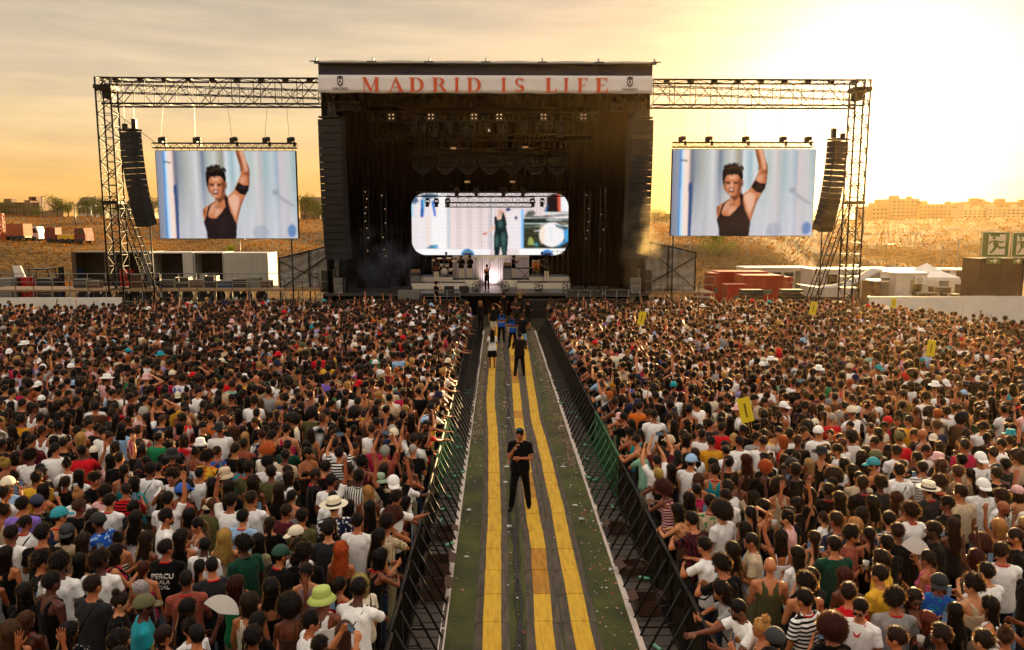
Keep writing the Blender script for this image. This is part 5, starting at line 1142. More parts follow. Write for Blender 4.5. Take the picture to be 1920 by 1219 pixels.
for px in (638, 1181):
    x = Xa(px, 50.9, 160); zc = Za(156, 50.9); b = MB(); sh = [(-.17, .28), (.17, .28), (.17, 0), (.15, -.12), (0, -.22), (-.15, -.12), (-.17, 0)]; o3 = Vector((x, 50.855, zc)) - bo
    b.prism(sh, o3, (1, 0, 0), (0, 0, 1), (0, -.01, 0)); b.prism([(-.17, .3), (-.19, .42), (-.1, .36), (0, .46), (.1, .36), (.19, .42), (.17, .3)], o3, (1, 0, 0), (0, 0, 1), (0, -.01, 0)); b.cur = 1
    b.prism([(-.12, .22), (.12, .22), (.12, .0), (0, -.15), (-.12, .0)], o3 + Vector((0, -.014, 0)), (1, 0, 0), (0, 0, 1), (0, -.006, 0)); b.cur = 0
    b.prism([(-.05, -.05), (-.02, -.05), (-.01, .05), (.03, -.03), (.06, -.02), (.03, .1), (.04, .18), (-.02, .2), (-.06, .1)], o3 + Vector((0, -.024, 0)), (1, 0, 0), (0, 0, 1), (0, -.006, 0)); b.build('crest', [K_INK, K_BANNER], bn)
    M = Matrix.Rotation(R(90), 4, 'X'); M.translation = Vector((x, 50.85, Za(170, 50.9))) - bo; textmesh('MADRID', .26, M, K_INK, 'lettering', bn)

# ---- lights over the stage ----
L_WARM = emis('lamp_warm', 'ffc890', .45)
def moving_head():
    r_ = empty('moving_light'); b = MB(); b.box((0, 0, -.08), (.34, .24, .16)); b.build('base', K_BLACK, r_)
    b = MB(); 
    for sg in (-1, 1): b.box((sg * .2, 0, -.32), (.05, .16, .36))
    b.box((0, 0, -.17), (.44, .16, .04)); b.build('yoke', K_BLACK, r_)
    b = MB(); b.lathe([(.001, .2), (.1, .2), (.15, .1), (.15, -.12), (.18, -.26), (.001, -.26)], 12, (0, 0, -.48)); b.build('head', K_CAB, r_)
    b = MB(); b.lathe([(.001, 0), (.14, 0), (.14, -.01), (.001, -.01)], 12, (0, 0, -.745)); b.build('lens', K_GLASS, r_); return r_
mh = moving_head(); first = [True]
def put_mh(px, py, Y, s, lab, grp):
    o = mh if first[0] else copy_tree(mh); first[0] = False; p = at(px, py, Y); o.location = p; o.scale = (s, s, s); o.rotation_euler = (R(rnd.uniform(-10, 10)), R(rnd.uniform(-8, 8)), R(rnd.uniform(-30, 30))); tag(o, lab, 'stage light', grp)
for px in (776, 795, 814, 842, 868, 883, 914, 943, 983, 1011, 1031, 1051): put_mh(px, 228, 53.2, 1.0 + .4 * (px % 3 == 1), 'black moving light hanging from the front lighting truss', 'moving lights on the front truss')
for px in (790, 806, 829, 866, 887, 916, 944, 965, 1003, 1027, 1042): put_mh(px, 289, 57.5, 1.0, 'black moving light hanging on the middle truss above the swagged curtain', 'moving lights on the middle truss')
for px in (857, 893, 944, 982): put_mh(px, 352, 59, .9, 'black moving light hanging just above the wide stage screen', 'moving lights above the stage screen')
for px in (802, 818, 839, 998, 1017): put_mh(px, 372, 59.5, .85, 'black moving light hanging in front of the wide stage screen', 'moving lights before the stage screen')
def st_truss(px0, px1, py, Y, w_, h_, lab, m=K_DARKSTEEL):
    x0, x1 = Xa(px0, Y, py), Xa(px1, Y, py); b = MB(); truss(b, (x0, Y, Za(py, Y)), (x1, Y, Za(py, Y)), w_, h_, .8, .035, .018); tag(b.build('lighting_truss', m), lab, 'truss')
st_truss(690, 1120, 219, 53.2, .6, .6, 'front lighting truss with blinders under the stage roof'); st_truss(700, 1110, 258, 55.5, .4, .4, 'second lighting truss inside the stage'); st_truss(775, 1062, 285, 57.5, .5, .5, 'middle lighting truss above the swagged curtain')
st_truss(838, 1002, 375, 59.6, .5, .45, 'short silver truss hanging across the top of the stage screen', K_STEEL); st_truss(780, 1058, 364, 60, .35, .35, 'thin lighting truss along the top edge of the stage screen'); st_truss(835, 1000, 384, 59.4, .5, .35, 'lower short silver truss before the stage screen', K_STEEL)
for px in (734, 808, 889, 936, 1019, 1094):
    p = at(px, 219, 52.7); r_ = empty('blinder_light', p); tag(r_, 'four-lamp blinder glowing on the front lighting truss', 'blinder light', 'blinders on the front lighting truss'); b = MB(); b.box((0, 0, 0), (.5, .16, .5)); b.build('housing', K_BLACK, r_)
    for i in (-1, 1):
        for j in (-1, 1): b = MB(); b.lathe([(.001, 0), (.045, 0), (.045, -.02), (.001, -.02)], 10, (i * .12, -.085, j * .12), Matrix.Rotation(R(90), 3, 'X')); b.build('lamp', L_WARM, r_)
for px, py, Y in ((850, 278, 56), (985, 276, 56), (876, 341, 58), (961, 341, 58)):
    p = at(px, py, Y); r_ = empty('wash_light', p); tag(r_, 'small warm glowing lamp panel hung in the dark of the stage', 'lamp', 'small glowing panels in the stage roof'); b = MB(); b.box((0, .05, 0), (.46, .08, .2)); b.build('housing', K_BLACK, r_); b = MB(); b.box((0, 0, 0), (.4, .02, .13)); b.build('lamp', emis('lamp_dim', 'b98a5c', .25), r_)
for px, ys_ in ((689, (360, 373, 389, 400, 415, 428, 446, 470)), (721, (367, 392, 418, 445, 468, 480)), (1100, (366, 391, 416, 432, 447)), (1129, (357, 402, 430, 468))):
    r_ = empty('lamp_ladder', (Xa(px, 55, 480), 55, ZF)); tag(r_, 'vertical ladder of small side lights at the stage wing', 'light ladder', 'ladders of side lights in the stage wings'); b = MB(); x = 0; top = Za(ys_[0] - 8, 55) - ZF
    for sg in (-.18, .18): b.tube((sg, 0, 0), (sg, 0, top), .03, 6)
    for k in range(14): b.tube((-.18, 0, top * k / 14), (.18, 0, top * k / 14), .015, 4)
    b.build('ladder', K_BLACK, r_)
    for yv in ys_: b = MB(); b.ell((rnd.uniform(-.15, .15), -.12, Za(yv, 55) - ZF), (.045, .03, .045), None, 8, 5); b.build('lamp', emis('lamp_small', 'ffd9a8', .18), r_)
# swagged dark blue curtain
b = MB(); x0, x1 = Xa(772, 58.5, 310), Xa(1066, 58.5, 310); zt, zl = Za(283, 58.5), Za(328, 58.5); N = 168; vs = []; rows = 12
for i in range(N + 1):
    t = i / N; s_ = abs(math.sin(t * math.pi * 7)); 
    for k in range(rows + 1): q = k / rows; vs.append((x0 + (x1 - x0) * t, 58.5 - .28 * math.sin(q * 18 + s_ * 3) * s_ * .5 - .1, zt + (zl - zt) * q * (.62 + .38 * s_)))
b.add(vs, [(i * (rows + 1) + k, (i + 1) * (rows + 1) + k, (i + 1) * (rows + 1) + k + 1, i * (rows + 1) + k + 1) for i in range(N) for k in range(rows)], True); o = b.build('stage_curtain', mat('midnight_satin', '080a26', .4, 0, .3, 2)); s = o.modifiers.new('s', 'SOLIDIFY'); s.thickness = .02; tag(o, 'dark blue swagged curtain hanging above the stage screen', 'curtain')

# ---- set on the stage ----
K_SET = mat('set_white', 'cfc4b4', .5, 0, .08); K_CURT = mat('set_curtain', 'cdbfc4', .7, 0, .15, 2, .01, 6, streak=(4, 4, .2))
def onst(px, Y): return Xa(px, Y, 520)
def riser(px0, px1, py0, py1, Y, d, lab):
    b = MB(); x0, x1 = onst(px0, Y), onst(px1, Y); zt = Za(py0, Y, 920); b.b2((x0, Y, ZF), (x1, Y + d, zt)); b.cur = 1; b.b2((x0 + .02, Y + .02, zt), (x1 - .02, Y + d - .02, zt + .02)); tag(b.build('riser', [K_SET, K_CASE]), lab, 'riser', 'white risers on the stage'); return zt + .02
Z1 = riser(771, 871, 531, 541, 55.2, 1.3, 'low white riser at the left front of the band'); Z2 = riser(787, 848, 519.6, 530, 56.6, 2.4, 'higher white riser under the drum kit'); Z3 = riser(848, 896, 525, 535, 56.6, 1.9, 'white riser under the two horn players')
Z1r = riser(970, 1069, 530.5, 540.5, 55.2, 1.3, 'low white riser at the right front of the band'); Z2r = riser(993, 1067, 519, 529, 56.6, 2.4, 'higher white riser under the congas'); Z3r = riser(944, 993, 525, 535, 56.6, 1.9, 'white riser under the keyboard player')
wl = empty('set_wall', (onst(920, 59), 59, ZF)); tag(wl, 'white framed backdrop with pleated curtains behind the singer', 'stage set'); wo_ = wl.location
zt = Za(484, 59, 920); b = MB(); b.b2(Vector((onst(849, 59), 58.9, zt)) - wo_, Vector((onst(992, 59), 59.1, zt + .22)) - wo_)
for px in (850, 896, 898, 945, 947, 991): x = onst(px, 59); b.b2(Vector((x - .03, 58.93, ZF)) - wo_, Vector((x + .03, 59.07, zt)) - wo_)
b.build('frame', K_SET, wl)
for p0, p1 in ((851, 895), (899, 944), (948, 990)):
    vs = []; n = 60
    for i in range(n + 1):
        x = onst(p0, 59) + (onst(p1, 59) - onst(p0, 59)) * i / n
        for z in (ZF, zt): vs.append(Vector((x, 59 + .04 * math.sin(i * 1.3) + .02 * math.sin(i * .5), z)) - wo_)
    b = MB(); b.add(vs, [(2 * i, 2 * i + 2, 2 * i + 3, 2 * i + 1) for i in range(n)], True); b.build('curtain', K_CURT, wl)
for px, c, e in ((872, (.75, .6, 1.0), 13), (922, (1, .86, .8), 12), (968, (.75, .6, 1.0), 13)):
    l = bpy.data.lights.new('stage_lamp', 'SPOT'); l.energy = e * 4.5; l.color = c; l.spot_size = R(95); l.shadow_soft_size = .2; o = bpy.data.objects.new('stage_lamp', l); COL.objects.link(o); o.location = (onst(px, 58.2), 58.1, ZF + .25); o.rotation_euler = (R(128), 0, 0)
l = bpy.data.lights.new('singer_fill', 'SPOT'); l.energy = 500; l.color = (1, .85, .7); l.spot_size = R(20); l.spot_blend = .5; o = bpy.data.objects.new('singer_fill', l); COL.objects.link(o); o.location = (onst(918, 52.8), 52.8, Za(225, 53)); o.rotation_euler = (Vector((onst(918, 54.5), 56, ZF + 1)) - o.location).to_track_quat('-Z', 'Y').to_euler()  # spot added above the stage front to brighten the singer
def fan_(px, py=541, Y=53.4):
    r_ = empty('stage_fan', (onst(px, Y), Y, ZF)); tag(r_, 'round black drum fan standing at the stage edge', 'fan', 'drum fans along the stage edge'); b = MB(); Rm = Matrix.Rotation(R(90), 3, 'X')
    b.lathe([(.27, -.12), (.3, -.12), (.3, .12), (.27, .12)], 18, (0, 0, .36), Rm); b.build('housing', K_BLACK, r_); b = MB()
    for k in range(5): a = k * 1.2566; b.box((math.cos(a) * .13, 0, .36 + math.sin(a) * .13), (.24, .02, .09), 0, Matrix.Rotation(-a, 3, 'Y') @ Matrix.Rotation(R(30), 3, 'X'))
    b.lathe([(.001, -.05), (.06, -.05), (.06, .05), (.001, .05)], 10, (0, 0, .36), Rm); b.build('blades', K_GREY, r_); b = MB(); b.box((0, 0, .03), (.5, .3, .05)); b.box((-.28, 0, .2), (.03, .1, .34)); b.box((.28, 0, .2), (.03, .1, .34)); b.build('stand', K_BLACK, r_)
for px in (893, 947, 1010, 1063): fan_(px)
def wedge(px, Y, lab='black wedge monitor on the stage front', grp='wedge monitors along the stage front'):
    b = MB(); b.prism([(-.3, 0), (.3, 0), (.3, .12), (-.05, .42), (-.3, .34)], (onst(px, Y) - .32, Y, ZF), (0, 1, 0), (0, 0, 1), (.64, 0, 0)); tag(b.build('stage_monitor', K_CAB), lab, 'monitor', grp)
for px in (742, 764, 842, 1085, 1110, 1132, 870): wedge(px, 52.6)
def amp(px, Y, z, w_, h_, lab, cat='amplifier', m=K_CAB):
    r_ = empty('amplifier', (onst(px, Y), Y, z)); tag(r_, lab, cat); b = MB(); b.box((0, 0, h_ / 2), (w_, .4, h_)); b.build('cabinet', m, r_); b = MB(); b.box((0, -.205, h_ * .42), (w_ * .88, .012, h_ * .74)); b.build('grille', K_GREY, r_); b = MB(); b.box((0, 0, h_ + .12), (w_ * .9, .3, .22)); b.build('head', mat('amp_tan', '8a6540', .6), r_)
amp(779, 56.2, ZF, .75, 1.1, 'guitar amplifier with tan head at the left end of the riser'); amp(951, 57, Z3r, .6, 1.0, 'black speaker cabinet beside the keyboard player')
def micstand(px, Y, z, h_=1.55, boom=0):
    b = MB(); x = onst(px, Y); b.lathe([(.14, 0), (.14, .02), (.03, .03)], 12, (x, Y, z)); b.tube((x, Y, z), (x, Y, z + h_), .013, 5); b.tube((x, Y, z + h_), (x + .25 + boom, Y - .1, z + h_ + .12), .01, 5); b.ell((x + .27 + boom, Y - .1, z + h_ + .13), (.03, .03, .03), None, 8, 5); tag(b.build('microphone_stand', K_BLACK), 'thin black microphone stand among the band on stage', 'microphone stand', 'microphone stands on the stage')
for px, Y, z in ((854, 56.8, Z3), (891, 56.8, Z3), (939, 56.8, ZF), (793, 55.4, Z1), (1018, 55.4, Z1r), (960, 56.8, Z3r)): micstand(px, Y, z)
K_BRASS = mat('brass', 'c9963c', .25, .95, .1); K_DRUM = mat('drum_white', 'c8c0b2', .35); K_CHROME = mat('chrome', 'b8b8b8', .15, 1); K_CONGA = mat('conga_wood', 'b5692a', .3, 0, .2)
def drum_kit(px, Y, z):
    r_ = empty('drum_kit', (onst(px, Y), Y, z)); tag(r_, 'white drum kit with cymbals on the left riser', 'drum kit'); Rx = Matrix.Rotation(R(90), 3, 'X')
    b = MB(); b.lathe([(.001, -.2), (.28, -.2), (.28, .2), (.001, .2)], 18, (0, 0, .3), Rx); b.build('bass_drum', K_DRUM, r_)
    for x, zz, rr in ((-.22, .78, .15), (.2, .78, .16), (.5, .45, .2), (-.5, .62, .17)): b = MB(); b.lathe([(.001, -.12), (rr, -.12), (rr, .12), (.001, .12)], 14, (x, .05, zz)); b.build('drum', K_DRUM, r_)
    for x, zz in ((-.7, 1.15), (-.35, 1.3), (.35, 1.32), (.75, 1.1)): b = MB(); b.lathe([(.22, 0), (.05, .025), (.001, .03), (.001, .02), (.22, -.004)], 16, (x, 0, zz), Matrix.Rotation(R(12), 3, 'X')); b.tube((x, 0, 0), (x, 0, zz), .012, 5); b.build('cymbal', K_BRASS, r_)
    b = MB(); b.tube((-.9, .1, 1.3), (.9, .1, 1.35), .015, 5); b.tube((-.9, .1, 0), (-.9, .1, 1.3), .015, 5); b.tube((.9, .1, 0), (.9, .1, 1.3), .015, 5); b.build('rack', K_CHROME, r_)
drum_kit(833, 57.6, Z2)
for px in (1001, 1009): 
    r_ = empty('conga_drum', (onst(px, 57.2), 57.2, Z2r)); tag(r_, 'tall tan conga drum on the right riser', 'conga drum', 'congas on the right riser'); b = MB(); b.lathe([(.001, 0), (.1, 0), (.14, .3), (.17, .55), (.14, .78), (.001, .78)], 16, (0, 0, .35)); b.build('shell', K_CONGA, r_); b = MB(); b.lathe([(.145, 0), (.15, .03), (.001, .032)], 16, (0, 0, 1.12)); b.build('skin', K_DRUM, r_); b = MB()
    for a in (0, 2.1, 4.2): b.tube((math.cos(a) * .2, math.sin(a) * .2, 0), (math.cos(a) * .12, math.sin(a) * .12, .5), .014, 5)
    b.build('stand', K_CHROME, r_)
r_ = empty('percussion_rack', (onst(1050, 57.6), 57.6, Z2r)); tag(r_, 'percussion frame with hanging bells and cymbals at the right end of the riser', 'percussion rack'); b = MB()
for x in (-.6, -.2, .2, .6): b.tube((x, 0, 0), (x, 0, 1.9), .015, 5)
b.tube((-.6, 0, 1.8), (.6, 0, 1.8), .015, 5); b.build('frame', K_CHROME, r_)
for x, z in ((-.5, 1.5), (.1, 1.6), (-.9, 1.7)): b = MB(); b.lathe([(.22, 0), (.04, .02), (.001, .03), (.001, .02), (.22, -.004)], 14, (x, -.1, z)); b.build('cymbal', K_BRASS, r_)
r_ = empty('keyboard', (onst(984, 56.2), 56.2, Z1r - .02)); tag(r_, 'black stage keyboard on a crossed stand', 'keyboard'); b = MB(); b.box((0, 0, 1.0), (1.25, .35, .1)); b.build('body', K_BLACK, r_); b = MB(); b.box((0, -.08, 1.055), (1.15, .15, .012)); b.build('keys', K_SIGNW, r_); b = MB(); b.tube((-.45, 0, 0), (.45, 0, .95), .02, 6); b.tube((.45, 0.05, 0), (-.45, 0.05, .95), .02, 6); b.build('stand', K_BLACK, r_)
def guitar(loc, rot, lab, nm='electric_guitar', colr='5a2a12'):
    r_ = empty(nm, loc); r_.rotation_euler = rot; tag(r_, lab, 'guitar'); b = MB(); pts = [(-.16, -.2), (-.05, -.23), (.08, -.2), (.15, -.1), (.1, 0), (.13, .12), (.1, .19), (.03, .13), (-.03, .13), (-.1, .2), (-.14, .12), (-.1, 0), (-.17, -.1)]
    b.prism(pts, (0, 0, 0), (1, 0, 0), (0, 0, 1), (0, .045, 0)); b.build('body', mat('guitar_' + colr, colr, .25), r_); b = MB(); b.box((0, 0, .42), (.05, .03, .6)); b.box((0, 0, .78), (.09, .025, .16)); b.build('neck', K_WOOD, r_)
# scaffold rails and dark boxes before the stage
def rail(px0, px1, Y, z0, z1, lab, n=4, m=K_STEEL):
    x0, x1 = Xa(px0, Y, 530), Xa(px1, Y, 530); b = MB()
    for i in range(n + 1): x = x0 + (x1 - x0) * i / n; b.tube((x, Y, z0), (x, Y, z1), .03, 6)
    for z in (z1 - .03, (z0 + z1) / 2 + .15): b.tube((x0, Y, z), (x1, Y, z), .026, 6)
    tag(b.build('guard_rail', m), lab, 'guard rail')
ZD = Za(541, 52)
for i, (p0, p1) in enumerate(((790, 862), (1062, 1130), (1135, 1200))): rail(p0, p1, 51.2, .6, 1.75, ['steel guard rail of the camera platform before the stage', 'steel guard rail right of the stage centre', 'steel guard rail near the right wing of the stage'][i], 3)
def boxes(name, lab, cat, m, px, Y, w_, d, h_, z=0, grp=None, frame=True):
    r_ = empty(name, (Xa(px, Y, 540), Y, z)); tag(r_, lab, cat, grp); b = MB(); b.box((0, 0, h_ / 2), (w_, d, h_)); b.build('body', m, r_)
    if frame:
        b = MB()
        for sx in (-1, 1):
            for sy in (-1, 1): b.box((sx * w_ / 2, sy * d / 2, h_ / 2), (.035, .035, h_ + .02))
            for zz in (0.01, h_): b.box((sx * w_ / 2, 0, zz), (.037, d, .035)); 
        for sy in (-1, 1):
            for zz in (0.01, h_ * .5, h_): b.box((0, sy * d / 2, zz), (w_, .037, .035))
        b.build('edging', K_ALU, r_)
    return r_
for px in range(655, 1190, 26):
    if 860 < px < 975: continue
    b = MB(); r_ = empty('subwoofer', (Xa(px, 50.4, 550), 50.4, 0)); tag(r_, 'black subwoofer on the ground before the stage', 'subwoofer', 'subwoofers in a row before the stage'); b.box((0, 0, .3), (.85, .7, .58)); b.box((0, 0, .9), (.85, .7, .58)); b.build('cabinet', K_CAB, r_); b = MB(); b.box((0, -.355, .3), (.75, .012, .5)); b.box((0, -.355, .9), (.75, .012, .5)); b.build('grille', K_BLACK, r_)
boxes('equipment_case', 'grey dimmer rack with silver edges at the left stage wing', 'flight case', K_GREY, 637, 52.4, .6, .6, .95, ZF); boxes('equipment_case', 'grey dimmer rack with silver edges at the right stage wing', 'flight case', K_GREY, 1191, 52.4, .6, .6, .95, ZF)
boxes('equipment_case', 'black rack case on the left stage wing by the tarpaulin', 'flight case', K_CASE, 617, 53, .9, .7, 1.5, ZF); boxes('equipment_case', 'black rack case on the right stage wing by the tarpaulin', 'flight case', K_CASE, 1208, 53, .9, .7, 1.5, ZF)
b = MB(); b.b2((Xa(746, 51, 550), 50.9, 0), (Xa(786, 51, 550), 51.5, 1.75)); tag(b.build('stage_steps', mat('grey_cloth', '6b665f', .8, 0, .2, 3)), 'pale grey boxed ramp against the left stage front', 'ramp')

# ================= LEFT AND RIGHT OF THE STAGE =================
def platform(px0, px1, Y, d, z, lab, bays):
    r_ = empty('scaffold_platform', (Xa(px0, Y, 540), Y, 0)); tag(r_, lab, 'scaffold platform'); L = Xa(px1, Y, 540) - Xa(px0, Y, 540); b = MB(); b.b2((0, 0, z - .12), (L, d, z)); b.build('deck', K_WOOD, r_); b = MB()
    for i in range(bays + 1):
        x = L * i / bays
        for y in (0.02, d - .02): b.tube((x, y, 0), (x, y, z - .12), .03, 6)
        if i < bays: b.tube((x, 0.02, .1), (L * (i + 1) / bays, 0.02, z - .2), .024, 5); b.tube((x, .02, z * .55), (L * (i + 1) / bays, .02, z * .55), .024, 5)
    b.build('legs', K_STEEL, r_); b = MB()
    for i in range(bays + 1): x = L * i / bays; b.tube((x, .05, z), (x, .05, z + 1.05), .026, 6)
    for zz in (z + .5, z + 1.05): b.tube((0, .05, zz), (L, .05, zz), .026, 6)
    b.build('guard_rail', K_STEEL, r_)
platform(-40, 300, 51.5, 3, ZD, 'long scaffold platform with rails at the far left of the stage', 10); platform(302, 600, 51.5, 3.5, ZD, 'scaffold platform with rails between left tower and stage', 9)
platform(1222, 1340, 52, 3, 1.5, 'small scaffold platform at the right of the stage', 4)
def stackcase(px, py, Y, w_, h_, lab, m=K_CASE): boxes('flight_case', lab, 'flight case', m, px, Y, w_, .6, h_, Za(py, Y, px), 'flight cases stacked on the left platforms')
K_BROWN = mat('brown_case', '5a3a24', .6); K_BLUEC = mat('blue_case', '1d3a58', .5)
for i, (px, w_, h_, m) in enumerate(((318, .9, .55, K_CASE), (345, .9, .7, K_CASE), (372, .9, .55, K_BROWN), (398, .8, .8, K_CASE), (425, 1.0, .5, K_BLUEC), (452, .9, .6, K_CASE), (478, .8, .7, K_GREY), (500, .7, .5, K_BROWN), (155, .9, .6, K_CASE), (180, .7, .5, K_BROWN), (262, .8, .9, K_BROWN))):
    boxes('flight_case', '%s flight case with silver edges on the left platform' % ({K_CASE: 'black', K_BROWN: 'brown', K_BLUEC: 'blue', K_GREY: 'grey'}[m]), 'flight case', m, px, 53, w_, .6, h_, ZD, '%s flight cases on the left platform' % ({K_CASE: 'black', K_BROWN: 'brown', K_BLUEC: 'blue', K_GREY: 'grey'}[m]))
# trailers with open sides
def trailer(px0, px1, py0, Y, lab, openings, m=K_WHITEP, zb=1.0):
    x0, x1 = Xa(px0, Y, 500), Xa(px1, Y, 500); zt = Za(py0, Y); r_ = empty('trailer', (x0, Y, 0)); L = x1 - x0; tag(r_, lab, 'trailer', None); b = MB(); D = 2.5
    b.b2((0, D - .06, zb), (L, D, zt)); b.b2((0, 0, zt - .08), (L, D - .062, zt)); b.b2((0, 0, zb), (L, D - .062, zb + .1)); b.b2((0, .001, zb + .101), (.06, D - .063, zt - .081)); b.b2((L - .06, .001, zb + .101), (L, D - .063, zt - .081))
    xs = [0.062]
    for a, c in openings: xs += [Xa(a, Y, 500) - x0, Xa(c, Y, 500) - x0]
    xs.append(L - .062)
    for i in range(0, len(xs), 2):
        if xs[i + 1] - xs[i] > .05:
            b.b2((xs[i], .002, zb + .102), (xs[i + 1], .06, zt - .082)); k = xs[i] + .1
            while k < xs[i + 1] - .1: b.b2((k, -.012, zb + .14), (k + .03, .002, zt - .12)); k += .4
    b.build('body', m, r_); b = MB()
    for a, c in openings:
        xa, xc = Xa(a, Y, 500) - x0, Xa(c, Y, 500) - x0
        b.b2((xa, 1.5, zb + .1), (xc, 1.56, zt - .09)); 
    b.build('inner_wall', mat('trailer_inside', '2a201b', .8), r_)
    b = MB()
    for wx in (L * .2, L * .2 + .9, L * .8): b.lathe([(.3, -.13), (.45, -.13), (.45, .13), (.3, .13), (.001, .13), (.001, -.13), (.3, -.13)], 16, (wx, .3, .45), Matrix.Rotation(R(90), 3, 'X'))
    b.build('wheel', K_TYRE, r_)
    return r_
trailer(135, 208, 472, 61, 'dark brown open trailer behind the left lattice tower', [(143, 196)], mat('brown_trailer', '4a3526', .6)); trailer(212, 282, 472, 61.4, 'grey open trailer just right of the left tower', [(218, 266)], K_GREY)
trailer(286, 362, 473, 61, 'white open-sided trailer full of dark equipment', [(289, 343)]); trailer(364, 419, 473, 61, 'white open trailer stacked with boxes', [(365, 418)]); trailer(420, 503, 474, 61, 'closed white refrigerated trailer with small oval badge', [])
for px, py, w_, h_, m in ((375, 520, .7, .5, K_WHITEP), (395, 520, .8, .9, K_BROWN), (405, 520, .6, 1.2, K_CASE), (385, 509, .6, .5, K_WHITEP), (300, 528, .9, .8, K_CASE), (322, 528, .9, 1.0, K_CASE), (240, 528, .9, 1.4, K_REDP), (150, 528, .6, 1.5, K_BLUEC)):
    boxes('storage_box', '%s box loaded in an open trailer left of the stage' % {K_WHITEP: 'white', K_BROWN: 'brown', K_CASE: 'black', K_REDP: 'red', K_BLUEC: 'blue'}[m], 'box', m, px, 61.8, w_, .6, h_, 1.12 if py > 515 else 1.7, '%s boxes in the trailers' % {K_WHITEP: 'white', K_BROWN: 'brown', K_CASE: 'black', K_REDP: 'red', K_BLUEC: 'blue'}[m], False)
# striped tarpaulin wings
def tarp_wing(px0, pyt0, px1, pyt1, pyb, Y, lab):
    x0, x1 = Xa(px0, Y, 500), Xa(px1, Y, 500); z0, z1, zb_ = Za(pyt0, Y), Za(pyt1, Y), Za(pyb, Y); r_ = empty('tarpaulin_screen', (x0, Y, 0)); tag(r_, lab, 'tarpaulin'); vs = []; n, mm = 50, 14
    for i in range(n + 1):
        t = i / n; zt = z0 + (z1 - z0) * t
        for k in range(mm + 1): q = k / mm; vs.append(((x1 - x0) * t, .08 * math.sin(q * 26 - t * 9) + .05 * math.sin(t * 40), zb_ + (zt - zb_) * q - .12 * math.sin(q * 3.1) * math.sin(t * 9)))
    b = MB(); b.add(vs, [(i * (mm + 1) + k, (i + 1) * (mm + 1) + k, (i + 1) * (mm + 1) + k + 1, i * (mm + 1) + k + 1) for i in range(n) for k in range(mm)], True); o = b.build('sheet', K_TARPG, r_); s = o.modifiers.new('s', 'SOLIDIFY'); s.thickness = .015
    b = MB(); L = x1 - x0
    for t in (0, .5, 1): b.tube((L * t, -.15, 0), (L * t, -.15, z0 + (z1 - z0) * t + .1), .05, 6)
    b.tube((0, -.12, z0), (L, -.12, z1), .05, 6); b.tube((L * .02, -.16, zb_ + .2), (L, -.16, z1 - .3), .04, 6); b.tube((0, -.16, z0 - .2), (L, -.16, zb_ + .2), .03, 6); b.build('frame', K_DARKSTEEL, r_)
tarp_wing(525, 484, 637, 457, 545, 53.5, 'sagging grey tarpaulin on a frame beside the left of the stage'); tarp_wing(1200, 450, 1303, 474, 546, 53.5, 'sagging grey tarpaulin on a frame beside the right of the stage')
for px, y0, y1 in ((549, 447, 560), (1260, 442, 560)): b = MB(); x = Xa(px, 51.5, 500); b.tube((x, 51.4, 0), (x, 51.4, Za(y0, 51.5)), .05, 8); b.lathe([(.3, 0), (.3, .05), (.06, .1)], 12, (x, 51.4, 0)); tag(b.build('steady_pole', K_BLACK), 'black pole under the inner corner of the %s video screen' % ('left' if px < 900 else 'right'), 'pole')
# white hoardings
def hoarding(px0, px1, Y, z1, n, lab):
    x0, x1 = Xa(px0, Y, 560), Xa(px1, Y, 560); r_ = empty('hoarding', (x0, Y, 0)); tag(r_, lab, 'hoarding')
    for i in range(n): L = (x1 - x0) / n; b = MB(); b.b2((L * i + .01, rnd.uniform(0, .01), 0), (L * (i + 1) - .01, .06, z1 + rnd.uniform(-.02, .02))); b.build('panel', K_WHITE, r_)
    b = MB(); 
    for i in range(n + 1): L = (x1 - x0) / n; b.box((L * i, .1, z1 / 2), (.06, .06, z1)); b.tube((L * i, .12, z1 * .8), (L * i, 1.2, .02), .025, 5)
    b.build('props', K_STEEL, r_)
hoarding(-260, 228, 45, Za(557, 45), 10, 'white panel hoarding behind the far left of the crowd'); hoarding(1630, 2100, 44.6, Za(557, 44.6), 8, 'white panel hoarding behind the far right of the crowd')
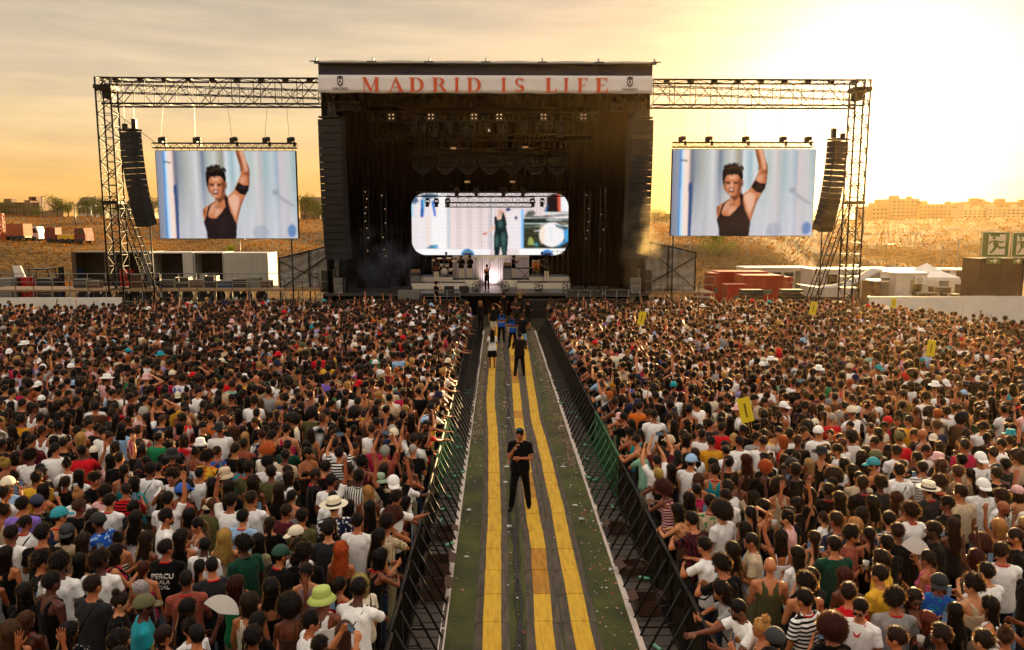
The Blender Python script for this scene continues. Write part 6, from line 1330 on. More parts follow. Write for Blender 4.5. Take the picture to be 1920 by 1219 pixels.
# exit sign tower
TX0, TX1 = Xa(1836, 46, 520), Xa(1917, 46, 520); tw = empty('sign_tower', ((TX0 + TX1) / 2, 46, 0)); tag(tw, 'stack of black sound tower cladding holding the exit signs', 'tower'); b = MB(); W = TX1 - TX0; zt = Za(486, 46)
b.b2((-W / 2, 0, 0), (W / 2, 1.8, zt)); b.build('cladding', mat('brown_black_cloth', '2b1c14', .9, 0, .3, 1.5, .02, 5), tw); b = MB()
for x in (-W / 2, -.02, W / 2): b.box((x, -.04, zt / 2), (.06, .06, zt))
for z in np.linspace(.3, zt, 6): b.box((0, -.045, z), (W, .05, .05))
b.build('frame', K_BLACK, tw)
def exit_sign(px0, px1, py0, py1, Y, lab):
    x0, x1 = Xa(px0, Y, 460), Xa(px1, Y, 460); z0, z1 = Za(py1, Y), Za(py0, Y); r_ = empty('exit_sign', ((x0 + x1) / 2, Y, z0)); tag(r_, lab, 'exit sign'); w_, h_ = x1 - x0, z1 - z0
    b = MB(); b.b2((-w_ / 2, 0, 0), (w_ / 2, .06, h_)); b.build('board', K_SIGN, r_); b = MB(); e = .05
    for p0, p1 in (((-w_ / 2, -.012, 0), (w_ / 2, -.002, e)), ((-w_ / 2, -.012, h_ - e), (w_ / 2, -.002, h_)), ((-w_ / 2, -.012, e), (-w_ / 2 + e, -.002, h_ - e)), ((w_ / 2 - e, -.012, e), (w_ / 2, -.002, h_ - e))): b.b2(p0, p1)
    P = lambda pts, k: b.prism([((x - .5) * w_, y * h_) for x, y in pts], (0, -.014 - .003 * k, 0), (1, 0, 0), (0, 0, 1), (0, -.006, 0))
    P([(.24, .12), (.84, .12), (.84, .9), (.62, .9), (.62, .82), (.3, .82), (.3, .9), (.24, .9)], 0); b.build('pictogram_door', K_SIGNW, r_)
    b = MB(); P2 = lambda pts, k: b.prism([((x - .5) * w_, y * h_) for x, y in pts], (0, -.03 - .003 * k, 0), (1, 0, 0), (0, 0, 1), (0, -.006, 0))
    P2(arc(.42, .76, .055, .06, 0, 340, 12), 0); P2([(.44, .68), (.56, .66), (.6, .5), (.56, .38), (.44, .4), (.4, .56)], 1); P2([(.46, .42), (.58, .42), (.62, .34), (.82, .36), (.82, .43), (.66, .42), (.56, .5)], 2); P2([(.44, .42), (.54, .4), (.46, .26), (.34, .16), (.28, .2), (.38, .3)], 3); P2([(.54, .66), (.56, .6), (.7, .56), (.78, .62), (.76, .66), (.7, .62)], 4); P2([(.46, .67), (.42, .62), (.32, .6), (.28, .5), (.24, .52), (.29, .65)], 5); b.build('pictogram_figure', K_SIGN, r_)
exit_sign(1840, 1893, 435, 484, 45.9, 'large green exit sign with running figure on the dark tower'); exit_sign(1897, 1934, 436, 484, 45.88, 'green exit sign cut off by the edge at the tower corner')
for px, lab in ((1863, 'small green arrow sign under the large exit sign'), (1908, 'small green arrow sign under the edge exit sign')):
    x = Xa(px, 45.9, 490); z = Za(496, 45.9); r_ = empty('arrow_sign', (x, 45.9, z)); tag(r_, lab, 'arrow sign'); b = MB(); w2 = .42 if px < 1900 else .26; b.b2((-w2, 0, 0), (w2, .05, .38)); b.build('board', K_SIGN, r_); b = MB(); b.prism([(-.22, .15), (.05, .15), (.0, .06), (.1, .06), (.24, .19), (.1, .32), (0, .32), (.05, .23), (-.22, .23)], (0, -.004, 0), (w2 / .42, 0, 0), (0, 0, 1), (0, -.008, 0)); b.build('arrow', K_SIGNW, r_)
# red containers
def container(px0, px1, py0, Y, z0, lab, m, d=2.4, grp=None):
    x0, x1 = Xa(px0, Y, 530), Xa(px1, Y, 530); zt = Za(py0, Y); L = x1 - x0; r_ = empty('container', (x0, Y, z0)); tag(r_, lab, 'container', grp); h_ = zt - z0; b = MB(); b.b2((.03, .03, .03), (L - .03, d, h_ - .03)); k = .1
    while k < L - .1: b.b2((k, 0, .12), (k + .09, .03, h_ - .12)); k += .2
    b.build('walls', m, r_); b = MB()
    for x in (0, L - .1): b.b2((x, -.02, 0), (x + .1, .08, h_))
    b.b2((.1, -.02, 0), (L - .1, .06, .12)); b.b2((.1, -.02, h_ - .12), (L - .1, .06, h_)); b.build('frame', m, r_); b = MB(); b.b2((L * .3, -.03, h_ * .4), (L * .7, -.022, h_ * .55)); b.build('door_plate', K_GREY, r_)
container(1336, 1350, 513, 58, 0, 'narrow red container at the left of the red group', K_REDP); container(1349, 1440, 510, 60, 0, 'long red container behind the other red ones', K_REDP); container(1364, 1406, 534, 55, 0, 'low bright red container in front of the red group', K_REDP, 1.5); container(1395, 1470, 517, 57, 0, 'wide red container with door bars in the middle of the group', K_REDP); container(1462, 1486, 520, 57.3, 0, 'short red container at the right of the red group', K_REDP)
# site cabins
def cabin(px0, px1, py0, Y, lab, wins, doors, d=2.4, m=K_WHITEP):
    x0, x1 = Xa(px0, Y, 530), Xa(px1, Y, 530); h_ = Za(py0, Y); L = x1 - x0; r_ = empty('site_cabin', (x0, Y, 0)); tag(r_, lab, 'site cabin'); b = MB(); b.b2((0, 0, .1), (L, d, h_ - .12)); b.build('wall', m, r_); b = MB(); b.b2((-.06, -.08, h_ - .12), (L + .06, d + .06, h_)); b.build('roof', K_WHITE, r_)
    for px in wins: x = Xa(px, Y, 530) - x0; b = MB(); b.b2((x - .45, -.03, 1.1), (x + .45, -.002, 2.0)); f = b.build('window', K_ALU, r_); b = MB(); b.b2((x - .39, -.038, 1.16), (x + .39, -.031, 1.94)); b.build('pane', K_GLASS, f)
    for px in doors: x = Xa(px, Y, 530) - x0; b = MB(); b.b2((x - .42, -.03, .12), (x + .42, -.002, 2.1)); f = b.build('door', K_GREY, r_); b = MB(); b.box((x + .33, -.05, 1.1), (.1, .03, .03)); b.build('handle', K_BLACK, f)
    return r_
cabin(1396, 1520, 502, 66, 'long white site cabin behind the red containers', [1430, 1455, 1478], [1500]); cabin(1522, 1680, 505, 63, 'white site cabin behind the right lattice tower', [1560], [1605, 1640]); cabin(1680, 1738, 512, 56, 'white site cabin with an air conditioner by the tent', [1718], []); cabin(1660, 1850, 506, 68, 'long white site cabin behind the white tent', [1800], [1770, 1830])
cabin(1640, 1679, 527, 57, 'brown timber cabin half behind the right tower', [], [1662], 2, K_BROWN)
p = at(1726, 526, 55.8); r_ = empty('air_conditioner', (p.x, 55.8, p.z - .25)); tag(r_, 'white air conditioner unit on the cabin wall by the tent', 'air conditioner'); b = MB(); b.b2((-.42, 0, 0), (.42, .3, .55)); b.build('casing', K_WHITE, r_); b = MB(); b.lathe([(.15, 0), (.2, 0), (.2, .02), (.15, .02)], 18, (-.08, 0, .28), Matrix.Rotation(R(90), 3, 'X')); b.lathe([(.001, 0), (.05, 0), (.05, .02), (.001, .02)], 10, (-.08, 0, .28), Matrix.Rotation(R(90), 3, 'X')); b.build('fan_guard', K_BLACK, r_)
# gazebo
p0 = Xa(1714, 58, 530); p1 = Xa(1797, 58, 530); r_ = empty('gazebo_tent', ((p0 + p1) / 2, 59.5, 0)); tag(r_, 'white pointed gazebo tent among the site cabins', 'tent'); w2 = (p1 - p0) / 2; zt = Za(494, 59.5); ze = Za(521, 58); b = MB()
b.add([(-w2, -w2, ze), (w2, -w2, ze), (w2, w2, ze), (-w2, w2, ze), (0, 0, zt), (-.5 * w2, -.5 * w2, ze + (zt - ze) * .38), (.5 * w2, -.5 * w2, ze + (zt - ze) * .38), (.5 * w2, .5 * w2, ze + (zt - ze) * .38), (-.5 * w2, .5 * w2, ze + (zt - ze) * .38), (-w2, -w2, ze - .25), (w2, -w2, ze - .25), (w2, w2, ze - .25), (-w2, w2, ze - .25)],
      [(0, 1, 6, 5), (1, 2, 7, 6), (2, 3, 8, 7), (3, 0, 5, 8), (5, 6, 4), (6, 7, 4), (7, 8, 4), (8, 5, 4), (9, 10, 1, 0), (10, 11, 2, 1), (11, 12, 3, 2), (12, 9, 0, 3)]); o = b.build('canopy', K_WHITE, r_); s = o.modifiers.new('s', 'SOLIDIFY'); s.thickness = .02; b = MB()
for sx in (-1, 1):
    for sy in (-1, 1): b.tube((sx * (w2 - .05), sy * (w2 - .05), 0), (sx * (w2 - .05), sy * (w2 - .05), ze), .03, 6)
b.build('legs', K_ALU, r_)
for i, (px, Y, w_, h_, m) in enumerate(((1700, 52, 1.2, .75, K_BROWN), (1735, 54, 1.5, 1.0, K_CASE), (1762, 55, 1.2, 1.3, K_CASE), (1785, 54, 1.0, .9, K_BROWN), (1808, 56, .9, 1.4, K_CASE), (1655, 52, 1.3, .8, K_WHITEP), (1565, 50.5, 1.9, .7, K_CARD), (1440, 50.5, 1.7, .55, K_CASE), (1500, 50.5, 1.6, .55, K_CASE), (1375, 50.5, 1.6, .55, K_CASE), (1290, 50.8, 1.5, .8, K_CASE), (1320, 50.8, 1.2, 1.0, K_BROWN))):
    n_ = {K_CASE: 'black', K_BROWN: 'brown', K_WHITEP: 'white', K_CARD: 'tan'}[m]; boxes('flight_case', '%s flight case standing on the ground right of the stage' % n_, 'flight case', m, px, Y, w_, .8, h_ + .3, 0, '%s flight cases on the ground right of the stage' % n_)
for px, Y in ((1412, 51), (1488, 51)):
    for k in range(4): b = MB(); b.b2((Xa(px, Y, 540) - .7, Y, .9 + k * .22), (Xa(px, Y, 540) + .7, Y + .8, 1.09 + k * .22)); b.b2((Xa(px, Y, 540) - .6, Y - .02, .93 + k * .22), (Xa(px, Y, 540) + .6, Y - .002, 1.06 + k * .22)); tag(b.build('stacked_speaker', K_CAB), 'flat black speaker in a stack right of the stage', 'loudspeaker', 'flat black speakers stacked right of the stage')
for x0, x1, Y, n in ((1205, 1240, 51.3, 2),): pass
b = MB(); vs = []
for i in range(31):
    t = i / 30; z = Za(537, 55) + 1.0 * t * t + .0; 
    for k in range(5): vs.append((Xa(1488, 55, 530) + (Xa(1650, 55, 530) - Xa(1488, 55, 530)) * t, 54.5 + k * .5, z - .5 * math.sin(math.pi * t) * (1 + .2 * math.sin(k * 2)) + .2))
b.add(vs, [(i * 5 + k, i * 5 + 5 + k, i * 5 + 6 + k, i * 5 + k + 1) for i in range(30) for k in range(4)], True); o = b.build('shade_net', K_TARPG); s = o.modifiers.new('s', 'SOLIDIFY'); s.thickness = .02; tag(o, 'sagging shade net strung behind the right lattice tower', 'shade net')
# ---- vehicles on the rise at the left ----
def truck(px, py, Y, L, h_, m, lab, cat, face=1, yellow=False, low=False):
    x = Xa(px, Y, 440); z = hz(x, Y); r_ = empty('truck', (x, Y, z), R(rnd.uniform(-6, 6))); tag(r_, lab, cat); b = MB(); b.b2((-L / 2, 0, .75), (L / 2 - 1.7, 2.3, h_)); b.build('box_body', K_YELP if yellow else m, r_); s_ = face
    b = MB(); b.prism([(L / 2 - 1.6, .5), (L / 2, .5), (L / 2, 1.5), (L / 2 - .25, 2.5), (L / 2 - 1.6, 2.5)], (0, .1, 0), (1, 0, 0), (0, 0, 1), (0, 2.1, 0)); c = b.build('cab', m, r_); b = MB(); b.prism([(L / 2 - 1.3, 1.5), (L / 2 - .2, 1.5), (L / 2 - .4, 2.25), (L / 2 - 1.3, 2.25)], (0, .07, 0), (1, 0, 0), (0, 0, 1), (0, .026, 0)); b.build('window', K_GLASS, c)
    b = MB(); b.b2((-L / 2, .3, .5), (L / 2 - .2, 2.0, .74)); b.build('chassis', K_BLACK, r_)
    for wx in (-L / 2 + .7, -L / 2 + 1.7, L / 2 - .8):
        for wy in (.1, 2.2): b = MB(); b.lathe([(.001, -.13), (.45, -.13), (.45, .13), (.001, .13)], 14, (wx, wy, .45), Matrix.Rotation(R(90), 3, 'X')); b.build('wheel', K_TYRE, r_)
    r_.scale = (.85, .85, .8)
    if s_ < 0: r_.rotation_euler.z += math.pi; r_.location.y += 2.3
truck(12, 440, 100, 4.6, 2.7, mat('dusty_orange', '9c4a1c', .7, 0, .3, 2), 'orange box truck on the dry rise at the far left', 'truck', -1); truck(53, 442, 104, 3.0, 1.9, K_WHITEP, 'small white truck beside the orange one', 'truck'); truck(100, 448, 100, 3.6, 1.4, mat('dusty_red', '6e1c14', .7, 0, .35, 2), 'red tractor unit parked on the dry rise', 'truck', -1); truck(133, 450, 98, 4.2, 1.5, mat('dusty_red', '6e1c14', .7, 0, .35, 2), 'low red and yellow truck parked on the rise', 'truck', 1, True)
# orange crane post at the frame edge
p = at(3, 425, 96); b = MB(); zz = hz(p.x, 96); truss(b, (p.x, 96, zz), (p.x, 96, zz + 3.6), .5, .5, .5, .05, .03, Vector((0, 1, 0))); tag(b.build('crane_post', K_ORANGE), 'short orange lattice post at the far left edge', 'crane')
# red machine and pale ramp behind the left platform
r_ = empty('forklift', (Xa(72, 58, 520), 58, 0)); tag(r_, 'dark red forklift standing behind the left platform', 'forklift'); b = MB(); b.b2((-1.1, 0, .5), (1.1, 1.2, 1.6)); b.b2((-1.1, .1, 1.6), (-.2, 1.1, 2.0)); b.build('body', K_REDP, r_); b = MB()
for x in (-.9, .8): b.tube((x, .1, 1.6), (x * .8, .1, 2.7), .05, 6); b.tube((x, 1.1, 1.6), (x * .8, 1.1, 2.7), .05, 6)
b.b2((-.8, 0, 2.7), (.75, 1.2, 2.78)); b.build('cage', K_BLACK, r_); b = MB(); b.b2((1.3, .3, .2), (1.42, .9, 2.9)); b.b2((1.42, .3, .25), (2.3, .42, .32)); b.b2((1.42, .8, .25), (2.3, .92, .32)); b.build('mast', K_BLACK, r_)
for x in (-.8, .8):
    for y in (0, 1.1): b = MB(); b.lathe([(.001, -.13), (.38, -.13), (.38, .13), (.001, .13)], 14, (x, y, .38), Matrix.Rotation(R(90), 3, 'X')); b.build('wheel', K_TYRE, r_)
b = MB(); x = Xa(32, 60, 520); b.prism([(0, 1.2), (.9, 1.2), (.3, 2.9), (-.3, 2.9)], (x, 60, 0), (1, 0, 0), (0, 0, 1), (0, .15, 0)); b.tube((x + .2, 60, 0), (x + .2, 60, 1.2), .05); b.tube((x + .7, 60, 0), (x + .7, 60, 1.2), .05); tag(b.build('tilted_panel', K_WHITE), 'tilted pale panel on posts behind the left platform', 'panel')
for px, Y, m in ((22, 57, K_CASE), (45, 57.5, K_REDP), (90, 56.5, K_CASE), (10, 56, K_GREY)): boxes('flight_case', '%s case standing behind the far left platform' % {K_CASE: 'black', K_REDP: 'red', K_GREY: 'grey'}[m], 'flight case', m, px, Y, 1.2, .8, 2.2, 0, '%s cases behind the far left platform' % {K_CASE: 'black', K_REDP: 'red', K_GREY: 'grey'}[m])

# ---- trees, bushes, buildings on the horizon ----
TRC = {}
def tree(px, Y, h_, w_, lab, m=None, grp=None, name='tree', bush=False, seed=0):
    x = Xa(px, Y, 400); z = hz(x, Y); r_ = empty(name, (x, Y, z)); tag(r_, lab, 'bush' if bush else 'tree', grp); r = np.random.RandomState(seed + int(px)); b = MB()
    if not bush:
        b.tube((0, 0, -.2), (0, 0, h_ * .45), h_ * .035, 7, h_ * .022)
        for k in range(5): a = k * 1.3; b.tube((0, 0, h_ * (.28 + .04 * k)), (math.cos(a) * w_ * .3, math.sin(a) * w_ * .3, h_ * (.5 + .06 * k)), h_ * .016, 5, h_ * .006)
    else:
        for k in range(5): a = k * 1.3; b.tube((0, 0, -.1), (math.cos(a) * w_ * .25, math.sin(a) * w_ * .25, h_ * .6), .04, 5, .015)
    b.build('trunk', K_BARK, r_); cl = []
    for k in range(12):
        a = r.uniform(0, 6.28); q = r.uniform(0, 1) ** .6; cz = (h_ * .3 + h_ * .6 * r.rand()) if not bush else h_ * (.15 + .7 * r.rand()); wz = w_ / 2 * (1 - abs(cz / h_ - .55) * .9); cl.append((math.cos(a) * q * wz * .8, math.sin(a) * q * wz * .8, cz, w_ * r.uniform(.13, .24)))
    V = []; Fc = []
    for _ in range(1500):
        c = cl[r.randint(len(cl))]; d = r.normal(size=3); d /= np.linalg.norm(d); p = np.array(c[:3]) + d * c[3] * r.uniform(.5, 1.1) * np.array([1, 1, .75]); s = h_ * r.uniform(.018, .035); u = r.normal(size=3); u /= np.linalg.norm(u); v = np.cross(u, d); v /= np.linalg.norm(v) + 1e-6; n = len(V); V += [p - u * s, p + v * s * .6, p + u * s, p - v * s * .6]; Fc.append((n, n + 1, n + 2, n + 3))
    link('crown', npmesh('crown', V, Fc, [m or K_LEAF], None, False), r_)
for i, (px, Y, h_, w_) in enumerate(((5, 262, 5, 9), (45, 262, 4.5, 10), (108, 230, 6.5, 9), (128, 235, 5.5, 8), (178, 228, 6.5, 9), (190, 232, 6, 8), (165, 240, 5, 8), (245, 235, 6, 8), (262, 230, 7, 8), (283, 232, 6.5, 9), (572, 220, 7, 9), (590, 225, 8, 9), (603, 215, 6, 7), (230, 245, 5, 8), (70, 240, 4, 7), (1228, 230, 4, 9), (1250, 235, 3.5, 8), (1300, 238, 3, 8), (1530, 240, 3, 9), (1560, 240, 3.5, 8))): tree(px, Y, h_, w_, 'dark rounded tree on the skyline %s' % ('left of the stage' if px < 900 else 'right of the stage'), None, 'trees on the skyline %s' % ('left of the stage' if px < 900 else 'right of the stage'), seed=i)
tree(425, 92, 1.9, 2.0, 'small bright green bush under the left video screen', K_LEAF2, None, 'bush', True); tree(1350, 84, 3.2, 5.2, 'spreading green bush on the mound under the right video screen', leafmat('foliage_olive', '5d6a22'), None, 'bush', True, 4)
def building(px0, px1, py0, Y, m, lab, floors, cols, roof=None, wm=None, d=14, z0=None, slope=0):
    x0, x1 = Xa(px0, Y, 400), Xa(px1, Y, 400); zb_ = hz((x0 + x1) / 2, Y) - 1 if z0 is None else z0; zt = Za(py0, Y); L = x1 - x0; r_ = empty('building', (x0, Y, zb_)); tag(r_, lab, 'building'); h_ = zt - zb_; b = MB(); b.b2((0, 0, 0), (L, d, h_)); b.build('wall', m, r_)
    b = MB()
    if slope: b.prism([(-.5, h_), (d + .5, h_), (d / 2, h_ + slope)], (-.4, 0, 0), (0, 1, 0), (0, 0, 1), (L + .8, 0, 0))
    else: b.b2((-.2, -.2, h_), (L + .2, d, h_ + .35)); b.b2((L * .1, 2, h_ + .35), (L * .1 + 2.5, 5, h_ + 1.6)); b.b2((L * .7, 2, h_ + .35), (L * .7 + 1.5, 4, h_ + 1.3))
    b.build('roof', roof or m, r_)
    for j in range(floors):
        for i in range(cols):
            b = MB(); cx = L * (i + .5) / cols; cz = 1.2 + (h_ - 1.4) * (j + .5) / floors; ww = L / cols * .55; hh = (h_ - 1.4) / floors * .5; b.b2((cx - ww / 2, -.06, cz - hh / 2), (cx + ww / 2, -.002, cz + hh / 2)); b.build('window', wm or K_WIN, r_)
    return r_
building(-6, 75, 382, 265, K_BRICK, 'long brown brick building on the left skyline', 2, 12, K_TILE); building(48, 58, 378, 263, K_BRICK, 'narrow brick stair block at the right end of the brown building', 0, 0, K_TILE)
building(146, 168, 384, 300, K_CREAMW, 'pale gabled house on the left skyline', 1, 3, K_TILE, None, 10, None, 3); building(168, 185, 386, 290, K_WHITEP, 'second pale house with a slanting roof on the left skyline', 1, 3, K_TILE, None, 10, None, 2.5); building(186, 198, 389, 280, K_CREAMW, 'small cream house beside the pale gabled ones', 1, 2, K_TILE, None, 10, None, 2); building(222, 290, 390, 300, K_CREAMW, 'row of cream terraced houses behind the left line array', 1, 8, K_TILE, None, 10, None, 2.5)
building(563, 600, 383, 260, K_BRICK, 'brown house seen in the gap left of the stage', 2, 4, K_TILE, None, 10, None, 2.5)
building(1635, 1672, 388, 290, K_BRICK, 'low brown wing at the left end of the long apartment block', 3, 5); building(1672, 1722, 374, 286, K_BRICK, 'tall brown centre of the long apartment block', 5, 6); building(1723, 1806, 384, 288, K_BRICK, 'long brown apartment block on the right skyline', 4, 11)
building(1806, 1850, 392, 280, K_CREAMW, 'pale apartment block with brown attic on the right skyline', 3, 5); building(1826, 1852, 379, 287, K_BRICK, 'brown stair tower behind the pale apartment block', 2, 3); building(1853, 1930, 390, 278, K_CREAMW, 'pale apartment block at the right edge of the skyline', 3, 9); building(1870, 1940, 380, 288, K_BRICK, 'brown upper block at the right edge of the skyline', 2, 6); building(1222, 1262, 408, 260, K_BRICK, 'low brown building between stage and right screen', 2, 5)
for px, y0, Y in ((82, 369, 200), (142, 388, 150), (245, 379, 160), (172, 386, 170), (1296, 455, 80), (1402, 455, 80), (1770, 462, 90), (1800, 450, 70), (1822, 490, 72), (1620, 395, 150), (448, 448, 90)):
    x = Xa(px, Y, 420); z = hz(x, Y); b = MB(); zt = Za(y0, Y); b.tube((x, Y, z - .2), (x, Y, zt), .07 * Y / 100, 6); b.box((x + .3 * Y / 100, Y, zt), (.8 * Y / 100, .2, .08)); tag(b.build('lamp_post', K_STEEL), 'thin pole standing on the dry ground %s' % ('left of the stage' if px < 900 else 'right of the stage'), 'pole', 'thin poles on the ground %s' % ('left of the stage' if px < 900 else 'right of the stage'))
r_ = empty('site_fence', (0, 100, 0)); tag(r_, 'low post and wire fence along the right hillside', 'fence'); b = MB(); prev = None
for i in range(24):
    px = 1560 + i * 17; Y = 112 + i * .5; x = Xa(px, Y, 460); z = hz(x, Y); b.tube((x, Y - 100, z), (x, Y - 100, z + .9), .05, 5)
    if prev: b.tube(prev, (x, Y - 100, z + .8), .02, 4)
    prev = (x, Y - 100, z + .8)
b.build('posts', K_STEEL, r_)

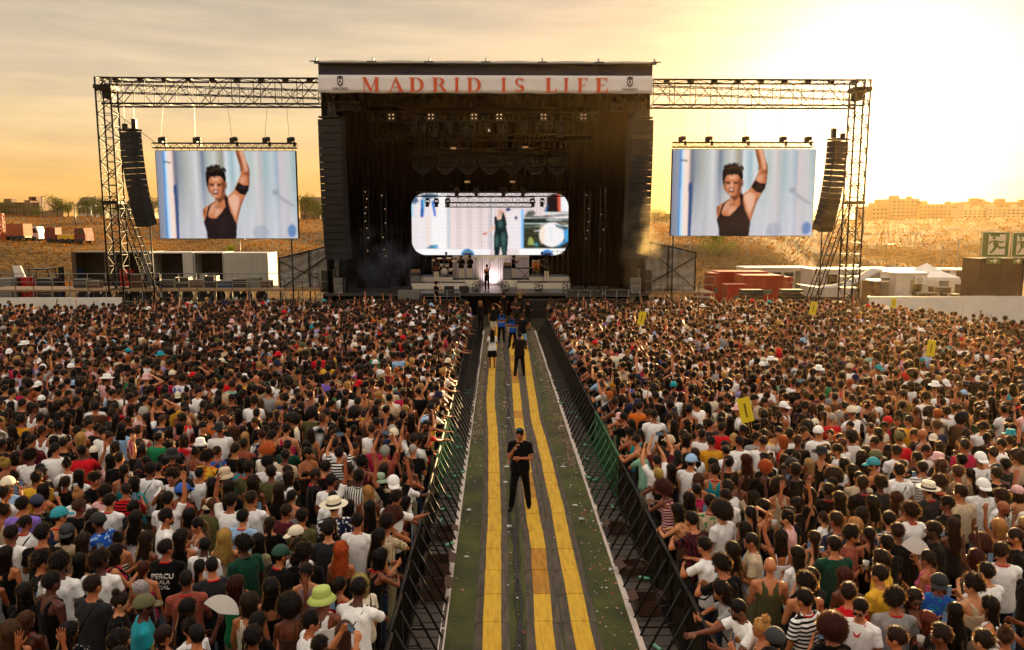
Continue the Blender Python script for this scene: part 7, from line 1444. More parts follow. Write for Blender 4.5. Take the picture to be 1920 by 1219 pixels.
# ================= THE CROWD =================
# hand-noted people: x y hair colour [hat=kind:colour] top[:pattern:second] colour pose yaw [flags]
NOTES = {
(0, 880, 3.4286): '''
70 425 short black tee white down 0 l
140 240 short black tee purple down 0
165 420 short black tank mauve front 0 l
235 65 short black tee black down 10
240 225 short black hat=cap:navy tee:floral:olive black front 45 b
380 310 short brown hat=cap:teal tank navy down 0 l
500 175 bun blonde tee white down 10 s=black
530 470 long brown cami black down 0
500 345 long black tee black down 10
640 345 short black hat=cap:black shirt:floral:lightblue blue front 70 b s=black
700 215 short black tee white front -10 l
805 140 buzz brown shirt:stripe:red black down 0 l
860 100 bob black tee teal front 0
960 10 short black tee white down -15 s=black
1110 50 curly black tee white drink 180
1168 150 short black hat=cap:blue tee rust front -30
1045 210 long black cami black front -55
1060 315 short black tee white front -60 b
1215 310 bob black cami beige down 0
1225 290 pony darkbrown cami beige phone_low -20 l
1370 235 buzz lightbrown tee olive down 0
1440 45 short brown hat=bucket:beige tee:floral:orange darkgreen down 0
1480 215 short black tee white raise_left 0
1530 235 curly black shirt:floral:cream black down -5
1612 200 short brown tee white down 0
1735 360 pony brown tee black down 10
1440 450 wavy blonde cami beige down 5
1310 415 quiff black tee white down 0 l
1795 560 short black hat=cap:darkgreen tee black down -40 l
1790 145 long brown tee black down 0
1065 520 short black tee:text black down 0 l
935 460 long brown cami khaki front -20
735 545 bob darkbrown tank crimson phone_low -60 s=black
640 550 short black tank beige down 0 l
260 600 curly black tee black front -60 b
320 740 short black tank black down -30
590 760 short brown tee charcoal front -20 s=black
760 860 bun brown tee black front -70 
915 890 short black hat=cap:olive tee teal front -60 b
920 650 pony auburn tank crimson down 0
1195 720 buzz darkbrown tee rust down 0 l
1280 640 pony black cami mauve front 0 s=black
1200 905 long black tee black fan -40
1520 760 wavy darkred tank green down 0
1600 870 bob brown tank:check:cream navy down 0
1650 1000 long black tee black front -20
1860 900 afro darkbrown cami brown raise_right 10
1225 1030 bun darkbrown tee white down 50 g
1050 1080 braids brown tank charcoal down 0
445 1060 long black shirt:print:white black down 0
150 800 long black tee black down 0
60 1060 wavy lightbrown cami black down 20
1165 450 wavy darkbrown tank black down 0
30 560 long darkbrown tank black down 0
15 780 short brown tank rust down 0
90 60 bun darkbrown tank black down 0 
''',
(500, 880, 3.597): '''
30 30 short black tee olive down 0
145 60 long brown tee white down -60
320 45 buzz brown tee black down -70 b l
430 90 short black tee white raise_right 0
620 60 short black shirt:vstripe:olive white down 0
855 100 short black hat=capback:white tee black raise_both 0
765 80 bob brown hat=bucket:sage tee beige down 0 s=black
985 215 short black tee white reach -25 l
1005 350 afro auburn tank black lean -30
695 270 long black cami crimson down 0
835 395 curly darkbrown shirt:check:beige olive lean -20 s=black
610 365 short black tee white down 0
455 260 short brown hat=sunhat:cream shirt:floral:white navy down 0
415 420 short darkbrown tee charcoal front 0
235 330 short black tee olive down 0
345 310 pony darkred tee charcoal down 0
90 350 long brown tank brown front -60
80 160 bob darkbrown tee black down 10
165 190 pony black cami grey down 0
500 560 wavy ginger cami black down 0
255 580 curly black tee black down 0
270 700 pony black tank mauve down 0
755 620 bob black tank black lean -45 l
890 600 long black tee brown reach -50
490 790 pony darkbrown tank red down -20
690 780 bob blonde tee cream down 40 s=black
820 850 short black tee white lean -15 s=black
370 880 short black hat=bucket:lime tank white down 0
285 1040 short black tee white down -65 g
200 900 afro black cami brown front 0
585 1110 long lightbrown cami black front 0
20 400 pony brown tee black down 0
420 1180 bob darkbrown tank navy down 0
1100 70 curly black tee:floral:teal white phone_low -60
''',
(1120, 880, 3.597): '''
285 50 pony blonde tank black lean 20
385 30 short black hat=cap:black tee black down 0
450 150 afro darkred tank:stripe:pink maroon reach 40
570 80 short black tee white down 0
620 215 wavy darkbrown tank maroon down 0
680 80 bob lightbrown tank black down -30
765 230 short black shirt:floral:green beige down 0 l
865 195 short darkbrown tee white down 0
935 85 bun darkbrown cami black raise_left 0
1230 125 afro darkbrown tank beige down 0
1120 260 bob darkbrown cami black hand_head 30
510 300 bob black cami brown lean 50
525 370 short black tee:vstripe:maroon black lean 30
620 340 bob darkbrown tee rose lean 40 g
645 545 short black tee white reach 35 s=black
755 620 long black tee pink lean 35
680 830 wavy darkbrown tee grey lean 80 s=black
915 560 wavy brown cami black down 10
1050 490 buzz brown shirt:print:khaki beige front 75 g s=lightblue
1000 420 bob black tee black down 0
1095 800 short black hat=capback:beige tank:print:khaki white down 0
870 930 buzz darkbrown tee white reach 100 b g
940 1085 bun blonde cami beige phone_low 60
1190 1170 short black hat=cap:charcoal tee black front 0
''',
(1360, 880, 3.4286): '''
455 15 short black tee black down 0
700 55 afro darkbrown tee:print:mauve black down 0
890 100 short brown tee black down 0 l
545 170 bob black tank black down 60
1000 100 curly black tee charcoal down 0
1120 20 short black tee white down 0 s=black
1270 0 short brown shirt:stripe:grey white down 0
1380 95 curly brown tee black down 0 l
1310 140 short black hat=fedora:cream shirt charcoal front 20 l
1500 30 short lightbrown shirt:check:brown beige down 0
1745 40 short black tee black down 0
1515 160 quiff brown tee beige down 0
1610 185 short brown shirt:floral:olive black down 0 l
1660 120 short black hat=capback:white tee:print:green white down 0
1780 190 curly brown tee white down 30 l
1885 160 bob brown hat=cap:pink cami beige down 20
1195 280 curly brown tee white down 0 l
1110 410 short brown tee black down 0
1765 380 bob blonde tank black raise_left 20
1880 440 buzz brown tee black down 60 b g
720 340 short brown tee:print:charcoal navy down 20
640 400 long darkbrown tank black down 0
405 320 short black tee pink drink 60 b
880 300 bob darkbrown tee black down -20
930 430 pony darkbrown tank black down 0
1040 490 short black tee black front 0
1350 400 short black tee black front 70 b g
705 500 short black tee darkgreen down 0
1610 580 wavy darkred tank:print:white brown raise_both 40
1470 370 long brown tank charcoal down 0
1310 580 pony black tank rose fan 40 g
1010 590 bob brown tee yellow drink 50 l
470 560 long darkbrown tee white front 20
550 700 long brown tee charcoal down 0
770 700 bob auburn cami brown down 20
800 810 quiff brown tee red down 10
870 900 short black tee white down 140 g l
1095 850 curly black tee grey down 0 l
1210 830 long brown tank black down 175 g
1375 740 braids black hat=cap:black shirt:floral:teal blue down 150 g
1480 930 long black tee black down 0
1710 890 long black tank white down 50
1780 540 short brown tee white down 0 l
1600 760 curly darkbrown tank beige down 0
520 850 short black shirt:stripe:white black down 30 l
690 1040 afro darkred tee black down 0
1310 990 bob red_ tee black drink 40
1400 1080 quiff brown tee black drink 60 g
1660 1120 short brown tee navy down 0
1810 1090 bun lightbrown tank white down 0
1000 690 short darkbrown tee yellow down 30
''',
(0, 680, 4.174): '''
35 800 bun blonde cami black down 0
205 830 curly brown shirt:print:black white down 30
235 740 curly black tee:print:grey white down 0
115 750 bob darkbrown tank rust down -30
495 640 short black tee black down 0
640 700 short black tee red drink 20
865 765 long black tee pink down -20 g
840 590 short brown tee white down -50
900 670 bob brown tee grey fan 0
1110 695 short black tee charcoal down 0
1185 820 short black tee white down 0 s=black
1240 600 short black tee green down 0
1345 735 short black hat=bucket:black shirt:floral:orange black down 0
1620 750 curly darkbrown shirt:floral:red yellow phone_low -20 g
1700 710 short brown tee blue down 0
1840 690 short black tee black down 0
1740 740 long auburn tank brown down 0
1440 610 bob brown tee:floral:pink red down 0
395 690 long brown tank black down 0
240 620 short black tee maroon down 0
420 620 long black tee white front 0
''',
(440, 680, 4.364): '''
430 690 short darkbrown tee darkgreen down -10 l
585 690 long darkbrown tank black phone_low 0
855 750 short black tee:stripe:white black phone 0
1010 650 long auburn tee beige down 0 s=black
1230 740 short grey shirt rust phone 0
1575 640 short black shirt:vstripe:grey white raise_left -10
1455 720 buzz grey tee black raise_left 0
270 830 curly black tee white down 0
60 840 bob darkbrown tee:floral:red teal down 0
430 900 long brown tee black down 0
1040 830 curly black tank maroon down 0
1490 840 long brown tank:vstripe:black white raise_left 0
1120 560 short brown tee white down 0
''',
(1100, 680, 4.571): '''
640 780 short brown tee maroon phone 0
450 760 short brown tee mint lean 15
350 780 pony darkbrown tee white lean 45
930 790 long brown tee white down 0
890 860 short brown hat=cap:lightblue tee white down -40
1070 690 short black tee mustard down 0 s=black
1310 690 short black tee white down 0
1510 690 short black tee white down 0
1085 880 wavy darkbrown cami black down 140 g
1370 850 wavy auburn tank brown down 0
1220 870 quiff black tee black down 0
1560 840 bun black tee white down 0
1700 850 wavy brown tank black down 160
1770 890 short black hat=cap:black tee black down 60
590 920 short black hat=capback:charcoal tee black down 0
730 930 long darkbrown tank black down 20
1530 920 curly ginger tee black down 0
1690 680 bob ginger tank red down 60
1810 680 short brown tee black down 0
''',
(1500, 680, 4.571): '''
570 770 bob brown tank rust down 60
660 820 short black hat=capback:olive shirt:floral:pink black down 60
830 770 short black tee white down 10
850 930 short brown tee white down 0
1010 830 short black tee black down 30
1080 870 short brown tee beige down 0 s=black
1220 890 bob lightbrown tank black down 0
1390 850 short black shirt beige down 10
1550 840 short black hat=capback:white tee white down 0 s=black
1690 940 short black hat=cap:black tank charcoal down 0
330 760 short black tee white down 60 b
380 880 bob black tee white down 0
280 960 afro ginger tee black down 0
85 880 long blonde tank black down 70 g
440 650 afro darkbrown tee white down 0
850 660 short brown hat=cap:olive tee red down -20
1200 730 long brown tee black down 0
1405 690 long darkbrown shirt:print:black beige down 0
'''}
HAIRC['red_'] = lin('5c1c0e'); HCN['red_'] = 'red'
MALE_ST = ('short', 'buzz', 'quiff', 'curly', 'bald')
def text_print(o, P):
    pass
near = []   # (x, y, kwargs)
def clampx(x, y, lean=False):
    if -1.75 < x < .65: x = -1.78
    if .65 <= x < 3.0: x = 3.02
    return x
for (ox, oy, sc_), txt in NOTES.items():
    for ln in txt.strip().splitlines():
        t = ln.split(); X, Y = float(t[0]), float(t[1]); i = 2; kw = dict(style=t[i], hcol=t[i + 1]); i += 2
        if t[i].startswith('hat='): a, b_ = t[i][4:].split(':'); kw['hatk'] = a; kw['hatc'] = b_; i += 1
        tp = t[i].split(':'); kw['top'] = tp[0]
        if len(tp) > 2: kw['pat'] = tp[1]; kw['pc2'] = tp[2]
        if tp[-1] == 'text': kw['text'] = True
        kw['tcol'] = t[i + 1]; kw['pose'] = t[i + 2]; kw['yaw'] = float(t[i + 3])
        for fl_ in t[i + 4:]:
            if fl_ == 'l': kw['lany'] = True
            if fl_ == 'g': kw['glass'] = True
            if fl_ == 'b': kw['brd'] = True
            if fl_.startswith('s='): kw['strap'] = fl_[2:]
        kw['sex'] = 'm' if (kw['style'] in MALE_ST and kw['top'] != 'cami') else 'f'
        if kw['style'] == 'bob' and kw['top'] in ('tee',) and kw['hcol'] == 'brown' and kw['tcol'] == 'yellow': kw['sex'] = 'm'
        H = rnd.uniform(1.73, 1.84) if kw['sex'] == 'm' else rnd.uniform(1.6, 1.7)
        if kw['yaw'] == 0: kw['yaw'] = rnd.uniform(-14, 14)
        if kw['pose'] == 'down' and abs(kw['yaw']) < 20: kw['hy'] = rnd.choice([0, 0, 0, 35, -35]); kw['pose'] = rnd.choice(['down', 'front', 'front', 'down', 'phone_low'])
        p = on(ox + X / sc_, oy + Y / sc_, H * .93); kw['H'] = H; kw['noted'] = 1
        near.append([clampx(p.x, p.y), p.y, kw])
# remove notes that land on each other (the same person seen in two crops)
kept = []
for n in near:
    if all((n[0] - m[0]) ** 2 + (n[1] - m[1]) ** 2 > .30 ** 2 for m in kept): kept.append(n)
near = kept
print('noted people', len(near))
# everybody else: dart throwing over the two crowd fields
FRONT, BACK = 6.3, 45.6
def in_crowd(x, y):
    if -1.72 < x < 3.0: return False
    if x < 0: return y < (BACK if x > -20.5 else 43.0) and x > -(y * .70 + 1.6)
    yb = BACK if x < 14 else 44.5 if x < 20.3 else 42.9 - (x - 20.3) * 1.9
    return y < yb and x < y * .70 + 1.6
cell = {}
def ok_at(x, y, r):
    cx, cy = int(x // .5), int(y // .5)
    for i in (-1, 0, 1):
        for j in (-1, 0, 1):
            for (a, b_) in cell.get((cx + i, cy + j), ()):
                if (a - x) ** 2 + (b_ - y) ** 2 < r * r: return False
    return True
def put_at(x, y): cell.setdefault((int(x // .5), int(y // .5)), []).append((x, y))
for x, y, _ in near: put_at(x, y)
row = []    # people pressed against the two barriers, all the way to the stage
for sx, x0 in ((-1, -1.72), (1, 3.0)):
    y = 7.0
    while y < 41:
        x = x0 + sx * rnd.uniform(0, .07)
        if ok_at(x, y, .38): put_at(x, y); row.append((x, y, sx))
        y += rnd.uniform(.40, .52)
pts = []
tries = 0
prs = np.random.RandomState(11)
while tries < 130000:
    tries += 1; y = math.sqrt(prs.uniform(FRONT ** 2, BACK ** 2)); x = prs.uniform(-(y * .70 + 1.6), y * .70 + 1.6)
    r = .425 if y < 18 else .39
    if in_crowd(x, y) and ok_at(x, y, r): put_at(x, y); pts.append((x, y))
print('crowd points', len(pts), len(row))
def wpick(d):
    k = list(d); return rnd.choices(k, [d[a] for a in k])[0]
def rand_kw(y, sx=0):
    sex = rnd.choice('mf'); kw = dict(sex=sex)
    kw['style'] = wpick({'short': 9, 'curly': 3, 'buzz': 2, 'quiff': 2, 'afro': .7, 'bald': .3}) if sex == 'm' else wpick({'long': 6, 'wavy': 4, 'pony': 4, 'bob': 3, 'bun': 2, 'afro': .6, 'braids': .6})
    kw['hcol'] = wpick({'black': 18, 'darkbrown': 8, 'brown': 2.4, 'lightbrown': .9, 'blonde': .9, 'auburn': .6, 'ginger': .3, 'grey': .3})
    if rnd.random() < .06: kw['hatk'] = rnd.choice(['cap', 'capback', 'bucket', 'fedora', 'cap']); kw['hatc'] = rnd.choice(['white', 'cream', 'black', 'navy', 'black', 'beige', 'cream', 'olive', 'white', 'charcoal', 'white', 'pink', 'red', 'teal', 'lightblue'])
    kw['top'] = wpick({'tee': 8, 'shirt': 2, 'tank': 1.5}) if sex == 'm' else wpick({'tee': 4, 'tank': 3, 'cami': 3, 'long': .3})
    kw['tcol'] = wpick({'black': 17, 'white': 11 if sex == 'm' else 5.5, 'charcoal': 2, 'grey': 1.3, 'beige': 1.3, 'cream': 1, 'navy': 1.5, 'red': .7, 'crimson': .7, 'maroon': .8, 'olive': .8, 'green': .4, 'darkgreen': .6, 'blue': .4, 'lightblue': .7, 'teal': .3, 'yellow': .35, 'mustard': .3, 'orange': .3, 'rust': .8, 'pink': .8, 'mauve': .5, 'purple': .25, 'lilac': .3, 'mint': .4, 'khaki': .6, 'brown': .7})
    if rnd.random() < .16: kw['pat'] = rnd.choice(['stripe', 'floral', 'print', 'check', 'vstripe', 'floral']); kw['pc2'] = rnd.choice(['black', 'white', 'navy', 'cream', 'olive', 'red'])
    if kw.get('pc2') == kw['tcol']: kw['pc2'] = 'beige' if kw['tcol'] != 'beige' else 'black'
    kw['pose'] = wpick({'down': 5, 'front': 6, 'crossed': 1.5, 'phone_low': 1, 'raise_right': .28, 'raise_left': .28, 'raise_both': .15, 'phone': .25, 'drink': .8, 'hand_head': .3})
    kw['yaw'] = rnd.gauss(0, 18) if rnd.random() < .8 else rnd.uniform(-180, 180)
    if sx: kw['pose'] = rnd.choice(['lean', 'lean', 'reach', 'lean', 'front', 'phone']); kw['yaw'] = sx * rnd.uniform(10, 60)
    elif kw['pose'] in ('down', 'front'): kw['hy'] = rnd.choice([0, 0, 0, 35, -35])
    kw['lany'] = rnd.random() < .3; kw['glass'] = rnd.random() < .15; kw['brd'] = sex == 'm' and rnd.random() < .35
    kw['strap'] = rnd.choice(['black', 'charcoal', 'brown']) if rnd.random() < .12 else None
    kw['H'] = min(1.9, max(1.55, rnd.gauss(1.76, .055) if sex == 'm' else rnd.gauss(1.65, .05)))
    return kw
allp = near + [[x, y, rand_kw(y, sx)] for x, y, sx in row] + [[x, y, rand_kw(y)] for x, y in pts]
def inview(x, y, z):
    v = CM.transposed() @ (Vector((x, y, z)) - cam.location)
    if v.z > -.5: return False
    px, py = CX - v.x / v.z * FPX, CY + v.y / v.z * FPX
    return -60 < px < 1980 and py < 1219 + 60
allp.sort(key=lambda a: a[1] - (.8 if 'noted' in a[2] else 0))
NSEP = 300; count = 0; far = []
GROUPN = {-1: 'people standing in the crowd left of the aisle', 1: 'people standing in the crowd right of the aisle'}
for x, y, kw in allp:
    vis = inview(x, y, 1.6)
    if not vis: continue
    if count < NSEP:
        kw = dict(kw); kw.pop('noted', 0); txt_ = kw.pop('text', None); sd_ = -1 if x < 1 else 1
        side = 'left crowd' if x < 1 else 'right crowd'
        near_b = (x > -2.1 and x < 1) or (1 < x < 3.4)
        where = 'beside the barrier' if near_b else side
        kw['low'] = 'trousers'; kw['lowc'] = rnd.choice(['navy', 'black', 'charcoal', 'khaki', 'lightblue'])
        kw['shoes'] = near_b
        o = person(x, y, 0, group=GROUPN[sd_], where=where, seed=count, lean=(.0), **{k: v for k, v in kw.items() if k != 'lean'})
        tr_ = 0
        while o is None and tr_ < 30:
            k2 = rand_kw(y); 
            for q in ('tcol', 'hcol', 'pat', 'pc2'):
                if q in k2: kw[q] = k2[q]
            o = person(x, y, 0, group=GROUPN[sd_], where=where, seed=count, **kw); tr_ += 1
        if o is not None:
            count += 1
            if txt_: TEXTMAN = o
            near_last = y
            continue
    far.append((x, y, kw))
print('separate people', count, 'to', near_last, 'far', len(far))

# the rest of the crowd, further off: one mass
def decim(vs, fs, ratio):
    me = npmesh('t', vs, fs, []); o = bpy.data.objects.new('t', me); COL.objects.link(o)
    m = o.modifiers.new('t', 'TRIANGULATE'); m = o.modifiers.new('d', 'DECIMATE'); m.ratio = ratio
    ev = o.evaluated_get(bpy.context.evaluated_depsgraph_get()); m2 = ev.to_mesh(); m2.calc_loop_triangles()
    v = np.array([q.co[:] for q in m2.vertices]); t = np.array([q.vertices[:] for q in m2.loop_triangles])
    ev.to_mesh_clear(); bpy.data.objects.remove(o); bpy.data.meshes.remove(me); return v, t
def tri(fs): return np.array([(f[0], f[i], f[i + 1]) for f in fs for i in range(1, len(f) - 1)])
def cut(v, t, z0):
    keep = (v[t][:, :, 2].max(1) > z0); t = t[keep]; u, inv = np.unique(t, return_inverse=True); return v[u], inv.reshape(-1, 3)
LODC = {}
def lod(kind, key, maker):
    k = (kind,) + key
    if k not in LODC: LODC[k] = maker()
    return LODC[k]
def me_np(me):
    v = np.empty(len(me.vertices) * 3); me.vertices.foreach_get('co', v); return v.reshape(-1, 3), [tuple(p.vertices) for p in me.polygons]
def body_lod(P, target):
    def mk():
        v, f = P.np; v, t = cut(v, tri(f), .95); v, t = decim(v, [tuple(q) for q in t], target / len(t)); return v, t
    return lod('b', P.key + (target,), mk)
def cloth_lod(P, kind, target):
    def mk():
        v, f = me_np(garment(P, kind)); v, t = decim(v, f, min(1, target / (2 * len(f)))); return v, t
    return lod('c', P.key + (kind, target), mk)
def hair_lod(style, s): 
    def mk():
        v, f, mi = hair_np(style, 1, s); n, f = hair_normals(v, f, mi); return v, tri(f), n, np.array([2 + m_ for f_, m_ in zip(f, mi) for _ in range(len(f_) - 2)], np.int32)
    return lod('h', (style, s), mk)
def hat_lod(kind):
    def mk():
        v, f = me_np(hat(kind)); return decim(v, f, .35)
    return lod('t', (kind,), mk)
VV, TT, MM, CC, nv = [], [], [], [], 0
NN = []
def emit(v, t, m, c, M, sc, n=None):
    global nv
    VV.append(((v @ M[:3, :3].T) * sc + M[:3, 3]).astype(np.float32)); TT.append((t + nv).astype(np.int32)); MM.append(m if isinstance(m, np.ndarray) else np.full(len(t), m, np.int32))
    NN.append((n @ M[:3, :3].T if n is not None else np.zeros_like(v)).astype(np.float32)); cc = np.ones((len(v), 4), np.float32); cc[:, :3] = c; CC.append(cc); nv += len(v)
for i, (x, y, kw) in enumerate(far):
    P = proto(kw['sex'], kw['pose'], kw.get('hy', 0), 0.0); sc = kw['H'] / 1.775; ca, sa = math.cos(R(kw['yaw'])), math.sin(R(kw['yaw']))
    M = np.array([[ca, -sa, 0, x], [sa, ca, 0, y], [0, 0, 1, 0]]); big = y < 27
    bs = rnd.uniform(.96, 1.08)
    v, t = body_lod(P, 420 if big else 200); emit(v, t, 0, SKINC[rnd.choices(range(7), [5, 5, 4, 4, 1.5, 4, .7])[0]], M, sc)
    v, t = cloth_lod(P, kw['top'], 210 if big else 110); col_ = np.array(COLORS[kw['tcol']])
    if kw.get('pat'):
        c2 = np.array(COLORS[kw['pc2']]); w_ = ((np.sin(v[:, 2] * 75) > 0) if kw['pat'] == 'stripe' else nr.rand(len(v)) > .5)[:, None]; col_ = np.where(w_, col_, c2)
    emit(v, t, 1, col_, M, sc)
    v, t = cloth_lod(P, 'trousers', 60); emit(v, t, 1, COLORS[rnd.choice(['navy', 'black', 'charcoal', 'khaki'])], M, sc)
    HM = np.array(P.HM)[:3]; HH = np.eye(4); HH[:3] = HM; M4 = np.eye(4); M4[:3, :3] = M[:, :3]; M2 = M4 @ HH
    M2 = np.c_[M2[:3, :3], (M2[:3, 3] + 0)]; Mh = np.zeros((3, 4)); Mh[:, :3] = M2[:, :3]; Mh[:, 3] = M2[:, 3] * sc + M[:, 3]
    hc = np.array(HAIRC[kw['hcol']]) * rnd.uniform(.8, 1.25)
    if kw.get('hatk') and kw['style'] in ('short', 'curly', 'quiff', 'afro'): kw['style'] = 'buzz'
    if kw['style'] != 'bald': v, t, n_, m_ = hair_lod(kw['style'], i % 3); emit(v, t, m_, hc, Mh, sc, n_)
    if kw.get('hatk'): v, t = hat_lod(kw['hatk']); emit(v * 1.12, t, 1, COLORS[kw['hatc']], Mh, sc)
VV = np.vstack(VV); TT = np.vstack(TT); MM = np.concatenate(MM); CC = np.vstack(CC)
me = bpy.data.meshes.new('crowd'); me.vertices.add(len(VV)); me.vertices.foreach_set('co', VV.ravel()); me.loops.add(len(TT) * 3); me.loops.foreach_set('vertex_index', TT.ravel())
me.polygons.add(len(TT)); me.polygons.foreach_set('loop_start', np.arange(0, len(TT) * 3, 3, dtype=np.int32))
for m in (skin_material('skin_crowd', 'Col'), cloth_material('cloth_crowd', None, 'Col'), hair_material('hair_crowd', 'Col'), fly_material('hair_rim_crowd', 'Col')): me.materials.append(m)
me.polygons.foreach_set('material_index', MM); me.polygons.foreach_set('use_smooth', np.ones(len(TT), bool))
ca_ = me.color_attributes.new('Col', 'FLOAT_COLOR', 'POINT'); ca_.data.foreach_set('color', CC.ravel()); me.update(); me.normals_split_custom_set_from_vertices(np.vstack(NN))
tag(link('crowd', me), 'dense festival crowd filling the field on both sides of the aisle up to the stage', 'crowd', None, 'stuff')
print('crowd tris', len(TT))

# ================= CREW AND BAND =================
def band(px, Y, z, **k): return person(Xa(px, Y, 510), Y, z, **k)
band(913, 54.4, ZF, sex='f', pose='raise_left', yaw=172, H=1.76, style='short', hcol='black', top='tank', tcol='black', low='trousers', lowc='black', skin=SKINC[0], label='singer in black bodysuit with one arm raised at the centre of the stage')
sp = Xa(913, 54.4, 510); b = MB(); zf = ZF + 2.02
b = MB(); pts = [(.0, 0)] + arc(0, 0, .28, .28, 40, 140, 10); b.prism(pts, (sp + .36, 54.35, ZF + 2.0), (1, 0, 0), (0, 0, 1), (0, .012, 0)); tag(b.build('hand_fan', K_SIGNW), 'pale hand fan held up by the singer', 'fan')
band(818, 55.6, Z1, sex='m', pose='front', yaw=190, style='long', hcol='black', top='shirt', tcol='charcoal', lowc='cream', skin=SKINC[6], label='guitarist in dark jacket and cream trousers on the left riser')
band(865, 57.2, Z3, sex='m', pose='drink', yaw=175, style='short', hcol='black', top='shirt', tcol='black', lowc='cream', skin=SKINC[4], label='left horn player in dark shirt and cream trousers')
band(881, 57.3, Z3, sex='m', pose='drink', yaw=190, style='curly', hcol='black', top='shirt', tcol='black', lowc='cream', skin=SKINC[6], label='right horn player in dark shirt and cream trousers')
band(963, 57.1, Z3r, sex='m', pose='phone_low', yaw=250, style='curly', hcol='darkbrown', top='shirt', tcol='black', lowc='cream', skin=SKINC[2], label='keyboard player in black turned towards the keys')
band(1025, 55.7, Z1r, sex='m', pose='front', yaw=170, style='afro', hcol='black', top='shirt', tcol='charcoal', lowc='cream', skin=SKINC[6], label='bass player in dark jacket and cream trousers on the right riser')
band(1016, 58.2, Z2r, sex='m', pose='front', yaw=180, style='short', hcol='black', top='tee', tcol='black', lowc='black', skin=SKINC[4], label='percussionist in black behind the congas')
band(837, 58.5, Z2, sex='m', pose='front', yaw=180, style='short', hcol='black', top='tee', tcol='black', lowc='black', skin=SKINC[4], label='drummer in black behind the drum kit')
band(817, 51.6, .55, sex='m', pose='phone_low', yaw=-60, style='curly', hcol='darkbrown', top='tee', tcol='black', label='camera operator in black on the platform before the stage')
band(112, 57, .6, sex='m', pose='down', yaw=60, style='short', hcol='black', top='tee', tcol='black', label='stagehand in black walking behind the far left platform')
guitar((Xa(819, 55.3, 510), 55.28, Z1 + 1.05), (0, R(70), R(8)), 'brown electric guitar played on the left riser'); guitar((Xa(1026, 55.4, 510), 55.38, Z1r + 1.05), (0, R(-65), R(-8)), 'dark bass guitar played on the right riser', 'bass_guitar', '1b1214')
for px, Y, z, nm in ((864, 56.9, Z3, 'left'), (880, 57.0, Z3, 'right')):
    b = MB(); x = Xa(px, Y, 510); b.tube((x, Y, z + 1.52), (x - .1, Y - .35, z + 1.48), .012, 6); b.lathe([(.015, 0), (.03, .08), (.08, .14), (.075, .14), (.02, .07)], 12, (x - .1, Y - .35, z + 1.48), Matrix.Rotation(R(90), 3, 'X')); b.box((x - .05, Y - .18, z + 1.47), (.03, .16, .09)); tag(b.build('trumpet', K_BRASS), 'brass trumpet of the %s horn player' % nm, 'trumpet')
# aisle crew: feet at the pixel given
def crew(px, py, **k):
    p = on(px, py, .06); k.setdefault('lowc', 'black'); return person(p.x, p.y, .006 if not k.pop('lid', 0) else .066, **k)
crew(975, 951, sex='m', pose='chin', yaw=170, hy=-20, H=1.83, style='buzz', hcol='darkbrown', top='tee', tcol='black', skin=SKINC[1], lean=.03, label='security man in black on the ramps, hand at chin, blue sunglasses on his head')
GM = bpy.data.objects[-1] if False else [o for o in COL.objects if o.get('label', '').startswith('security man in black on the ramps')][0]
P_ = proto('m', 'chin', -20, .03); q = link('sunglasses', glasses(), GM); q.matrix_basis = P_.HM @ Matrix.Translation((0, -.035, .085)) @ Matrix.Rotation(R(20), 4, 'X'); q.color = (0, .4, .6, 1)
q.material_slots[0].link = 'OBJECT'; q.material_slots[0].material = mat('blue_mirror_lens', '1f7fa0', .1, .6)
b = MB(); b.lathe([(.001, 0), (.035, 0), (.035, .006), (.001, .006)], 14, (.08, .128, 1.36), Matrix.Rotation(R(-90), 3, 'X')); b.build('chest_badge', mat('badge', 'd8cfc4', .5), GM)
crew(974, 704, sex='m', pose='crossed', yaw=0, H=1.82, style='buzz', hcol='black', top='tee', tcol='black', label='tall security man in black seen from behind on the middle ramp')
crew(923, 689, sex='f', pose='front', yaw=5, H=1.66, style='long', hcol='black', top='tee', tcol='white', low='skirt', lowc='black', label='woman in white T-shirt and short black skirt standing on the left ramp')
def vest_tag(o, c):
    pass
vest = dict(blue=[])
for px, py, yw, lab in ((940, 640, 200, 'steward in blue vest with arms folded on the left of the crew'), (961, 652, 150, 'steward in blue vest looking down near the middle ramp')):
    o = crew(px, py, sex='m', pose='crossed', yaw=yw, H=1.76, style='short', hcol='black', top='tee', tcol='black', label=lab); Pv = proto('m', 'crossed', 0, 0); me = garment(Pv, 'tank').copy(); v, f = me_np_(me) if False else (None, None)
    q = link('safety_vest', me, o); q.scale = (1.12, 1.16, 1.0); q.location = (0, 0, .0); q.color = c4(COLORS['blue'])
    b = MB(); 
    for z in (1.08, 1.16): b.lathe([(.19, z - .018), (.192, z), (.19, z + .018)], 24, (0, 0, 0), Matrix.Diagonal((1.03, .76, 1)))
    b.build('reflective_band', mat('reflective', 'd8dbe0', .3), o)
crew(925, 628, sex='m', pose='hand_head', yaw=10, H=1.78, style='short', hcol='black', top='tee', tcol='black', low='shorts', lowc='cream', label='man in black T-shirt and pale shorts at the far left ramp')
crew(979, 655, sex='m', pose='crossed', yaw=-20, H=1.8, style='short', hcol='brown', top='tee', tcol='black', low='shorts', lowc='lightblue', label='crew member in black T-shirt and denim shorts beside the right ramp')
crew(990, 618, sex='m', pose='front', yaw=20, H=1.78, style='short', hcol='black', top='tee', tcol='black', low='shorts', lowc='charcoal', label='crew member in black with white waist bag near the right barrier')
crew(901, 618, sex='f', pose='front', yaw=30, H=1.7, style='bob', hcol='blonde', top='long', tcol='black', label='blonde crew member in black by the far end of the left barrier')
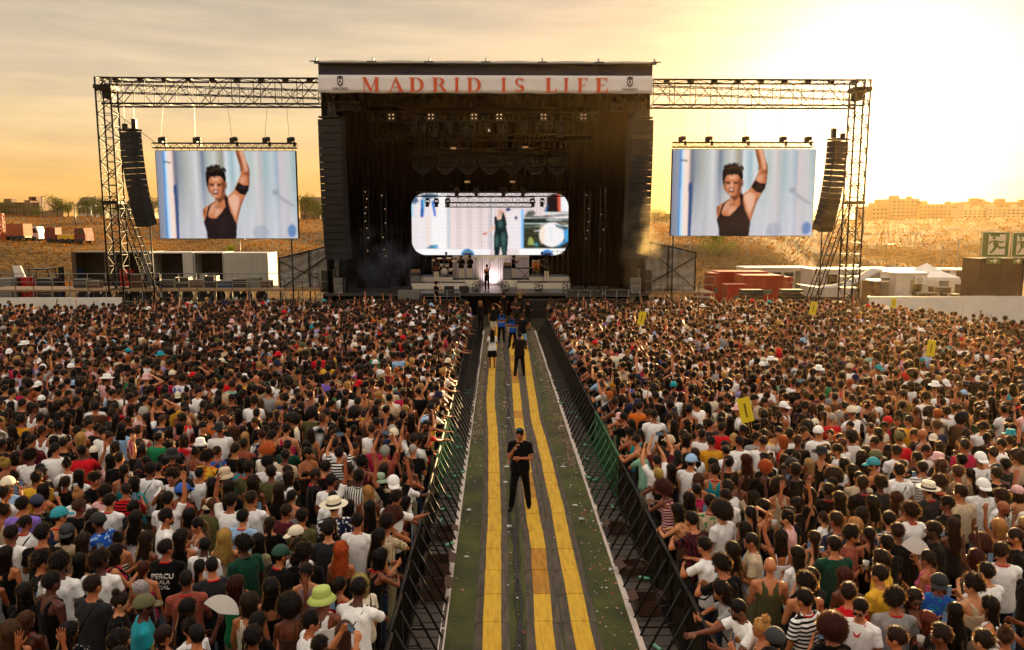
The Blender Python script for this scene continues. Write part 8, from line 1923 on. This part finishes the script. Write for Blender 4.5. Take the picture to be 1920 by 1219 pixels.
crew(967, 612, sex='m', pose='front', yaw=180, H=1.8, style='short', hcol='black', top='tee', tcol='charcoal', label='bearded crew member in dark grey facing back down the aisle', brd=True)
crew(975, 598, sex='f', pose='phone', yaw=0, H=1.78, style='long', hcol='blonde', top='tee', tcol='black', label='blonde photographer with raised camera at the far end of the aisle')
crew(945, 600, sex='m', pose='front', yaw=0, H=1.8, style='short', hcol='black', top='tee', tcol='black', label='photographer in black at the far end of the aisle')
# small crowd closing the far end of the aisle is part of the crowd field (see in_crowd)
# yellow placards above the crowd
for px, py, Y, tl, lab in ((1398, 769, 16.4, 14, 'large yellow placard on a stick tilted in the right crowd'), (1746, 653, 24.4, -4, 'yellow placard held up far right in the crowd'), (1525, 578, 35.8, -8, 'small yellow placard near the stage right crowd'), (1203, 597, 32, -12, 'yellow placard nearest the stage in the right crowd'), (1676, 568, 38.2, 0, 'tiny yellow placard before the white hoarding')):
    p = at(px, py, Y); s = {1398: 1, 1746: .95, 1525: 1.1, 1203: 1.0, 1676: .9}[px]; r_ = empty('placard', p); r_.rotation_euler = (0, R(-tl), 0); tag(r_, lab, 'placard'); b = MB(); b.b2((-.14 * s, 0, -.28 * s), (.14 * s, .012, .28 * s)); b.build('board', K_YELP2 if False else mat('placard_yellow', 'd9c21a', .6, 0, .05), r_); b = MB(); b.tube((0, .02, -.3 * s), (0, .02, -.75 * s), .009, 6); b.build('stick', K_WOOD, r_)
    M = Matrix.Rotation(R(90), 4, 'X') @ Matrix.Rotation(R(-90), 4, 'Z'); M.translation = (-.02, -.004, 0); b = MB()
    for i, (z0, z1) in enumerate(((.12, .15), (.085, .11), (.04, .075), (.0, .03), (-.04, -.01), (-.08, -.05), (-.12, -.09), (-.16, -.135))): b.b2((-.018 * s, -.006, z0 * s), (.018 * s, -.002, z1 * s))
    b.build('small_print', K_INK, r_)
# things held in the near crowd: placed at hands of the people holding them
def hand_world(o, i):
    P = [p for p in _P.values() if p.body == o.data][0]; bpy.context.view_layer.update(); return o.matrix_world @ P.hands[i], P
HOLD = [o for o in COL.objects if o.get('category') == 'person' and o.parent is None]
_ph = [0]; PHB = MB(); PHB.box((0, 0, 0), (.075, .012, .15)); PHB.cur = 1; PHB.box((0, -.0075, 0), (.068, .002, .14)); PHM = PHB.mesh('phone', [K_BLACK, emis('phone_screen', '8fa0b0', .08)])
CB = MB(); CB.lathe([(.001, -.06), (.03, -.06), (.042, .06), (.039, .06), (.028, -.05), (.001, -.05)], 14); CUPM = CB.mesh('cup', K_CUP)
FB = MB(); FB.prism([(0, 0)] + arc(0, 0, .23, .23, 15, 165, 16), (0, 0, 0), (1, 0, 0), (0, 0, 1), (0, .006, 0)); FANM = FB.mesh('fan', mat('fan_paper', 'ddd6ce', .7, 0, .15, 20, streak=(4, 1, .2)))
pose_of = {p.body: p.key[1] for p in _P.values()}
bpy.context.view_layer.update()
for o in HOLD:
    if o.location.y > 24 or o.location.z > .5: continue
    ps = pose_of.get(o.data); desc = o['label'].replace('person ', '')
    short = 'the person ' + ' '.join(desc.split()[:8]).rstrip(',')
    P = [p for p in _P.values() if p.body == o.data][0]; h0 = o.matrix_world @ P.hands[0]; h1 = o.matrix_world @ P.hands[1]
    if ps in ('phone', 'phone_low'):
        q = link('phone', PHM, None, (h0 + h1) / 2 + Vector((0, 0, .02)), (0, R(90) if ps == 'phone' and rnd.random() < .5 else 0, o.rotation_euler.z)); tag(q, 'phone held by ' + short, 'phone', 'phones held up in the crowd')
    elif ps == 'drink':
        q = link('plastic_cup', CUPM, None, h0 + Vector((0, 0, .02)), (0, 0, 0)); tag(q, 'white cup held by ' + short, 'cup', 'cups held in the crowd')
    elif ps == 'fan':
        q = link('hand_fan', FANM, None, h0 + Vector((0, 0, .03)), (R(-10), R(20), 0)); tag(q, 'open white hand fan held by ' + short, 'fan', 'hand fans in the crowd')
if 'TEXTMAN' in globals():
    for s, z, sz in (('PERCU', 1.3, .1), ('LALA', 1.22, .08), ('CIAL', 1.14, .08)):
        M = Matrix.Rotation(R(90), 4, 'X'); M.translation = (0, -.158, z); textmesh(s, sz, M, mat('print_white', 'cfc9be', .8), 'shirt_print', TEXTMAN, .012)

# ================= AIR =================
def haze_box():
    b = MB(); b.b2((-700, -40, -1.5), (900, 900, 26)); t = NT('haze_air'); v = t.n('ShaderNodeVolumePrincipled', {'Color': (1, .68, .30, 1), 'Density': HAZE, 'Anisotropy': .72}); t.l(v.outputs[0], t.out.inputs[1]); tag(b.build('haze', t.m), 'warm evening dust haze over the whole site', 'haze', None, 'stuff')
HAZE = .00014
haze_box()
def smoke(px, py, Y, r, dens, colr, lab, g=.5):
    b = MB(); b.ell((0, 0, 0), r, None, 20, 12); t = NT('smoke_' + lab[:6]); co = t.n('ShaderNodeTexCoord').outputs['Object']; nz = t.n('ShaderNodeTexNoise', {'Vector': co, 'Scale': .9, 'Detail': 4, 'Roughness': .6})
    ln = t.n('ShaderNodeVectorMath', {0: t.n('ShaderNodeVectorMath', {0: co, 1: r}, operation='DIVIDE').outputs[0]}, operation='LENGTH'); fall = t.n('ShaderNodeMapRange', {0: ln.outputs['Value'], 1: .25, 2: 1.0, 3: 1, 4: 0})
    n2 = t.n('ShaderNodeMapRange', {0: nz.outputs[0], 1: .42, 2: .68, 3: 0, 4: dens}); d = t.n('ShaderNodeMath', {0: fall.outputs[0], 1: n2.outputs[0]}, operation='MULTIPLY')
    v = t.n('ShaderNodeVolumePrincipled', {'Color': c4(colr), 'Density': d.outputs[0], 'Anisotropy': g}); t.l(v.outputs[0], t.out.inputs[1]); o = b.build('smoke', t.m); o.location = at(px, py, Y); tag(o, lab, 'smoke', None, 'stuff')
smoke(1200, 470, 49.4, (1.5, 1.2, 3.8), .35, (1, .8, .45), 'golden stage smoke drifting at the right edge of the stage')
smoke(715, 495, 50.2, (3.6, 1.4, 2.8), .22, (.6, .72, 1), 'thin blue grey smoke at the left of the stage')
SC.cycles.volume_step_rate = 3; SC.cycles.volume_max_steps = 64

# ---- where a row of alike things can be counted, each label says which one ----
ORD = 'first second third fourth fifth sixth seventh eighth ninth tenth eleventh twelfth thirteenth fourteenth fifteenth sixteenth seventeenth eighteenth nineteenth twentieth'.split()
def ordw(n): return ORD[n] if n < 20 else ('twenty-' + ORD[n - 20] if n < 29 else 'thirtieth' if n == 29 else 'thirty-' + ORD[n - 30])
bylab = {}
for o in COL.objects:
    if o.parent is None and o.get('label') and o.get('category') not in ('person',): bylab.setdefault(o['label'], []).append(o)
for lb, os_ in bylab.items():
    if len(os_) < 2 or len(os_) > 38 or os_[0].get('category') in ('plastic bottle', 'plastic cup', 'cable', 'paper scrap'): continue
    dep = 'barrier' in os_[0]['category'] or 'cardboard' in lb
    hgt = 'stack right' in lb
    os_.sort(key=(lambda o: o.location.y) if dep else (lambda o: o.location.x))
    for i, o in enumerate(os_):
        w_ = lb.split(); s_ = ordw(i) + ' from ' + ('the camera: ' if dep else 'left: ') + lb
        if len(s_.split()) <= 16: o['label'] = s_
